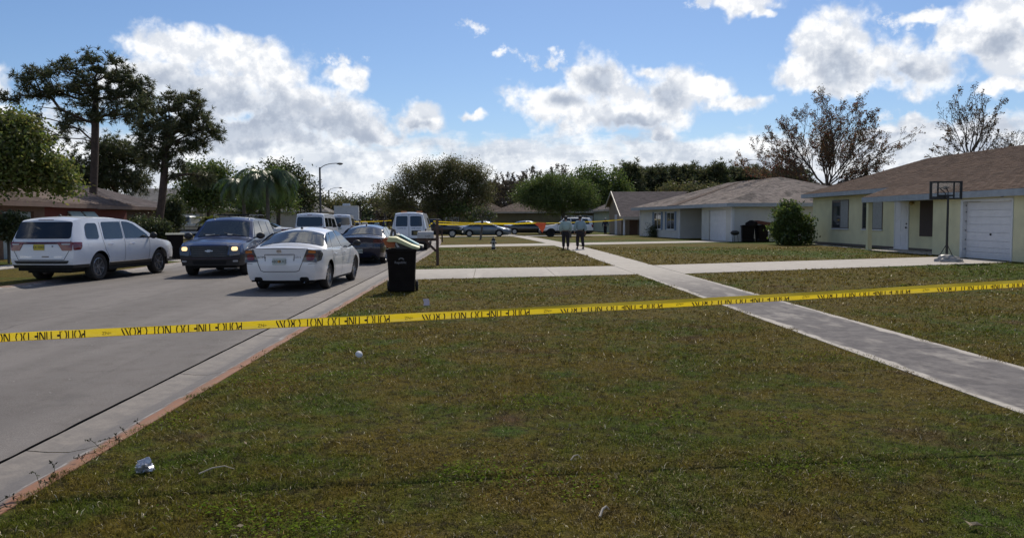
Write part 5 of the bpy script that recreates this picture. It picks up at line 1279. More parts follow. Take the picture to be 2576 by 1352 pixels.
def pickup(label, loc, rz, paintname):
    # cab with an open bed: cab from y -0.5 forward, bed behind
    c = Car('pickup_truck', label, 'truck', loc, rz,
            dict(L=5.2, W=1.86, top=[(-2.6, 1.02), (-.62, 1.05), (-.58, 1.10), (-.48, 1.62), (-.3, 1.72), (.45, 1.72), (.62, 1.66), (1.20, 1.16), (1.35, 1.08), (2.3, 1.02), (2.55, .94), (2.6, .84)],
                 belt=[(-2.6, 1.0), (1.1, 1.02), (2.6, .82)], axles=(-1.55, 1.70), wheel_r=.36, wheel_w=.24, tumble=.26, crown=.04, sill=.45, bot_r=.5, bot_f=.40, rtaper=.03, rlen=.2, ftaper=.10, bow_r=.02, paint=paintname, spokes=5, under=.3))
    c.both('side_window', 'glass_dark', [(-.36, 1.10), (.98, 1.10), (.56, 1.52), (.40, 1.60), (-.34, 1.60)], .05, .010)
    c.panel('windscreen', 'glass_dark', [(-.85, 1.17), (.85, 1.17), (.85, .66), (-.85, .66)], lambda f, y, o: c.toppt(f, y, o), .05, .010)
    MB().box((-.78, -2.5, 1.0), (.78, -.66, 1.062)).build('bed_floor', MAT['dark_underbody'], c.root)
    c.sides('door_seam', 'seam', [(-.42, 1.6), (-.42, .5)], .016); c.sides('door_seam', 'seam', [(.98, 1.05), (.96, .5)], .016)
    c.sides('side_moulding', 'black_plastic', [(-2.4, .72), (2.3, .72)], .04, .01)
    for sg in (-1, 1):
        c.panel('headlight', 'lamp_clear', [(2.59, .70), (2.38, .72), (2.36, .86), (2.59, .84)], lambda y, z, o, sg=sg: c.side(y, z, sg, o), .02, .010)
        c.panel('tail_light', 'lamp_red', [(-2.59, .70), (-2.48, .70), (-2.48, .96), (-2.59, .96)], lambda y, z, o, sg=sg: c.side(y, z, sg, o), .02, .010)
    MB().box((-.9, c.y1 - .02, .42), (.9, c.y1 + .10, .60)).build('bumper', MAT['chrome'], c.root)
    MB().box((-.9, c.y0 - .12, .45), (.9, c.y0 + .02, .62)).build('bumper', MAT['chrome'], c.root)
    c.mirror(1.0, 1.14, 'black_plastic'); c.handle(-.2, .92, 'black_plastic')
    return c
pickup('silver white pickup truck parked facing left in the far left driveway', (-27.6, 77.5, .42), math.radians(84), 'paint_silver')
pickup('dark pickup truck parked sideways, half hidden by the cargo van', (-4.9, 76.0, .05), math.radians(-88), 'paint_charcoal')
sedan('small white saloon car far down the road in front of the box truck', (-14.1, 77.5, .02), math.radians(176), 'paint_white', 'side3')
sedan('pale saloon car parked sideways in the left yard behind the blue car', (-16.9, 62.0, .10), math.radians(80), 'paint_white', 'side4')

def box_truck():
    t = thing('box_truck', 'tall white box truck far down the road with a dark rear window and rooftop unit', 'truck', (-15.3, 91, 0), math.radians(8))
    b = MB(); b.box((-1.25, -3.4, .75), (1.25, 3.2, 3.15)); b.build('box_body', MAT['truck_white'], t)
    MB().box((-1.27, -3.43, 3.07), (1.27, 3.2, 3.19)).build('roof_cap', MAT['truck_cap'], t)
    MB().box((-.42, -2.9, 3.19), (.42, -1.7, 3.45), top=(.06, .1)).build('rooftop_unit', MAT['truck_white'], t)
    MB().box((-.75, -3.42, 1.30), (.75, -3.39, 1.78)).build('rear_window', MAT['glass_dark'], t)
    MB().box((-1.22, -3.62, .55), (1.22, -3.38, .75)).build('bumper', MAT['black_plastic'], t)
    MB().box((-1.05, 3.2, .6), (1.05, 4.9, 2.2), top=(.08, .3)).build('cab', MAT['truck_white'], t)
    for x in (-1.12, 1.12): MB().box((x - .07, -3.42, 1.0), (x + .07, -3.39, 1.3)).build('tail_light', MAT['lamp_red'], t)
    ty, rm = wheel_meshes(.45, .28, 5)
    for y in (-2.0, 3.6):
        for sg in (-1, 1):
            w = ty.build('wheel', MAT['rubber'], t, smooth=30, loc=(sg * 1.05, y, .45)); rm.build('rim', MAT['alloy'], w, smooth=30); w.rotation_euler = (0, 0, 0 if sg > 0 else PI)
    for z, wd in ((2.55, .05), (2.30, .62), (2.12, .56), (1.96, .30)):
        MB().box((-wd, -3.412, z - .03), (wd, -3.40, z + .03)).build('lettering', MAT['truck_mark'], t)
mk('truck_white', (0.50, 0.54, 0.58), 0.5, var=(0.45, 0.49, 0.53), vscale=2); mk('truck_cap', (0.6, 0.6, 0.56), 0.5, var=(0.5, 0.5, 0.46)); mk('truck_mark', (0.30, 0.36, 0.42), 0.6)
box_truck()
# ------------------------------------------------------------------ trees and plants
def leaf_mat(name, cols, trans=0.35, gloss=0.05, spread=0.9):
    """cols: list of colours picked at random per leaf, plus soft variation through the crown"""
    m = bpy.data.materials.new(name); m.use_nodes = True; nt = m.node_tree; T = NT(nt); nt.nodes.remove(nt.nodes['Principled BSDF'])
    geo = T.n('ShaderNodeNewGeometry'); ri = geo.outputs['Random Per Island']; pos = geo.outputs['Position']
    n = T.noise(pos, 0.8, 4, 0.6)
    c = cols[0]
    for i, cc in enumerate(cols[1:]):
        t = (i + 1) / len(cols)
        f = T.step(T.math('ADD', T.math('MULTIPLY', ri, 0.6), T.math('MULTIPLY', n, 0.4 )), t - .10, t + .10)
        c = T.mix(f, c, cc)
    k = T.math('ADD', 1 - spread / 2, T.math('MULTIPLY', T.math('FRACT', T.math('MULTIPLY', ri, 57.3)), spread))
    cs = T.vmath('SCALE', c); T.link(k, nt.nodes[-1].inputs['Scale'])
    d = T.n('ShaderNodeBsdfDiffuse'); t = T.n('ShaderNodeBsdfTranslucent'); g = T.n('ShaderNodeBsdfGlossy'); g.inputs['Roughness'].default_value = 0.4; g.inputs[0].default_value = (.6, .6, .6, 1)
    T.link(cs, d.inputs[0]); T.link(cs, t.inputs[0])
    a = T.n('ShaderNodeMixShader'); a.inputs[0].default_value = trans; T.link(d.outputs[0], a.inputs[1]); T.link(t.outputs[0], a.inputs[2])
    b = T.n('ShaderNodeMixShader'); b.inputs[0].default_value = gloss; T.link(a.outputs[0], b.inputs[1]); T.link(g.outputs[0], b.inputs[2])
    T.link(b.outputs[0], nt.nodes['Material Output'].inputs[0]); MAT[name] = m
leaf_mat('pine_needle', [(0.055, 0.078, 0.032), (0.082, 0.098, 0.040), (0.125, 0.112, 0.052)], .45, .06)
leaf_mat('oak_leaf', [(0.11, 0.155, 0.03), (0.145, 0.175, 0.04), (0.18, 0.165, 0.05)], .5)
leaf_mat('dark_leaf', [(0.048, 0.068, 0.026), (0.066, 0.086, 0.030), (0.092, 0.092, 0.038)], .42)
leaf_mat('green_leaf', [(0.070, 0.115, 0.026), (0.098, 0.145, 0.033), (0.135, 0.158, 0.042)], .48, spread=.7)
leaf_mat('autumn_leaf', [(0.090, 0.120, 0.036), (0.125, 0.135, 0.046), (0.140, 0.122, 0.052), (0.115, 0.098, 0.050)], .45, spread=.6)
leaf_mat('brown_leaf', [(0.098, 0.078, 0.052), (0.120, 0.090, 0.060), (0.085, 0.085, 0.048)], .38, spread=.6)
leaf_mat('red_leaf', [(0.22, 0.055, 0.040), (0.15, 0.075, 0.040), (0.11, 0.105, 0.040), (0.25, 0.11, 0.055)], .5)
leaf_mat('rust_leaf', [(0.16, 0.08, 0.03), (0.11, 0.07, 0.035), (0.075, 0.075, 0.03)], .35)
leaf_mat('yellow_frond', [(0.10, 0.135, 0.02), (0.16, 0.17, 0.03)], .45)
leaf_mat('palm_frond', [(0.050, 0.095, 0.026), (0.075, 0.125, 0.034)], .45, .10)
mk('bark_pine', (0.050, 0.036, 0.030), 0.95, var=(0.085, 0.058, 0.045), vscale=5, bump=.8, bscale=18); mk('bark_grey', (0.10, 0.088, 0.075), 0.95, var=(0.065, 0.056, 0.048), vscale=5, bump=.7, bscale=20)
mk('bark_pale', (0.16, 0.14, 0.12), 0.95, var=(0.10, 0.09, 0.08), vscale=4, bump=.6, bscale=18); mk('twig', (0.075, 0.058, 0.048), 0.95, var=(0.11, 0.09, 0.075), vscale=3)

def rand_dirs(n, up=0.0):
    d = rng.normal(size=(n, 3)); d[:, 2] += up; return d / np.linalg.norm(d, axis=1, keepdims=True)
def leaf_quads(C, size, aspect=0.55, droop=0.0, up=0.3):
    """diamond leaves at points C"""
    n = len(C); d = rand_dirs(n, up - droop); e = np.cross(d, rand_dirs(n)); e /= np.maximum(1e-6, np.linalg.norm(e, axis=1, keepdims=True))
    s = size * rng.uniform(.6, 1.35, (n, 1)); a = C; b = C + d * s * .5 + e * s * aspect * .5; c = C + d * s; f = C + d * s * .5 - e * s * aspect * .5
    V = np.stack([a, b, c, f], 1).reshape(-1, 3); F = (np.arange(n)[:, None] * 4 + np.array([[0, 1, 2, 3]]))
    return V, F
def tufts(C, axis, n_needles, length, width, spread=0.85):
    """bursts of thin needles round the points C"""
    N = len(C); C3 = np.repeat(C, n_needles, 0); A = np.repeat(axis, n_needles, 0)
    d = A * .55 + rand_dirs(N * n_needles) * spread; d /= np.linalg.norm(d, axis=1, keepdims=True)
    e = np.cross(d, rand_dirs(len(d))); e /= np.maximum(1e-6, np.linalg.norm(e, axis=1, keepdims=True))
    L = length * rng.uniform(.6, 1.15, (len(d), 1)); W = width
    tip = C3 + d * L; tip[:, 2] -= (L[:, 0] * .12)
    V = np.stack([C3 - e * W * .5, C3 + e * W * .5, tip + e * W * .25, tip - e * W * .25], 1).reshape(-1, 3)
    F = (np.arange(len(d))[:, None] * 4 + np.array([[0, 1, 2, 3]]))
    return V, F

def grow(trunk, tips, step=0.5, upbias=0.25, jitter=0.25, r_tip=0.012, expo=2.3, fork=0.0, seedv=1):
    """trunk: list of points; tips: (n,3). Each tip is joined to the nearest suitable node by a curved chain.
       returns nodes, parents, radii"""
    g = np.random.default_rng(seedv)
    nodes = [np.array(p, float) for p in trunk]; par = [-1] + list(range(len(trunk) - 1)); tips = np.asarray(tips, float)
    base = np.array(trunk[len(trunk) // 2], float); dist_root = [0.0]
    for i in range(1, len(trunk)): dist_root.append(dist_root[-1] + np.linalg.norm(nodes[i] - nodes[i - 1]))
    dr = list(dist_root); order = np.argsort(np.linalg.norm(tips - np.array(trunk[-1], float), axis=1)); ends = []
    first_ok = max(1, int(len(trunk) * fork))
    for oi in order:
        t = tips[oi]; N = np.array(nodes); D = np.linalg.norm(N - t, axis=1)
        cost = D + 0.10 * np.array(dr) + np.maximum(0, N[:, 2] - t[2] + .15 * D) * 1.6
        cost[:first_ok] += 1e3
        j = int(np.argmin(cost)); p = nodes[j]; L = D[j]; k = max(1, int(L / step)); side = g.normal(size=3) * jitter * L * .3; side[2] = abs(side[2]) * .3 + upbias * L * .25
        prev = j; pp = p
        for i in range(1, k + 1):
            u = i / k; q = p * (1 - u) + t * u + side * math.sin(PI * u) * .9 + g.normal(size=3) * jitter * .10 * (1 if i < k else 0)
            nodes.append(q); par.append(prev); dr.append(dr[prev] + np.linalg.norm(q - pp)); prev = len(nodes) - 1; pp = q
        ends.append(prev)
    R = np.zeros(len(nodes)); child = [0.0] * len(nodes)
    for i in range(len(nodes) - 1, -1, -1):
        R[i] = max(r_tip, child[i] ** (1 / expo)) if child[i] > 0 else r_tip
        if par[i] >= 0: child[par[i]] += R[i] ** expo
    return np.array(nodes), par, R
def limbs_mesh(nodes, par, R, r_base, taper_trunk=None, nside=5, ntrunk=0):
    """frusta for every node->parent link; radii scaled so that the root has r_base"""
    sc = r_base / R[0]; R = np.maximum(R * sc, .006 if sc < 1 else R) if sc < 1 else R * (1 + (sc - 1) * np.clip((R / R[0]) ** .5, 0, 1))
    idx = [i for i in range(len(nodes)) if par[i] >= 0]; A = nodes[[par[i] for i in idx]]; B = nodes[idx]; ra = R[[par[i] for i in idx]]; rb = R[idx]
    # a limb is not thicker at its root than 1.25 its own radius unless it belongs to the trunk chain
    tr = np.array([i < ntrunk for i in idx]); ra = np.where(tr, ra, np.minimum(ra, rb * 1.3))
    d = B - A; L = np.linalg.norm(d, axis=1, keepdims=True); d = d / np.maximum(L, 1e-6)
    ref = np.where(np.abs(d[:, 2:3]) > .9, np.array([[1., 0, 0]]), np.array([[0, 0, 1.]])); u = np.cross(d, ref); u /= np.linalg.norm(u, axis=1, keepdims=True); v = np.cross(d, u)
    n = nside; ang = np.arange(n) * 2 * PI / n; cu = np.cos(ang)[None, :, None] * u[:, None, :] + np.sin(ang)[None, :, None] * v[:, None, :]
    V = np.concatenate([A[:, None, :] - d[:, None, :] * .02 + cu * ra[:, None, None], B[:, None, :] + cu * rb[:, None, None]], 1).reshape(-1, 3)
    k = np.arange(n); base = np.arange(len(idx))[:, None, None] * 2 * n
    F = (base + np.stack([k, (k + 1) % n, n + (k + 1) % n, n + k], 1)[None]).reshape(-1, 4)
    return V, F
def blob_pts(blobs, n, shell=0.5):
    """random points in ellipsoids, weighted by size, biased towards the shell"""
    w = np.array([b[1][0] * b[1][1] * b[1][2] for b in blobs]) ** (2 / 3); w /= w.sum(); k = rng.choice(len(blobs), n, p=w)
    C = np.array([b[0] for b in blobs])[k]; Rr = np.array([b[1] for b in blobs])[k]; d = rand_dirs(n); r = rng.uniform(shell ** 3, 1, (n, 1)) ** (1 / 3)
    return C + d * r * Rr
def pb(px, py, rx, ry, Z, dep=1.0):
    c = P(px, py, Z); s = Z / FPX; return (np.array(c), np.array((rx * s, (rx * s) * dep, ry * s)))
def tree(name, label, trunk, blobs, ntips, leaves, leafm, size, bark, r_base, cat='tree', group=None, sigma=.35, shell=.45, aspect=.55, r_tip=.012, step=.6, fork=.4, needles=None, loose=0.0, up=.3, jitter=.25, parent=None, upbias=.25, nside=5):
    base = Vector(trunk[0]); t = thing(name, label, cat, base, 0, group) if parent is None else parent; off = np.array(base)
    tips = blob_pts(blobs, ntips, shell)
    nodes, par, R = grow([np.array(p) for p in trunk], tips, step, upbias, jitter, r_tip, fork=fork, seedv=len(label))
    V, F = limbs_mesh(nodes, par, R, r_base, nside=nside, ntrunk=len(trunk)); np_mesh('trunk', V - off, F, MAT[bark], t, smooth=True)
    if leaves:
        k = rng.integers(0, ntips, leaves); C = tips[k] + rng.normal(0, sigma, (leaves, 3)) * np.array((1, 1, .8))
        if loose: m = int(leaves * loose); C[:m] = blob_pts(blobs, m, .3)
        if needles:
            cen = np.mean([b[0] for b in blobs], 0); ax = C - cen; ax /= np.linalg.norm(ax, axis=1, keepdims=True); ax[:, 2] += .5
            V, F = tufts(C, ax, needles[0], needles[1], needles[2])
        else: V, F = leaf_quads(C, size, aspect, up=up)
        np_mesh('crown', V - off, F, MAT[leafm], t)
    return t
def tr(px0, py0, px1, py1, Z, n=6, bend=0.0):
    a, b = P(px0, py0, Z), P(px1, py1, Z); a.z = max(a.z, zlawn(a.x, a.y) - .05) if False else a.z
    return [a.lerp(b, i / (n - 1)) + Vector((bend * math.sin(PI * i / (n - 1)), 0, 0)) for i in range(n)]
def ground_trunk(px0, pxt, pyt, Z, n=7, bend=0.0):
    b = P(pxt, pyt, Z); a = P(px0, 600, Z); a.z = zlawn(a.x, a.y) - .05
    return [a.lerp(b, i / (n - 1)) + Vector((bend * math.sin(PI * i / (n - 1)), 0, 0)) for i in range(n)]

# two tall pines, left
Z1 = 58
b1 = [pb(x, y, rx, ry, Z1, 1.1) for x, y, rx, ry in [(240, 142, 34, 24), (215, 165, 60, 26), (150, 170, 45, 22), (90, 185, 42, 20), (60, 205, 32, 14), (130, 205, 60, 22), (280, 175, 45, 28), (320, 195, 40, 25), (355, 215, 34, 26), (365, 245, 30, 28),
    (245, 200, 70, 26), (232, 255, 44, 26), (205, 225, 40, 20), (270, 235, 40, 22), (35, 245, 30, 12), (80, 240, 34, 12), (110, 228, 40, 12), (95, 265, 22, 9), (165, 240, 40, 18), (320, 250, 50, 30), (300, 275, 50, 30), (345, 290, 42, 28), (180, 285, 46, 18), (130, 300, 40, 16), (175, 315, 48, 18), (250, 300, 40, 16), (100, 320, 34, 14), (150, 345, 38, 14)]]
tree('pine_tree', 'tallest pine tree, forked dark crown towering over the brick house', ground_trunk(226, 240, 205, Z1, 9, .10), b1, 300, 2100, 'pine_needle', 0, 'bark_pine', .27, sigma=.19, shell=.15, needles=(16, .33, .038), step=.7, fork=.52, r_tip=.022, jitter=.35, upbias=.05)
Z2 = 50
b2 = [pb(x, y, rx, ry, Z2, 1.1) for x, y, rx, ry in [(445, 248, 30, 20), (495, 255, 32, 20), (400, 262, 45, 22), (460, 285, 55, 24), (515, 295, 32, 28), (530, 330, 28, 20), (500, 325, 40, 20), (545, 350, 14, 9), (440, 320, 55, 20), (385, 300, 40, 30), (400, 345, 50, 22), (350, 335, 36, 20), (455, 365, 46, 18), (500, 362, 30, 12), (370, 380, 34, 16), (430, 395, 36, 14), (395, 410, 30, 12), (470, 415, 34, 12), (500, 440, 28, 10), (440, 445, 20, 8), (515, 455, 26, 10)]]
tree('pine_tree', 'shorter pine tree with a bent trunk, right of the tallest pine', ground_trunk(388, 417, 300, Z2, 9, .18), b2, 240, 1650, 'pine_needle', 0, 'bark_pine', .24, sigma=.17, shell=.15, needles=(16, .30, .034), step=.6, fork=.50, r_tip=.02, jitter=.35, upbias=.05)
b3 = [pb(x, y, rx, ry, 82, 1.0) for x, y, rx, ry in [(300, 370, 55, 24), (340, 385, 36, 22), (265, 400, 60, 26), (330, 420, 44, 24), (230, 430, 45, 24), (300, 450, 60, 22), (345, 462, 30, 14), (240, 462, 45, 18), (190, 400, 36, 34), (180, 440, 34, 28)]]
tree('pine_tree', 'dense dark pine standing behind the two tall pines', ground_trunk(290, 292, 400, 82, 6), b3, 160, 2000, 'pine_needle', 0, 'bark_pine', .25, sigma=.5, shell=.2, needles=(14, .46, .06), step=.9, fork=.5, r_tip=.025)
# broad oak at the left edge
b4 = [pb(x, y, rx, ry, 33, .9) for x, y, rx, ry in [(20, 320, 60, 36), (-30, 330, 70, 50), (70, 345, 44, 36), (30, 380, 80, 50), (100, 395, 44, 40), (130, 430, 40, 34), (60, 430, 80, 36), (0, 430, 80, 40), (110, 455, 56, 18), (150, 462, 22, 12), (-50, 400, 80, 60), (170, 470, 14, 8)]]
tree('oak_tree', 'broad yellow green oak reaching in at the left edge over the brick house', ground_trunk(-60, -30, 400, 33, 6), b4, 190, 26000, 'oak_leaf', .17, 'bark_grey', .24, sigma=.30, shell=.35, step=.5, r_tip=.010, up=.1)
# lush trees and palms beyond the blue car
b = [pb(x, y, rx, ry, 74, 1.0) for x, y, rx, ry in [(515, 435, 40, 20), (545, 430, 30, 18), (500, 465, 46, 26), (555, 470, 40, 30), (530, 500, 50, 24), (480, 500, 30, 18)]]
tree('leafy_tree', 'bright yellow green leafy tree behind the sago palm', ground_trunk(525, 522, 460, 74, 5), b, 90, 11000, 'green_leaf', .26, 'bark_grey', .16, sigma=.5, shell=.3)
b = [pb(x, y, rx, ry, 105, 1.0) for x, y, rx, ry in [(430, 495, 26, 14), (395, 505, 22, 12), (460, 510, 26, 12), (365, 512, 16, 8)]]
tree('leafy_tree', 'small dark tree on the skyline between the second pine and the green tree', ground_trunk(425, 428, 505, 105, 4), b, 24, 1500, 'dark_leaf', .34, 'bark_grey', .14, sigma=.6, shell=.3, step=.9)
b = [pb(x, y, rx, ry, 96, 1.0) for x, y, rx, ry in [(685, 432, 34, 16), (720, 440, 36, 18), (745, 455, 30, 20), (700, 475, 50, 34), (745, 490, 40, 30), (770, 505, 30, 22), (660, 500, 44, 28), (620, 505, 40, 24), (600, 470, 30, 24), (640, 455, 30, 20)]]
tree('dark_tree', 'broad dark evergreen mass rising behind the drooping palm', ground_trunk(700, 700, 480, 96, 5), b, 110, 15000, 'dark_leaf', .32, 'bark_grey', .25, sigma=.6, shell=.35, step=1.0)
b = [pb(x, y, rx, ry, 118, 1.0) for x, y, rx, ry in [(780, 470, 26, 24), (800, 490, 24, 24), (765, 500, 20, 20)]]
tree('bare_tree', 'grey leafless tree left of the nearer street lamp', ground_trunk(778, 780, 490, 118, 4), b, 110, 300, 'brown_leaf', .3, 'bark_grey', .2, sigma=.4, shell=.3, step=.8, r_tip=.022)
b = [pb(x, y, rx, ry, 128, 1.2) for x, y, rx, ry in [(810, 518, 30, 16), (835, 520, 30, 14), (785, 525, 30, 14), (860, 520, 20, 10)]]
tree('leafy_tree', 'low olive tree behind the passenger vans', ground_trunk(820, 820, 520, 128, 4), b, 40, 3000, 'autumn_leaf', .36, 'bark_grey', .2, sigma=.7, shell=.3, step=1.0)
b = [pb(x, y, rx, ry, 175, 1.2) for x, y, rx, ry in [(855, 505, 22, 10), (880, 510, 24, 9), (905, 500, 12, 9), (925, 508, 20, 12), (945, 500, 16, 12), (900, 518, 50, 12), (955, 515, 20, 14)]]
tree('leafy_tree', 'far dark tree clump closing the end of the street', ground_trunk(905, 905, 515, 175, 4), b, 40, 3200, 'dark_leaf', .42, 'bark_grey', .3, sigma=.8, shell=.3, step=1.4)
b = [pb(x, y, rx, ry, 120, 1.0) for x, y, rx, ry in [(962, 475, 22, 12), (985, 478, 22, 14), (960, 500, 24, 18), (985, 510, 30, 22), (945, 510, 20, 14)]]
tree('leafy_tree', 'thin brown tree left of the great oak above the cargo van', ground_trunk(968, 970, 495, 120, 4), b, 60, 1500, 'autumn_leaf', .30, 'bark_grey', .2, sigma=.5, shell=.3, step=1.0, r_tip=.02)
# the great oak right of the vans
b = [pb(x, y, rx, ry, 98, .9) for x, y, rx, ry in [(1050, 440, 40, 24), (1100, 428, 45, 22), (1150, 425, 46, 20), (1195, 440, 34, 20), (1020, 470, 40, 26), (1080, 470, 60, 34), (1150, 470, 60, 36), (1205, 470, 26, 24), (1000, 505, 34, 26), (1060, 510, 60, 30), (1130, 510, 60, 30), (1195, 505, 40, 28), (1220, 485, 20, 18)]]
tree('oak_tree', 'great rounded oak with browning leaves in the middle distance', ground_trunk(1105, 1110, 480, 98, 6), b, 300, 72000, 'autumn_leaf', .17, 'bark_grey', .42, sigma=.55, shell=.5, step=1.0, r_tip=.02)
b = [pb(x, y, rx, ry, 96, 1.0) for x, y, rx, ry in [(1140, 530, 32, 14), (1165, 525, 26, 12), (1185, 540, 30, 14)]]
tree('shrub', 'bright green shrub under the great oak behind the grey blue car', ground_trunk(1155, 1155, 540, 96, 3), b, 20, 1600, 'green_leaf', .26, 'bark_grey', .06, cat='shrub', sigma=.5, shell=.3, step=.9)
# leafless wood behind
WOOD = [(1275, 440, 40, 'leafless brown tree just right of the great oak', 128), (1340, 428, 44, 'leafless brown tree behind the round green tree, left of two', 133), (1405, 424, 46, 'leafless brown tree behind the round green tree, right of two', 138), (1235, 466, 30, 'small leafless tree beside the great oak crown', 143)]
b = [pb(x, y, rx, ry, 86, .85) for x, y, rx, ry in [(1345, 470, 34, 18), (1400, 460, 48, 18), (1455, 470, 36, 18), (1330, 490, 36, 20), (1400, 488, 64, 24), (1465, 490, 38, 20), (1340, 510, 36, 16), (1410, 515, 66, 16), (1475, 508, 32, 16), (1390, 500, 70, 24)]]
tree('leafy_tree', 'low round dense green tree over the white car and cottage', ground_trunk(1417, 1412, 505, 86, 5, .1), b, 220, 44000, 'green_leaf', .15, 'bark_grey', .22, sigma=.4, shell=.5, step=.7, fork=.75)
b = [pb(x, y, rx, ry, 112, 1.0) for x, y, rx, ry in [(1490, 445, 40, 22), (1540, 455, 36, 20), (1500, 475, 60, 24), (1560, 478, 34, 20), (1530, 500, 50, 24)]]
tree('leafy_tree', 'broad olive green tree behind the tan gable', ground_trunk(1515, 1515, 470, 112, 5), b, 130, 15000, 'green_leaf', .30, 'bark_grey', .25, sigma=.6, shell=.4, step=1.0)
# skyline pines
sk = [(1583, 440, 22, 18), (1612, 450, 18, 14), (1645, 448, 20, 15), (1680, 445, 24, 17), (1722, 440, 26, 18), (1760, 448, 22, 16), (1800, 440, 30, 18), (1845, 448, 24, 18), (1885, 445, 26, 20), (1925, 452, 22, 18), (1965, 455, 26, 16), (2005, 452, 24, 18)]
where = ['leftmost of the row', 'second from the left', 'third from the left', 'fourth from the left', 'fifth from the left', 'sixth from the left', 'seventh from the left', 'eighth from the left', 'ninth from the left', 'tenth from the left', 'eleventh from the left', 'rightmost of the row']
for i, (px, py, rx, ry) in enumerate(sk):
    Z = 135 + (i * 37 % 20); b = [pb(px, py - 6, rx * .8, ry * .7, Z, .9), pb(px - rx * .3, py + 12, rx, ry, Z, .9), pb(px + rx * .3, py + 30, rx * 1.1, ry, Z, .9), pb(px, py + 52, rx * 1.2, ry, Z, .9)]
    tree('pine_tree', 'dark skyline pine behind the grey roofs, ' + where[i], ground_trunk(px, px, py + 10, Z, 5), b, 60, 1300, 'pine_needle', 0, 'bark_pine', .28, sigma=.7, shell=.3, needles=(12, .75, .11), step=1.2, group='row of dark pines on the skyline', r_tip=.03, fork=.35)
b = [pb(x, y, rx, ry, 112, 1.0) for x, y, rx, ry in [(1700, 478, 36, 10), (1745, 472, 34, 10), (1660, 475, 30, 12), (1790, 476, 40, 10)]]
tree('shrub', 'olive brush showing over the white house roof ridge', ground_trunk(1720, 1720, 480, 112, 3), b, 30, 2000, 'autumn_leaf', .3, 'bark_grey', .1, cat='shrub', sigma=.5, shell=.3, step=1.0)
b = [pb(x, y, rx, ry, 84, 1.0) for x, y, rx, ry in [(650, 460, 44, 24), (700, 450, 40, 22), (610, 475, 34, 22), (735, 470, 30, 22), (670, 495, 60, 28), (720, 505, 40, 26), (600, 510, 40, 24), (640, 525, 50, 20)]]
tree('leafy_tree', 'dense green tree crowding round the two drooping palms', ground_trunk(655, 655, 490, 84, 5), b, 90, 15000, 'green_leaf', .2, 'bark_grey', .2, sigma=.45, shell=.35, step=.9)
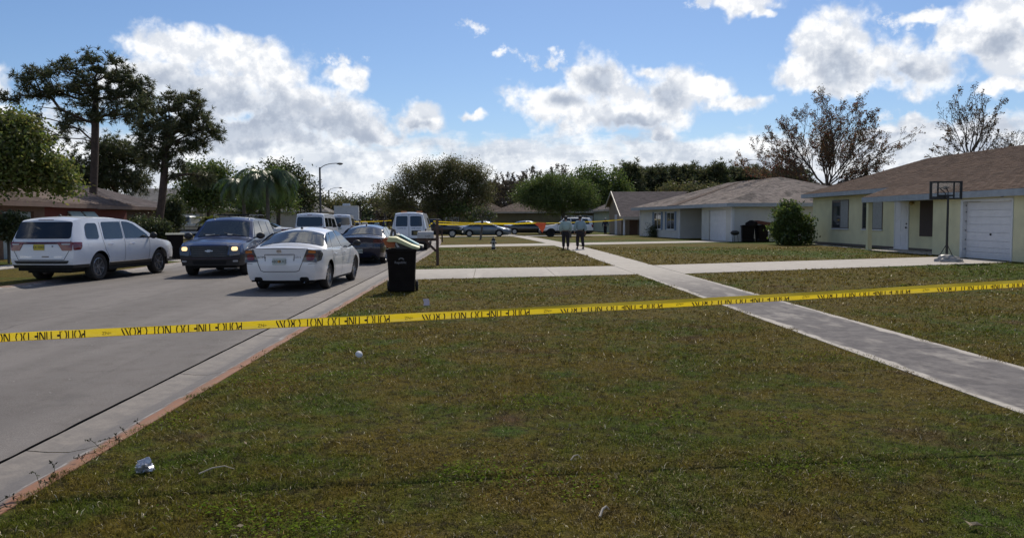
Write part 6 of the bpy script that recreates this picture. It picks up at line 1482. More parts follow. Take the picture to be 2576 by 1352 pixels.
# nearly bare trees: straight forking limbs down to fine twigs
def bare_tree(name, label, px, pbase, Z, targets, r0, leaves, leafm, lsize, group=None, depth=4, spreadz=.9, seed=3, rt=.007, kids=(5, 5, 5, 4), bark='twig', shrink=.80):
    g = random.Random(seed); base = P(px, pbase, Z); a = Vector((base.x, base.y, zlawn(base.x, base.y) - .05)); t = thing(name, label, 'tree', a, 0, group)
    segs = []; tipsL = []
    def limb(p, q, r, d):
        L = (q - p).length; n = 5 if d == 0 else 4 if d < 3 else 2; pts = [p]; side = Vector((g.gauss(0, 1), g.gauss(0, 1), g.gauss(0, .4))) * L * .05
        for i in range(1, n + 1):
            u = i / n; pts.append(p.lerp(q, u) + side * math.sin(PI * u) + Vector((g.gauss(0, 1), g.gauss(0, 1), g.gauss(0, .6))) * L * .018 + Vector((0, 0, -.06 * L * math.sin(PI * u) if d == 0 else 0)))
        rad = [max(rt, r * (1 - .72 * i / n)) for i in range(n + 1)]
        for i in range(n): segs.append((pts[i], pts[i + 1], rad[i], rad[i + 1]))
        if d >= depth: tipsL.extend([pts[-1], pts[-1].lerp(pts[0], .5)]); return
        D = (q - p).normalized()
        for k in range(kids[min(d, len(kids) - 1)]):
            u = .25 + .75 * (k + g.uniform(.1, .9)) / kids[min(d, len(kids) - 1)]; i = min(n - 1, int(u * n)); o = pts[i].lerp(pts[i + 1], u * n - i)
            ax = D.cross(Vector((g.gauss(0, 1), g.gauss(0, 1), g.gauss(0, 1)))).normalized(); ang = math.radians(g.uniform(18, 42)); nd = (D * math.cos(ang) + ax * math.sin(ang) + Vector((0, 0, .16))).normalized()
            ll = L * g.uniform(.30, .50) * (1.15 - .35 * u) * (1 if d else .85)
            limb(o, o + nd * ll, max(rt, rad[i] * .55), d + 1)
    fork_ = P(px, pbase, Z); segs.append((a, fork_, r0, r0 * .85))
    for (tx, ty) in targets:
        tx = px + (tx - px) * shrink; ty = pbase + (ty - pbase) * shrink
        q = P(tx, ty, Z + g.uniform(-1, 1) * spreadz * 3.0); o = fork_ + Vector((0, 0, g.uniform(-.4, .3))); limb(o, q, r0 * g.uniform(.26, .42), 0)
    A = np.array([tuple(x[0]) for x in segs]); B = np.array([tuple(x[1]) for x in segs]); ra = np.array([x[2] for x in segs]); rb = np.array([x[3] for x in segs])
    nodes = np.concatenate([A, B]); n = len(A); d = B - A; Ln = np.linalg.norm(d, axis=1, keepdims=True); d = d / np.maximum(Ln, 1e-6)
    ref = np.where(np.abs(d[:, 2:3]) > .9, np.array([[1., 0, 0]]), np.array([[0, 0, 1.]])); u = np.cross(d, ref); u /= np.linalg.norm(u, axis=1, keepdims=True); v = np.cross(d, u)
    m = 4; an = np.arange(m) * 2 * PI / m; cu = np.cos(an)[None, :, None] * u[:, None] + np.sin(an)[None, :, None] * v[:, None]
    V = np.concatenate([A[:, None] + cu * ra[:, None, None], B[:, None] + cu * rb[:, None, None]], 1).reshape(-1, 3); k = np.arange(m)
    F = (np.arange(n)[:, None, None] * 2 * m + np.stack([k, (k + 1) % m, m + (k + 1) % m, m + k], 1)[None]).reshape(-1, 4)
    np_mesh('trunk', V - np.array(a), F, MAT[bark], t, smooth=True)
    if leaves:
        T_ = np.array([tuple(x) for x in tipsL]); C = T_[rng.integers(0, len(T_), leaves)] + rng.normal(0, .06, (leaves, 3)); V, F = leaf_quads(C, lsize, .6, up=-.2); np_mesh('crown', V - np.array(a), F, MAT[leafm], t)
    print(label[:20], len(segs), len(tipsL)); return t
bare_tree('red_leaved_tree', 'wide spreading bare tree with sparse reddish leaves above the roofs on the right', 2080, 475, 66, [(1852, 432), (1872, 385), (1905, 345), (1955, 305), (2005, 275), (2045, 255), (2092, 236), (2140, 250), (2190, 272), (2238, 312), (2274, 345), (2232, 392), (2205, 430), (2060, 300), (2115, 300), (1960, 390), (2175, 350), (1930, 425), (2090, 350)], .20, 24000, 'red_leaf', .13, depth=3, kids=(11, 7, 5), seed=4, shrink=.84)
bare_tree('bare_tree', 'upright nearly leafless tree behind the brown roof, top right', 2440, 395, 58, [(2328, 388), (2368, 330), (2372, 252), (2402, 226), (2442, 216), (2480, 232), (2522, 236), (2512, 292), (2532, 332), (2432, 262), (2350, 362), (2470, 280)], .17, 2600, 'rust_leaf', .13, depth=3, kids=(7, 5, 4), seed=9)
bare_tree('bare_tree', 'twiggy tree tops at the far right edge above the brown roof', 2545, 400, 72, [(2500, 350), (2520, 335), (2545, 330), (2570, 325), (2590, 340), (2490, 372)], .12, 500, 'rust_leaf', .14, depth=3, kids=(6, 5, 4), seed=12)
for i, (px, py, rx, lab, Z) in enumerate(WOOD):
    bare_tree('bare_tree', lab, px, py + 75, Z, [(px + rx * math.sin(q), py - 8 + (1 - math.cos(q)) * rx * 1.1) for q in np.linspace(-1.5, 1.5, 11)], .26, 2600, 'brown_leaf', .24, depth=3, kids=(7, 5, 4), seed=20 + i, rt=.018)
# bushes
def bush(label, px, py0, py1, rx, Z, leafm, size, n, name='bush', dep=1.0, base=None):
    c = P(px, (py0 + py1) / 2, Z); s = Z / FPX; ry = (py1 - py0) / 2; r = random.Random(len(label)); B = []
    for k in range(12):
        B.append(pb(px + r.uniform(-.5, .5) * rx, (py0 + py1) / 2 + (-.5 + (k % 3) * .5 + r.uniform(-.08, .08)) * ry, rx * r.uniform(.42, .6), ry * r.uniform(.42, .52), Z, dep))
    a = P(px, 600, Z); a.z = zlawn(a.x, a.y); top = Vector(c)
    return tree(name, label, [a, a.lerp(top, .5), top], B, 110, int(n * 2.0), leafm, size, 'bark_grey', .05, cat='bush', sigma=.17 * Z / 45, shell=.6, step=.4, r_tip=.008, fork=.1, up=.2)
bush('tall leafy green bush filling the gap between the white house and the yellow house', 1995, 512, 618, 50, 47.5, 'green_leaf', .17, 7000)
bush('dark clipped bush under the windows of the white house', 1656, 569, 600, 27, 71.0, 'dark_leaf', .10, 3200)
bush('low dark bush by the white house entrance', 1708, 587, 603, 19, 68.5, 'dark_leaf', .09, 1500)
bush('round dark bush right behind the second pine trunk', 428, 503, 575, 30, 56, 'dark_leaf', .14, 4500)
bush('dark hedge clump behind the white sport utility car', 370, 552, 612, 62, 40, 'dark_leaf', .12, 5000)
bush('dark shrub under the far left oak behind the white sport utility car', 20, 540, 600, 45, 31.5, 'dark_leaf', .12, 3500)
bush('low brown brush beside the far parked cars under the round green tree', 1560, 560, 583, 16, 92, 'dark_leaf', .16, 700)

def palm(name, label, px, pcy, Z, nf, fl, droop, leafm, trunk_r=.14, stalk=True, leaflet=.42, lw=.05, cat='palm tree', basez=None):
    c = P(px, pcy, Z); a = Vector((c.x, c.y, zlawn(c.x, c.y))); t = thing(name, label, cat, a)
    if stalk: MB().tube([(0, 0, -.05), (0, 0, (c.z - a.z) * .5), (0, 0, c.z - a.z)], [trunk_r * 1.15, trunk_r, trunk_r * .9], 10).build('trunk', MAT['bark_pale'], t, smooth=60)
    top = np.array((0, 0, c.z - a.z)); r = np.random.default_rng(len(label))
    for k in range(nf):
        az = 2 * PI * (k + r.uniform(-.3, .3)) / nf * (2.4 if nf > 12 else 1); el0 = r.uniform(.25, 1.25); L = fl * r.uniform(.8, 1.1); n = 14; V = []; F = []; p = top.copy(); el = el0; pts = [p.copy()]
        for i in range(n):
            el -= droop * (1.0 + .6 * i / n) / n * 2.2; p = p + np.array((math.cos(az) * math.cos(el), math.sin(az) * math.cos(el), math.sin(el))) * L / n; pts.append(p.copy())
        side = np.array((-math.sin(az), math.cos(az), 0))
        for i in range(1, n):
            q = pts[i]; f = (pts[i + 1] - pts[i - 1]); f = f / np.linalg.norm(f)
            for sg in (-1, 1):
                for w in (0, .5):
                    qq = q + (pts[i + 1] - q) * w; ll = leaflet * math.sin(PI * min(1, (i + w) / n + .08)) ** .6 * r.uniform(.8, 1.15)
                    d = side * sg * .75 + f * .55 + np.array((0, 0, -.45 * droop)); d /= np.linalg.norm(d); b = len(V)
                    V += [qq - f * lw * .5, qq + f * lw * .5, qq + d * ll * .6 + f * lw * .4, qq + d * ll - np.array((0, 0, ll * .25 * droop)), qq + d * ll * .6 - f * lw * .4]
                    F += [(b, b + 1, b + 2, b + 4), (b + 4, b + 2, b + 3, b + 3)]
        F = [f if f[2] != f[3] else f[:3] for f in F]; m = MB().add(V, F); m.tube([tuple(q) for q in pts[:-1]], [.03 * (1 - i / (n + 2)) for i in range(n)], 4)
        o = m.build('frond', MAT[leafm], t); o['kind'] = 'stuff'
    return t
palm('palm_tree', 'drooping green palm behind the blue sport utility car, left of two', 612, 466, 70, 40, 3.4, 1.0, 'palm_frond', leaflet=.75, lw=.085)
palm('palm_tree', 'fuller drooping palm nearer the road, right of two', 672, 450, 66, 46, 3.9, 1.1, 'palm_frond', leaflet=.8, lw=.09)
palm('sago_palm', 'yellow green sago palm in front of the silver pickup truck', 522, 556, 58, 26, 1.15, .55, 'yellow_frond', .22, leaflet=.26, lw=.035, cat='palm')
# small leaning tree with stakes on the far lawn
st = G(1207, 596, .06); st = Vector((st.x, st.y, .06))
Zs = 66.0; a = P(1208, 592, Zs); a.z = .05
b = [pb(x, y, rx, ry, Zs, 1.0) for x, y, rx, ry in [(1205, 530, 14, 10), (1222, 538, 14, 12), (1198, 542, 10, 8), (1240, 545, 12, 10)]]
tree('small_tree', 'small leaning dark tree on the far lawn in front of the grey blue car', [a, P(1212, 572, Zs), P(1213, 550, Zs), P(1207, 535, Zs)], b, 40, 380, 'dark_leaf', .20, 'bark_pale', .09, sigma=.16, shell=.3, step=.35, r_tip=.012, fork=.4)

# far wood that closes the view behind everything (reads as one mass)
def far_wood(label, spec, Z, leafm, n, size, name='far_wood'):
    B = []
    for (x0, x1, yt) in spec:
        k = max(1, int((x1 - x0) / 34))
        for i in range(k + 1):
            x = x0 + (x1 - x0) * i / k; y = yt + random.uniform(-5, 5)
            for yy in np.arange(y + 12, 560, 20): B.append(pb(x + random.uniform(-10, 10), yy, 26, 15, Z + random.uniform(-8, 8), 1.0))
    C = blob_pts(B, n, .4); V, F = leaf_quads(C, size, .6, up=.2); o = np_mesh(name, V, F, MAT[leafm]); tag(o, label, 'wood', kind='stuff')
far_wood('dark mass of far woods behind the left houses and palms', [(330, 470, 512), (470, 800, 500), (800, 868, 516)], 150, 'dark_leaf', 42000, .55)
far_wood('brown and olive mass of far woods behind the parked cars and right houses', [(965, 1240, 505), (1240, 1480, 462), (1480, 1820, 478), (1820, 2060, 462)], 152, 'brown_leaf', 60000, .5)
far_wood('low dark hedge of far woods at the end of the street', [(850, 980, 526)], 215, 'dark_leaf', 9000, .7)
# ------------------------------------------------------------------ street furniture, people and small things
mk('bin_dark', (0.007, 0.005, 0.005), 0.6, spec=.12, var=(0.011, 0.009, 0.008), vscale=5, bump=.1); mk('bin_lid_pale', (0.36, 0.36, 0.28), 0.6, var=(0.30, 0.30, 0.24), vscale=6)
mk('logo_grey', (0.20, 0.20, 0.21), 0.7, var=(0.12, 0.12, 0.13), vscale=30); mk('board_lime', (0.58, 0.58, 0.33), 0.55, var=(0.50, 0.51, 0.27), vscale=6); mk('board_teal', (0.02, 0.075, 0.075), 0.5, var=(0.016, 0.055, 0.06), vscale=4)
mk('board_sky', (0.30, 0.55, 0.62), 0.5, var=(0.25, 0.48, 0.55), vscale=6); mk('board_orange', (0.42, 0.12, 0.03), 0.6, var=(0.34, 0.09, 0.03), vscale=9); mk('board_grey', (0.10, 0.09, 0.085), 0.7, var=(0.07, 0.065, 0.06), vscale=7)
mk('wood_post', (0.10, 0.060, 0.045), 0.9, var=(0.06, 0.04, 0.032), vscale=7, bump=.5, bscale=25); mk('mailbox_grey', (0.42, 0.42, 0.42), 0.5, var=(0.34, 0.34, 0.35), vscale=9); mk('mail_ink', (0.14, 0.14, 0.15), 0.7)
mk('hydrant_white', (0.50, 0.50, 0.47), 0.6, var=(0.42, 0.42, 0.39), vscale=14); mk('hydrant_black', (0.02, 0.02, 0.02), 0.6, var=(0.04, 0.035, 0.03), vscale=14)
mk('lamp_pole', (0.10, 0.10, 0.105), 0.6, .3, var=(0.075, 0.075, 0.08), vscale=3); mk('hoop_black', (0.010, 0.010, 0.011), 0.5, var=(0.018, 0.018, 0.018), vscale=10); mk('tarp', (0.34, 0.33, 0.31), 0.45, var=(0.22, 0.215, 0.205), vscale=5, bump=.4, bscale=12)
mk('skin', (0.32, 0.17, 0.11), 0.6, var=(0.27, 0.14, 0.09), vscale=9); mk('hair_dark', (0.012, 0.010, 0.009), 0.7, var=(0.02, 0.016, 0.014), vscale=30); mk('shirt_mint', (0.36, 0.46, 0.44), 0.85, var=(0.30, 0.40, 0.38), vscale=6, bump=.5, bscale=9)
mk('shirt_bluegrey', (0.27, 0.36, 0.40), 0.85, var=(0.22, 0.30, 0.34), vscale=6, bump=.5, bscale=9); mk('trousers_black', (0.012, 0.010, 0.014), 0.85, var=(0.02, 0.017, 0.022), vscale=8, bump=.4, bscale=9); mk('shoe', (0.008, 0.008, 0.008), 0.35, var=(0.015, 0.014, 0.013), vscale=9)
mk('vest_yellow', (0.62, 0.68, 0.06), 0.7, var=(0.52, 0.60, 0.06), vscale=9); mk('shirt_white', (0.60, 0.60, 0.58), 0.85, var=(0.52, 0.52, 0.50), vscale=6); mk('shirt_navy', (0.02, 0.025, 0.05), 0.85, var=(0.03, 0.035, 0.06), vscale=6)
mk('folder_black', (0.012, 0.012, 0.013), 0.5, var=(0.02, 0.02, 0.02)); mk('flag_orange', (0.80, 0.13, 0.04), 0.7, var=(0.70, 0.10, 0.035), vscale=4); mk('litter_white', (0.62, 0.62, 0.62), 0.6, var=(0.50, 0.50, 0.52), vscale=20)
mk('foil', (0.55, 0.56, 0.60), 0.35, .6, var=(0.42, 0.43, 0.47), vscale=40); mk('leaf_dry', (0.30, 0.22, 0.13), 0.8, var=(0.38, 0.31, 0.2), vscale=15); mk('paper_pink', (0.62, 0.52, 0.55), 0.8, var=(0.54, 0.46, 0.49), vscale=12)
mk('weed', (0.03, 0.035, 0.018), 0.9, var=(0.045, 0.05, 0.02), vscale=20); mk('stick_pale', (0.46, 0.39, 0.30), 0.85, var=(0.3, 0.28, 0.25), vscale=20)

def prism(mb, poly, y0, y1, m=0, tilt=0.0):
    """outline in x,z given depth; the near side (y0) may sit lower by tilt"""
    n = len(poly); V = [(x, y0, z - tilt) for x, z in poly] + [(x, y1, z) for x, z in poly]
    F = [tuple(range(n)), tuple(range(2 * n - 1, n - 1, -1))] + [(i, n + i, n + (i + 1) % n, (i + 1) % n) for i in range(n)]
    return mb.add(V, F, m)
def wheeled_bin(label, loc, rz, w=.62, d=.66, h=.98, logo=False, lid='closed', lidmat='bin_dark', group=None):
    t = thing('wheeled_bin', label, 'bin', loc, rz, group)
    b = MB(); tw, bw = w / 2, w / 2 * .86; V = []
    for (hw, y0, y1, z) in ((bw, -d * .36, d * .34, .02), (bw * 1.03, -d * .38, d * .36, .25), (tw * .97, -d * .48, d * .42, h * .93), (tw, -d * .5, d * .44, h)):
        V += [(-hw, y0, z), (hw, y0, z), (hw, y1, z), (-hw, y1, z)]
    F = [(3, 2, 1, 0)] + [(i * 4 + k, i * 4 + (k + 1) % 4, i * 4 + 4 + (k + 1) % 4, i * 4 + 4 + k) for i in range(3) for k in range(4)]
    b.add(V, F); o = b.build('body', MAT['bin_dark'], t)
    bv = o.modifiers.new('bevel', 'BEVEL'); bv.width = .02; bv.segments = 2; bv.limit_method = 'ANGLE'
    r = MB(); r.box((-tw - .02, -d * .52, h - .05), (tw + .02, -d * .48, h + .0)); r.box((-tw - .02, d * .44, h - .05), (tw + .02, d * .47, h)); r.box((-tw - .02, -d * .48, h - .05), (-tw + .005, d * .44, h)); r.box((tw - .005, -d * .48, h - .05), (tw + .02, d * .44, h)); r.build('rim', MAT['bin_dark'], t)
    MB().tube([(-tw * .9, d * .5, h - .03), (-tw * .8, d * .58, h), (tw * .8, d * .58, h), (tw * .9, d * .5, h - .03)], .016, 6).build('handle', MAT['bin_dark'], t, smooth=40)
    for sg in (-1, 1): MB().lathe([(.001, -.03), (.10, -.03), (.125, -.02), (.125, .02), (.10, .03), (.001, .03)], 16, axis='X').build('wheel', MAT['rubber'], t, smooth=40, loc=(sg * (bw + .04), d * .36, .125))
    MB().tube([(-bw - .03, d * .36, .125), (bw + .03, d * .36, .125)], .014, 6).build('axle', MAT['seam'], t)
    if lid == 'closed':
        l = MB(); prism(l, [(-tw - .03, h + .005), (tw + .03, h + .005), (tw * .8, h + .07), (-tw * .8, h + .07)], -d * .54, d * .48); l.build('lid', MAT[lidmat], t)
    if logo:
        vs, fs = text_mesh('Republic', .075, 0, bold=.002); f = lambda x, z: (x, -d * (.38 + .10 * (z - .25) / (h * .93 - .25)) - .004, z)
        MB().add([f(v.x - .02, h * .70 + v.y) for v in vs], fs).build('lettering', MAT['logo_grey'], t)
        lm = MB(); arc = [(math.cos(a) * .062, math.sin(a) * .045) for a in np.linspace(0, PI, 9)]; arc2 = [(x * .55, z * .5) for x, z in reversed(arc)]; lm.add([f(x, h * .765 + z) for x, z in arc + arc2], [(i, i + 1, 16 - i, 17 - i) for i in range(8)]); lm.build('logo', MAT['logo_grey'], t)
    return t
# foreground bin with foam boards stuffed in it
bl = (-1.90, 18.42, .055); wheeled_bin('black wheeled bin by the kerb stuffed with colourful boards', bl, math.radians(3), .64, .66, .955, logo=True, lid='none')
def board(label, cat, poly, y0, y1, mat, tilt=.02, edge=None, name='foam_board'):
    z = lambda p: [((x - 432) * .00120, (1270 - y) * .00120 - 0.0) for x, y in p]
    t = thing(name, label, cat, bl, math.radians(3)); m = MB(); prism(m, z(poly), y0, y1, tilt=tilt); m.build('panel', MAT[mat], t)
    if edge: e = MB(); prism(e, z(edge[0]), y0 - .012, y1 - .05, tilt=tilt); e.build('edge_strip', MAT[edge[1]], t)
board('curved lime yellow board on top of the black wheeled bin', 'board', [(165, 300), (205, 228), (345, 238), (480, 305), (620, 375), (765, 425), (760, 450), (640, 440), (430, 352), (320, 312), (205, 312)], -.22, .02, 'board_lime', .03)
board('dark teal board with a pale blue edge leaning over the bin', 'board', [(325, 190), (400, 205), (560, 290), (740, 385), (830, 405), (800, 430), (700, 425), (520, 345), (345, 240)], .06, .20, 'board_teal', .02, ([(400, 203), (420, 203), (570, 285), (745, 380), (735, 398), (555, 302)], 'board_sky'))
board('orange foam piece poking out at the left of the bin', 'board', [(85, 290), (130, 262), (300, 300), (330, 330), (300, 445), (165, 445), (120, 380)], -.12, .0, 'board_orange', .0)
board('grey cardboard flap inside the bin rim under the lime board', 'cardboard', [(300, 352), (345, 325), (440, 362), (640, 442), (640, 470), (330, 470)], -.10, -.04, 'board_grey', .0, ([(305, 352), (340, 352), (395, 440), (350, 440)], 'litter_white'), name='cardboard')
tt = thing('bag_strap', 'dark looped strap standing above the boards in the bin', 'strap', bl, math.radians(3)); MB().tube([(-.24, .1, 1.18), (-.235, .1, 1.30), (-.20, .1, 1.40), (-.165, .1, 1.37), (-.14, .1, 1.25), (-.12, .1, 1.14)], .028, 8).build('loop', MAT['board_grey'], tt, smooth=50)
wheeled_bin('black wheeled bin with pale closed lid on the left verge between two cars', (-13.05, 35.0, .07), math.radians(-70), .66, .72, 1.02, lidmat='bin_lid_pale')
wheeled_bin('left one of the two dark bins at the white house wall, heaped lid', (17.0, 53.4, .1), math.radians(170), .82, .75, 1.05, lid='closed')
wheeled_bin('right one of the two dark bins at the white house wall, brown box on top', (17.95, 53.5, .1), math.radians(186), .72, .7, 1.05, lid='closed')
def lump(name, label, cat, loc, sq, mat, seedv=1, amp=.22, parts='heap', rz=0.0, flat=True):
    t = thing(name, label, cat, loc, rz); m = MB(); m.sphere((0, 0, 0), 1, 28, 16, sq=(1, 1, 1)); V = []
    for v in m.v:
        p = Vector(v); k = 1 + amp * mnoise.fractal(p * 1.4 + Vector((seedv * 7, 0, 0)), 1.0, 2.0, 4) + amp * .5 * mnoise.noise(p * 5 + Vector((seedv, 0, 0)))
        q = p * k; V.append((q.x * sq[0], q.y * sq[1], max(-.02, q.z * sq[2]) if flat else q.z * sq[2]))
    m.v = V; m.build(parts, MAT[mat], t, smooth=45); return t
lump('rubbish_bag', 'dark rubbish bag heaped on the left dark bin', 'bag', (17.25, 53.4, 1.2), (.38, .3, .34), 'bin_dark', 2)
t = thing('cardboard_box', 'reddish brown box lying across the right dark bin', 'box', (17.98, 53.4, 1.22), .2); MB().obox((0, 0, .12), (.46, 0, -.07), (0, .25, 0), (.02, 0, .10)).build('box', MAT['board_carton'] if 'board_carton' in MAT else mk('board_carton', (0.14, 0.045, 0.03), .8, var=(0.10, 0.035, 0.025), vscale=6), t)
t = thing('barbecue_grill', 'small dark grill standing left of the two dark bins', 'grill', (16.1, 53.2, .1)); m = MB(); m.sphere((0, 0, .62), 1, 14, 8, sq=(.30, .22, .16)); m.build('bowl', MAT['hoop_black'], t, smooth=50)
for sx, sy in ((-.2, -.12), (.2, -.12), (0, .16)): MB().tube([(sx * .7, sy * .7, .55), (sx, sy, 0)], .014, 5).build('leg', MAT['hoop_black'], t)

# ---- mailboxes, hydrant
def mailbox(label, base, rz, hpost=1.62, zbox=.96, num='1209', mat='mailbox_grey'):
    t = thing('mailbox', label, 'mailbox', base, rz)
    p = MB(); p.box((-.05, -.05, -.05), (.05, .05, hpost)); p.build('post', MAT['wood_post'], t); MB().box((-.72, -.045, zbox - .10), (-.051, .045, zbox - .01)).build('arm', MAT['wood_post'], t)
    MB().obox((-.24, 0, zbox - .27), Vector((.20, 0, -.20)), (0, .03, 0), Vector((.03, 0, .03))).build('brace', MAT['wood_post'], t)
    prof = [(-.10, 0), (.10, 0), (.10, .14)] + [(.10 * math.cos(a), .14 + .10 * math.sin(a)) for a in np.linspace(0, PI, 8)[1:-1]] + [(-.10, .14)]
    n = len(prof); V = [(-.68, y, zbox + z) for y, z in prof] + [(-.13, y, zbox + z) for y, z in prof]; b = MB(); b.add(V, [tuple(range(n)), tuple(range(2 * n - 1, n - 1, -1))] + [(i, (i + 1) % n, n + (i + 1) % n, n + i) for i in range(n)]); b.build('box', MAT[mat], t, smooth=40)
    if num:
        vs, fs = text_mesh(num, .10, 0, bold=.002); MB().add([(-.34 + v.x, -.103, zbox + .07 + v.y) for v in vs], fs).build('lettering', MAT['mail_ink'], t)['kind'] = 'stuff'
    MB().box((-.70, -.09, zbox + .005), (-.685, .09, zbox + .20)).build('door', MAT[mat], t)
    return t
mb0 = G(1100.5, 667, .06); mailbox('grey mailbox on a tall brown wooden post beside the first driveway', (mb0.x, mb0.y, .06), math.radians(4))
m2 = G(1112, 609, .05); mailbox('second, darker mailbox on a post farther along the kerb', (m2.x, m2.y, .05), math.radians(4), 1.15, .98, None, 'hydrant_black')
hy = G(1241, 627, .06); t = thing('fire_hydrant', 'white fire hydrant with black cap and base on the lawn', 'hydrant', (hy.x, hy.y, .06))
MB().lathe([(.15, -.02), (.15, .03), (.11, .05), (.105, .12)], 18).build('base_flange', MAT['hydrant_black'], t, smooth=35)
MB().lathe([(.100, .12), (.095, .40), (.12, .41), (.12, .45), (.105, .46)], 18).build('barrel', MAT['hydrant_white'], t, smooth=35)
MB().lathe([(.105, .46), (.10, .54), (.07, .60), (.03, .62), (.03, .67), (.001, .67)], 16).build('bonnet', MAT['hydrant_black'], t, smooth=35)
for sg in (-1, 1): MB().lathe([(.001, sg * .17), (.045, sg * .17), (.05, sg * .13), (.035, sg * .12), (.035, sg * .05)], 12, origin=(0, 0, .36), axis='X').build('nozzle_cap', MAT['hydrant_black'], t, smooth=35)
MB().lathe([(.001, -.17), (.06, -.17), (.062, -.13), (.045, -.12), (.045, -.05)], 12, origin=(0, 0, .33), axis='Y').build('nozzle_cap', MAT['hydrant_black'], t, smooth=35)

# ---- street lamps
def street_lamp(label, px, pyt, Z, arm, rise):
    top = P(px, pyt, Z); b = (top.x, top.y, zlawn(top.x, top.y)); h = top.z - b[2]; t = thing('street_lamp', label, 'street lamp', b, 0, 'street lamps along the left side')
    MB().tube([(0, 0, -.1), (0, 0, h * .5), (0, 0, h)], [.14, .12, .10], 10).build('pole', MAT['lamp_pole'], t, smooth=50)
    pts = [(0, 0, h - .35)] + [(arm * (1 - math.cos(a)) * .9, 0, h - .35 + (rise + .35) * math.sin(a)) for a in np.linspace(.3, PI / 2, 8)] + [(arm, 0, h + rise)]
    MB().tube(pts, .045, 6).build('arm', MAT['lamp_pole'], t, smooth=50)
    m = MB(); m.sphere((arm + .28, 0, h + rise - .03), 1, 12, 8, sq=(.38, .16, .11)); m.build('lamp_head', MAT['lamp_pole'], t, smooth=50)
    m = MB(); m.sphere((arm + .34, 0, h + rise - .12), 1, 10, 6, sq=(.20, .12, .08)); m.build('lamp_lens', MAT['lamp_clear'], t, smooth=50)
street_lamp('nearer and taller looking street lamp, arm curving right over the road', 804, 421, 95, 2.0, .45); street_lamp('smaller looking farther street lamp with an arm over the road', 827, 478, 172, 2.1, .5)
lp = P(971, 497, 150); t = thing('street_lamp', 'faint right side street lamp before the brown tree', 'street lamp', (lp.x, lp.y, 0)); MB().tube([(0, 0, 0), (0, 0, lp.z)], [.12, .09], 8).build('pole', MAT['lamp_pole'], t); MB().sphere((-.1, 0, lp.z), 1, 10, 6, sq=(.45, .25, .2)).build('lamp_head', MAT['lamp_clear'], t, smooth=50)

# ---- basketball hoop with weighted tarp
def hoop():
    b = P(2374, 655, 28.9); b.z = .10; t = thing('basketball_hoop', 'portable basketball hoop with black framed clear backboard beside the garage door', 'basketball hoop', b, math.radians(-6))
    zb, zt = 2.19, 2.83; hw = .56
    fr = MB()
    for a, c in (((-hw, -.02, zb), (-hw + .085, .02, zt)), ((hw - .085, -.02, zb), (hw, .02, zt)), ((-hw + .085, -.02, zt - .06), (hw - .085, .02, zt)), ((-hw + .085, -.02, zb), (-.0, .02, zb + .10)), ((0, -.02, zb), (hw - .085, .02, zb + .05))): fr.box(a, c)
    fr.build('backboard_frame', MAT['hoop_black'], t)
    st = MB(); st.box((-.30, -.015, zb + .10), (-.25, .015, zt - .06)); st.box((.25, -.015, zb + .05), (.30, .015, zt - .06)); st.box((-.25, -.012, zb + .10), (.25, .012, zb + .16)); st.build('target_frame', MAT['hoop_black'], t)
    MB().box((-hw + .086, -.003, zb + .001), (hw - .086, .003, zt - .061)).build('backboard_pane', MAT['clear_plastic'], t)
    MB().tube([(.0, -.12, zb + .02), (-.05, -.06, zb + .22), (-.22, .0, zb + .40)], .016, 6).build('support_arm', MAT['hoop_black'], t); MB().tube([(.02, -.12, zb + .02), (.05, -.06, zb + .26), (.02, .0, zb + .42)], .016, 6).build('support_arm', MAT['hoop_black'], t)
    r = MB(); r.tube([(math.cos(a) * .22, .28 + math.sin(a) * .22, zb + .42) for a in np.linspace(0, 2 * PI, 22)], .012, 6); r.box((-.06, .01, zb + .36), (.06, .07, zb + .46)); r.build('rim', MAT['hoop_black'], t)
    MB().tube([(.03, -.12, .05), (.03, -.12, 1.2), (.03, -.12, zb + .10)], [.045, .04, .036], 10).build('pole', MAT['hoop_black'], t, smooth=50)
    for sx, sy in ((-.24, .02), (.28, .02)): MB().tube([(.03, -.12, .62), (sx, sy - .1, .12)], .014, 6).build('brace', MAT['hoop_black'], t)
m = bpy.data.materials.new('clear_plastic'); m.use_nodes = True; nt = m.node_tree; nt.nodes.remove(nt.nodes['Principled BSDF']); T = NT(nt); tp_ = T.n('ShaderNodeBsdfTransparent'); tp_.inputs[0].default_value = (.93, .95, .96, 1); gl = T.n('ShaderNodeBsdfGlossy'); gl.inputs['Roughness'].default_value = .08; fr_ = T.n('ShaderNodeFresnel'); ms = T.n('ShaderNodeMixShader')
T.link(fr_.outputs[0], ms.inputs[0]); T.link(tp_.outputs[0], ms.inputs[1]); T.link(gl.outputs[0], ms.inputs[2]); T.link(ms.outputs[0], nt.nodes['Material Output'].inputs[0]); MAT['clear_plastic'] = m
hoop()
b = P(2388, 660, 28.2); lump('tarp_bundle', 'crumpled grey tarp weighing down the foot of the basketball hoop', 'tarp', (b.x, b.y, .10), (.50, .36, .24), 'tarp', 5, .34, rz=.1)

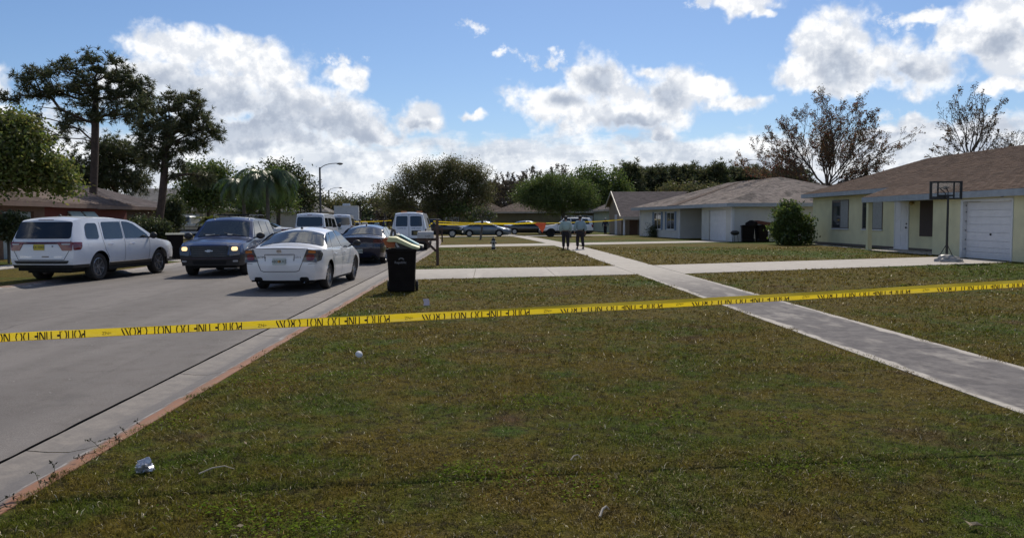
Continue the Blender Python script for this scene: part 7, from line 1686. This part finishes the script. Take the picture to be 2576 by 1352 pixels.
# ---- people
def skin_mesh(name, joints, edges, mat, parent, sub=1, root=0):
    me = bpy.data.meshes.new(name); me.from_pydata([j[0] for j in joints], edges, []); o = bpy.data.objects.new(name, me); COL.objects.link(o); o.parent = parent
    sk = o.modifiers.new('skin', 'SKIN'); sk.use_smooth_shade = True; layer = me.skin_vertices[0].data if me.skin_vertices else None
    if layer is None: bm = bmesh.new(); bm.from_mesh(me); bm.verts.layers.skin.verify(); bm.to_mesh(me); bm.free(); layer = me.skin_vertices[0].data
    for i, j in enumerate(joints):
        r = j[1]; layer[i].radius = (r, r) if not hasattr(r, '__len__') else r; layer[i].use_root = (i == root)
    if sub: s = o.modifiers.new('sub', 'SUBSURF'); s.levels = sub; s.render_levels = sub
    me.materials.append(MAT[mat]); return o
def person(label, loc, rz, shirt, legs='trousers_black', hair='hair_dark', step=.14, H=1.76, arms=(-.1, .12), vest=None, cap=None, item=None, group=None, bulk=1.0):
    """local +Y is the direction the person faces"""
    t = thing('person', label, 'person', loc, rz, group); k = H / 1.76; S = lambda p: tuple(c * k for c in p)
    hipz, shz = .92, 1.44; B = bulk
    L = {-1: ((-.10, 0, hipz - .04), (-.11, step * .55, .50), (-.115, step * .4, .10)), 1: ((.10, 0, hipz - .04), (.11, -step * .25, .50), (.115, -step * 1.0, .12))}
    A = {sg: ((sg * .19, -.01, shz - .03), (sg * (.27 + .02), arms[0 if sg < 0 else 1] * .4 - .02, shz - .30), (sg * .27, arms[0 if sg < 0 else 1] + .03, shz - .55)) for sg in (-1, 1)}
    J = [((0, 0, hipz), (.13, .10)), ((0, .01, 1.15), (.13, .10)), ((0, 0, 1.38), (.15, .10)), ((0, 0, 1.49), .055), ((0, .015, 1.56), .06), ((0, .02, 1.65), (.078, .092)), ((0, .01, 1.735), (.055, .07))]; E = [(0, 1), (1, 2), (2, 3), (3, 4), (4, 5), (5, 6)]
    for sg in (-1, 1):
        i = len(J); J += [(A[sg][0], .05), (A[sg][1], .042), (A[sg][2], .03)]; E += [(2, i), (i, i + 1), (i + 1, i + 2)]
        w = Vector(A[sg][2]); J.append((tuple(w + Vector((0, .01, -.055))), (.036, .018))); E.append((i + 2, i + 3)); pl = i + 3
        for q, (fx, fl) in enumerate(((.028, .062), (.010, .072), (-.009, .068), (-.027, .055))):
            j = len(J); bx = w + Vector((0, .012 + fx, -.085)); J += [(tuple(bx), .0095), (tuple(bx + Vector((-sg * .006, .004, -fl * .55))), .0085), (tuple(bx + Vector((-sg * .020, .008, -fl))), .0075)]; E += [(pl, j), (j, j + 1), (j + 1, j + 2)]
        j = len(J); J += [(tuple(w + Vector((-sg * .01, .045, -.06))), .010), (tuple(w + Vector((-sg * .018, .060, -.095))), .009)]; E += [(i + 3, j), (j, j + 1)]
        a, b, c = L[sg]; i = len(J); J += [(a, .075), (b, .055), (c, .04), ((c[0], c[1] + .02, .05), .035), ((c[0], c[1] + .16, .035), .030)]; E += [(0, i), (i, i + 1), (i + 1, i + 2), (i + 2, i + 3), (i + 3, i + 4)]
    skin_mesh('body', [(S(p), tuple(c * k for c in r) if hasattr(r, '__len__') else r * k) for p, r in J], E, 'skin', t)
    # shirt: torso with sleeves
    J = [((0, 0, hipz + .04), (.175 * B, .135 * B)), ((0, .0, 1.12), (.18 * B, .14 * B)), ((0, -.005, 1.33), (.20 * B, .14 * B)), ((0, 0, 1.45), (.11, .09))]; E = [(0, 1), (1, 2), (2, 3)]
    for sg in (-1, 1):
        a, b, c = A[sg]; i = len(J); J += [(a, .082 * (.4 + .6 * B)), (b, .075 * B), (tuple(Vector(b).lerp(Vector(c), .85)), .052 * B)]; E += [(2, i), (i, i + 1), (i + 1, i + 2)]
    skin_mesh('shirt', [(S(p), tuple(c * k for c in r) if hasattr(r, '__len__') else r * k) for p, r in J], E, shirt, t)
    J = [((0, 0, hipz + .05), (.172 * B, .13 * B)), ((0, 0, hipz - .05), (.165 * B, .13 * B))]; E = [(0, 1)]
    for sg in (-1, 1):
        a, b, c = L[sg]; i = len(J); J += [((a[0] * 1.05, a[1], a[2] - .10), .105 * (.5 + .5 * B)), (b, .086 * (.4 + .6 * B)), ((c[0], c[1], .10), .078)]; E += [(1, i), (i, i + 1), (i + 1, i + 2)]
    skin_mesh('trousers', [(S(p), tuple(c * k for c in r) if hasattr(r, '__len__') else r * k) for p, r in J], E, legs, t)
    for sg in (-1, 1):
        c = L[sg][2]; m = MB(); m.sphere(S((c[0], c[1] + .06, .045)), 1, 12, 8, sq=(.052 * k, .145 * k, .05 * k)); m.build('shoe', MAT['shoe'], t, smooth=60)
        m = MB(); m.sphere(S((sg * .083, .015, 1.645)), 1, 8, 6, sq=(.014, .024, .034)); m.build('ear', MAT['skin'], t, smooth=60)
        m = MB(); m.sphere(S((sg * .032, .103, 1.655)), 1, 8, 6, sq=(.013, .008, .008)); m.build('eye', MAT['seam'], t, smooth=60)
    m = MB(); m.sphere(S((0, .118, 1.625)), 1, 8, 6, sq=(.014, .022, .024)); m.build('nose', MAT['skin'], t, smooth=60); MB().box(S((-.025, .100, 1.583)), S((.025, .108, 1.590))).build('mouth', MAT['lamp_red_dark'], t)
    m = MB(); m.sphere(S((0, -.008, 1.675)), 1, 16, 10, sq=(.096 * k, .112 * k, .098 * k)); m.build('hair', MAT[hair], t, smooth=60)
    m = MB(); m.lathe([(.178 * B, -.02), (.182 * B, .02)], 20); m.v = [(x * k, y * .78 * k, (z + hipz + .03) * k) for x, y, z in m.v]; m.build('belt', MAT['shoe'], t, smooth=60)
    if vest:
        J = [((0, 0, hipz + .12), (.19 * B, .15 * B)), ((0, 0, 1.2), (.195 * B, .155 * B)), ((0, 0, 1.40), (.17 * B, .14))]; skin_mesh('vest', [(S(p), tuple(c * k for c in r)) for p, r in J], [(0, 1), (1, 2)], vest, t)
    if cap: m = MB(); m.lathe([(.105, 1.68), (.10, 1.74), (.06, 1.775), (.001, 1.78)], 14); m.v = [S(v) for v in m.v]; m.build('cap', MAT[cap], t, smooth=60)
    return t, S(A[1][2])
o1 = G(1424, 628, .085); o2 = G(1461, 628, .085)
t1, hand = person('person walking away in a mint shirt and black trousers, left of the pair', (4.12, 43.2, .088), math.radians(3), 'shirt_mint', step=.05, H=1.73, arms=(-.02, .08), bulk=1.32)
c, s = math.cos(math.radians(3)), math.sin(math.radians(3)); f = thing('folder', 'black folder carried by the left one of the two walking people', 'folder', (4.12 + c * hand[0] - s * hand[1], 43.2 + s * hand[0] + c * hand[1], .088 + hand[2] - .12), math.radians(8)); MB().box((-.02, -.15, -.17), (.02, .15, .11)).build('cover', MAT['folder_black'], f)
person('person walking away in a blue grey shirt and black trousers, right of the pair', (4.90, 43.4, .088), math.radians(12), 'shirt_bluegrey', step=.20, H=1.75, arms=(.10, -.08), bulk=1.26)
# onlookers far down the road and one person by the tan house
for i, (px, Z, sh, lg, vs_, cp, lab) in enumerate([(878, 80, 'shirt_navy', 'trousers_black', 'vest_yellow', None, 'far person in a yellow vest at the back of the small white car'), (893, 86, 'shirt_navy', 'trousers_black', None, None, 'far person in dark clothes beside the yellow vest'),
        (905, 84, 'shirt_white', 'trousers_black', None, 'shirt_white', 'far person in white with a white cap'), (918, 84.8, 'shirt_white', 'shirt_navy', None, None, 'far bareheaded person in a white shirt'), (934, 88, 'shirt_navy', 'trousers_black', None, 'shirt_white', 'far person in navy with a white cap'),
        (948, 87, 'shirt_bluegrey', 'trousers_black', None, None, 'far person in a blue grey shirt near the cargo van'), (966, 79, 'shirt_navy', 'trousers_black', 'vest_yellow', None, 'far person in a yellow vest just left of the cargo van')]):
    p = P(px, 590, Z); person(lab, (p.x, p.y, .02), random.uniform(-3, 3), sh, lg, vest=vs_, cap=cp, H=random.uniform(1.66, 1.82), group='people standing in the road far away')
p = P(1522, 585, 84); person('person in dark clothes and a white cap standing outside the green house', (p.x, p.y, .05), 2.6, 'shirt_navy', cap='shirt_white', H=1.7)

# ---- barrier tapes
def tape_mat():
    m = bpy.data.materials.new('tape_yellow'); m.use_nodes = True; nt = m.node_tree; T = NT(nt); nt.nodes.remove(nt.nodes['Principled BSDF'])
    geo = T.n('ShaderNodeNewGeometry'); n = T.noise(geo.outputs['Position'], 9, 4, .6); c = T.mix(n, (0.80, 0.56, 0.020), (0.88, 0.68, 0.035))
    d = T.n('ShaderNodeBsdfDiffuse'); t = T.n('ShaderNodeBsdfTranslucent'); g = T.n('ShaderNodeBsdfGlossy'); g.inputs['Roughness'].default_value = .22; T.link(c, d.inputs[0]); T.link(c, t.inputs[0])
    bn = T.n('ShaderNodeBump'); bn.inputs['Strength'].default_value = .5; bn.inputs['Distance'].default_value = .01; T.link(T.noise(T.vmath('MULTIPLY', geo.outputs['Position'], (1, 1, 4)), 6, 3, .6), bn.inputs['Height']); T.link(bn.outputs[0], g.inputs['Normal'])
    a = T.n('ShaderNodeMixShader'); a.inputs[0].default_value = .50; T.link(d.outputs[0], a.inputs[1]); T.link(t.outputs[0], a.inputs[2]); b = T.n('ShaderNodeMixShader'); b.inputs[0].default_value = .07; T.link(a.outputs[0], b.inputs[1]); T.link(g.outputs[0], b.inputs[2]); T.link(b.outputs[0], nt.nodes['Material Output'].inputs[0]); MAT['tape_yellow'] = m
tape_mat(); mk('tape_ink', (0.022, 0.012, 0.006), 0.6)
def near_tape():
    ctrl = [(-260, 861, 5.36), (0, 848.3, 5.45), (885, 804.6, 5.76), (1690, 763, 6.06), (2575, 712.2, 6.40), (2900, 693, 6.53)]
    C = [P(x, y, Z) for x, y, Z in ctrl]; S = [0.0]
    for a, b in zip(C[:-1], C[1:]): S.append(S[-1] + (b - a).length)
    def at(s):
        s = max(0, min(S[-1] - 1e-4, s)); i = max(j for j in range(len(S) - 1) if S[j] <= s); t = (s - S[i]) / (S[i + 1] - S[i])
        p0, p1, p2, p3 = C[max(0, i - 1)], C[i], C[i + 1], C[min(len(C) - 1, i + 2)]
        return C[i].lerp(C[i + 1], t), (C[i + 1] - C[i]).normalized()
    t = thing('barrier_tape', 'yellow police line tape stretched across the whole view in front of the camera', 'tape', C[2]); O = C[2]; tot = S[-1]; s0 = S[2]
    fold = lambda s: .0265 - .020 * sstep((s - s0 + .3) / 2.6)          # height of the crease
    V = []; F = []; n = 220; hw = .0268
    for i in range(n + 1):
        s = tot * i / n; p, d = at(s); up = Vector((0, 0, 1)); nn = Vector((d.y, -d.x, 0)).normalized(); w = .0022 * math.sin(s * 5.1) + .0012 * math.sin(s * 13.3); tw = .10 * math.sin(s * .9 + 1)
        fz = fold(s); ww = hw * (1 + .04 * math.sin(s * 2.7)); 
        rowv = [(-ww, .004 * tw), (-ww * .3, w), (fz - .002, w + .001), (ww, -.014 * sstep((.026 - fz) / .018))]
        for z, o in rowv: V.append(p + up * z + nn * o - O)
        if i:
            a = (i - 1) * 4; b = i * 4; F += [(a + k, b + k, b + k + 1, a + k + 1) for k in range(3)]
    np_mesh('tape_band', [tuple(v) for v in V], np.array(F), MAT['tape_yellow'], t)
    MBk = MB(); q = []                                                     # rolled lower hem
    for i in range(0, n + 1, 2):
        s = tot * i / n; p, d = at(s); nn = Vector((d.y, -d.x, 0)).normalized(); q.append(p - Vector((0, 0, hw * (1 + .04 * math.sin(s * 2.7)))) + nn * .002 - O)
    MBk.tube(q, .0016, 5).build('hem', MAT['tape_yellow'], t)
    vs, fs = text_mesh('POLICE  LINE  DO  NOT  CROSS', .0655, 0, .93, bold=.0008); xs = [v.x for v in vs]; width = max(xs) - min(xs); kx = .775 / width
    lv, lf = text_mesh('=NZ', .03, 0, 1.0)
    anchor = s0 - .185 + .06; per = 1.0
    for k in range(-4, 6):
        for (v_, f_, kk, uo, sc) in ((vs, fs, kx, 0.0, 1.25), (lv, lf, 1.0, .52, 1.0)):
            bm = bmesh.new(); bv = [bm.verts.new((-v.x * kk, -v.y * sc, 0)) for v in v_]
            for f in f_:
                try: bm.faces.new([bv[i] for i in f])
                except ValueError: pass
            sc_ = anchor + k * per + uo; fz = fold(sc_); cz = -.0065 * sstep((.0265 - fz) / .016) if uo == 0 else -.004   # rotated lettering slides under the fold
            ky = (1.42 - .42 * sstep((.0265 - fz) / .016)) if uo == 0 else 1.0
            for v in bm.verts: v.co.y = v.co.y * ky + cz
            for (pz, nz) in ((fz - .0035, 1), (-hw + .0012, -1)):
                bmesh.ops.bisect_plane(bm, geom=bm.verts[:] + bm.edges[:] + bm.faces[:], plane_co=(0, pz, 0), plane_no=(0, nz, 0), clear_outer=True)
            bmesh.ops.triangulate(bm, faces=bm.faces); bm.verts.index_update(); V = []
            if not bm.faces or sc_ < .45 or sc_ > tot - .45: bm.free(); continue
            for v in bm.verts:
                s = sc_ + v.co.x; p, d = at(s); nn = Vector((d.y, -d.x, 0)).normalized(); w = .0022 * math.sin(s * 5.1) + .0012 * math.sin(s * 13.3); V.append(p + Vector((0, 0, v.co.y)) + nn * (w + .0034) - O)
            MB().add(V, [tuple(v.index for v in f.verts) for f in bm.faces]).build('lettering' if uo == 0 else 'logo', MAT['tape_ink'], t)['kind'] = 'stuff'; bm.free()
near_tape()
def far_tape(label, pts, w=.06, name='barrier_tape', twist=1.0, mat='tape_yellow'):
    t = thing(name, label, 'tape', pts[0]); O = Vector(pts[0]); V = []; F = []; n = 60; L = [0]
    for a, b in zip(pts[:-1], pts[1:]): L.append(L[-1] + (b - a).length)
    for i in range(n + 1):
        s = L[-1] * i / n; j = max(k for k in range(len(L) - 1) if L[k] <= s + 1e-9); u = (s - L[j]) / (L[j + 1] - L[j]); p = pts[j].lerp(pts[j + 1], u); p = p - Vector((0, 0, .05 * math.sin(PI * u))); d = (pts[j + 1] - pts[j]).normalized(); nn = Vector((d.y, -d.x, 0)); a = twist * math.sin(s * .35)
        o = (Vector((0, 0, 1)) * math.cos(a) + nn * math.sin(a)) * w / 2; V += [p + o - O, p - o - O]
        if i: F.append((2 * i - 2, 2 * i - 1, 2 * i + 1, 2 * i))
    np_mesh('tape_band', [tuple(v) for v in V], np.array(F), MAT[mat], t); return t
far_tape('distant yellow barrier tape running behind the two walking people to the tan house', [P(1083, 562, 52), P(1200, 563, 55), P(1345, 560, 58), P(1460, 558, 64), P(1566, 551.5, 77.0)], .085)
far_tape('second strand of distant tape above the grey blue car roof', [P(1090, 556, 68), P(1210, 560, 71), P(1400, 561, 74)], .07)
far_tape('yellow tape across the road beyond the dark navy car', [P(858, 554, 84), P(900, 557, 84), P(985, 554, 84)], .07)
fl = thing('flag', 'bright orange plastic strip hanging from the distant tape left of the white car', 'flag', P(1355, 560, 58.2)); s = 58.2 / FPX
V = [(x * s, .02 * math.sin(x), -z * s) for x, z in ((-16, -1), (18, 0), (16, 12), (9, 25), (3, 17), (-2, 9), (-10, 4))]; m = MB(); m.add(V + [(x, y + .03, z) for x, y, z in V], [tuple(range(7)), tuple(range(13, 6, -1))] + [(i, 7 + i, 7 + (i + 1) % 7, (i + 1) % 7) for i in range(7)]); m.build('strip', MAT['flag_orange'], fl)

# ---- litter and weeds
p = G(362, 1184, .07); lump('foil_ball', 'crumpled silver foil lying in the grass near the kerb', 'litter', (p.x, p.y, .09), (.055, .045, .045), 'foil', 9, .6)
p = G(903, 900, .07); t = thing('cup_lid', 'small round white cup lid in the grass under the tape', 'litter', (p.x, p.y, .085), .4); m = MB(); m.lathe([(.001, .016), (.026, .016), (.038, .008), (.042, 0)], 16); m.v = [(x, y * .8 - z * .6, z + y * .75 + .03) for x, y, z in m.v]; m.build('lid', MAT['litter_white'], t, smooth=40)
p = G(1073, 768, .07); t = thing('paper_scrap', 'pale pink paper scrap standing in the grass behind the tape', 'litter', (p.x, p.y, .07), .1); m = MB(); m.add([(-.06, 0, 0), (.05, .01, 0), (.055, .03, .08), (.03, .04, .13), (-.07, .03, .12), (-.05, .02, .06)], [(0, 1, 2, 5), (5, 2, 3, 4)]); o = m.build('sheet', MAT['paper_pink'], t); o.modifiers.new('thick', 'SOLIDIFY').thickness = .003
def stick(label, a, b, r=.004, mat='stick_pale', bend=.02):
    a = G(*a, .085); b = G(*b, .09); t = thing('twig', label, 'twig', a); c = (b - a); MB().tube([(0, 0, 0), c * .35 + Vector((0, bend, .02)), c * .7 + Vector((0, bend * .6, .025)), c], [r, r, r * .8, r * .4], 6).build('stem', MAT[mat], t, smooth=50)
stick('long pale twig lying in the near grass right of the foil', (500, 1190), (590, 1178), .0045)
stick('short pale twig low in the middle of the near grass', (1508, 1298), (1532, 1280), .007); stick('tiny pale twig in the grass above the short one', (1435, 1156), (1462, 1152), .005)
def leaf(label, px, py, r, mat='leaf_dry'):
    p = G(px, py, .10); t = thing('fallen_leaf', label, 'leaf', p, random.uniform(0, 6)); m = MB(); m.add([(-r, 0, 0), (-r * .3, r * .4, .01), (r * .5, r * .42, .0), (r, 0, .02), (r * .4, -r * .4, .004), (-r * .4, -r * .36, .012), (0, 0, -.006)], [(0, 1, 6), (1, 2, 6), (2, 3, 6), (3, 4, 6), (4, 5, 6), (5, 0, 6)]); m.build('blade', MAT[mat], t)
leaf('large pale dry leaf near the lower right corner', 2449, 1318, .045); leaf('curled tan leaf in the grass below the sidewalk bend', 1975, 1050, .03)
V = []; F = []; N = 420; r = np.sqrt(rng.uniform(16, 500, N)); a = rng.uniform(-.5, .7, N); x, y = r * np.sin(a), r * np.cos(a); ok = lawn_ok(x, y); x, y = x[ok], y[ok]; V, F = leaf_quads(np.stack([x, y, np.full(len(x), .088)], 1), .035, .5, up=-.0); o = np_mesh('fallen_leaves', V, F, MAT['leaf_dry']); tag(o, 'small dry leaves and bits scattered over the near lawn', 'leaves', kind='stuff')
# creeping runners over the kerb edge
V = []; F = []; k = 0
for i in range(16):
    y = 4.3 + 9 * (i / 46) ** 1.3 + random.uniform(-.1, .1); x = XG + random.uniform(-.02, .06); pts = [Vector((x, y, .06))]; d = Vector((-random.uniform(.01, .025), random.uniform(-.03, .03), random.uniform(.015, .045)))
    for j in range(4): pts.append(pts[-1] + d + Vector((random.uniform(-.012, .012), random.uniform(-.02, .02), random.uniform(-.015, .01) - .012 * j)))
    mbt = MB(); mbt.tube(pts, .0018, 4); V += mbt.v; F += [tuple(k + q for q in f) for f in mbt.f if len(f) == 4]; k = len(V)
    C = np.array([tuple(p) for p in pts[1:]]); v, f = leaf_quads(np.repeat(C, 3, 0), .022, .4); V += [tuple(q) for q in v]; F += [tuple(int(b) + k for b in q) for q in f]; k = len(V)
o = np_mesh('kerb_weeds', V, np.array(F), MAT['weed']); tag(o, 'thin dark weed runners creeping over the kerb edge', 'weeds', kind='stuff')
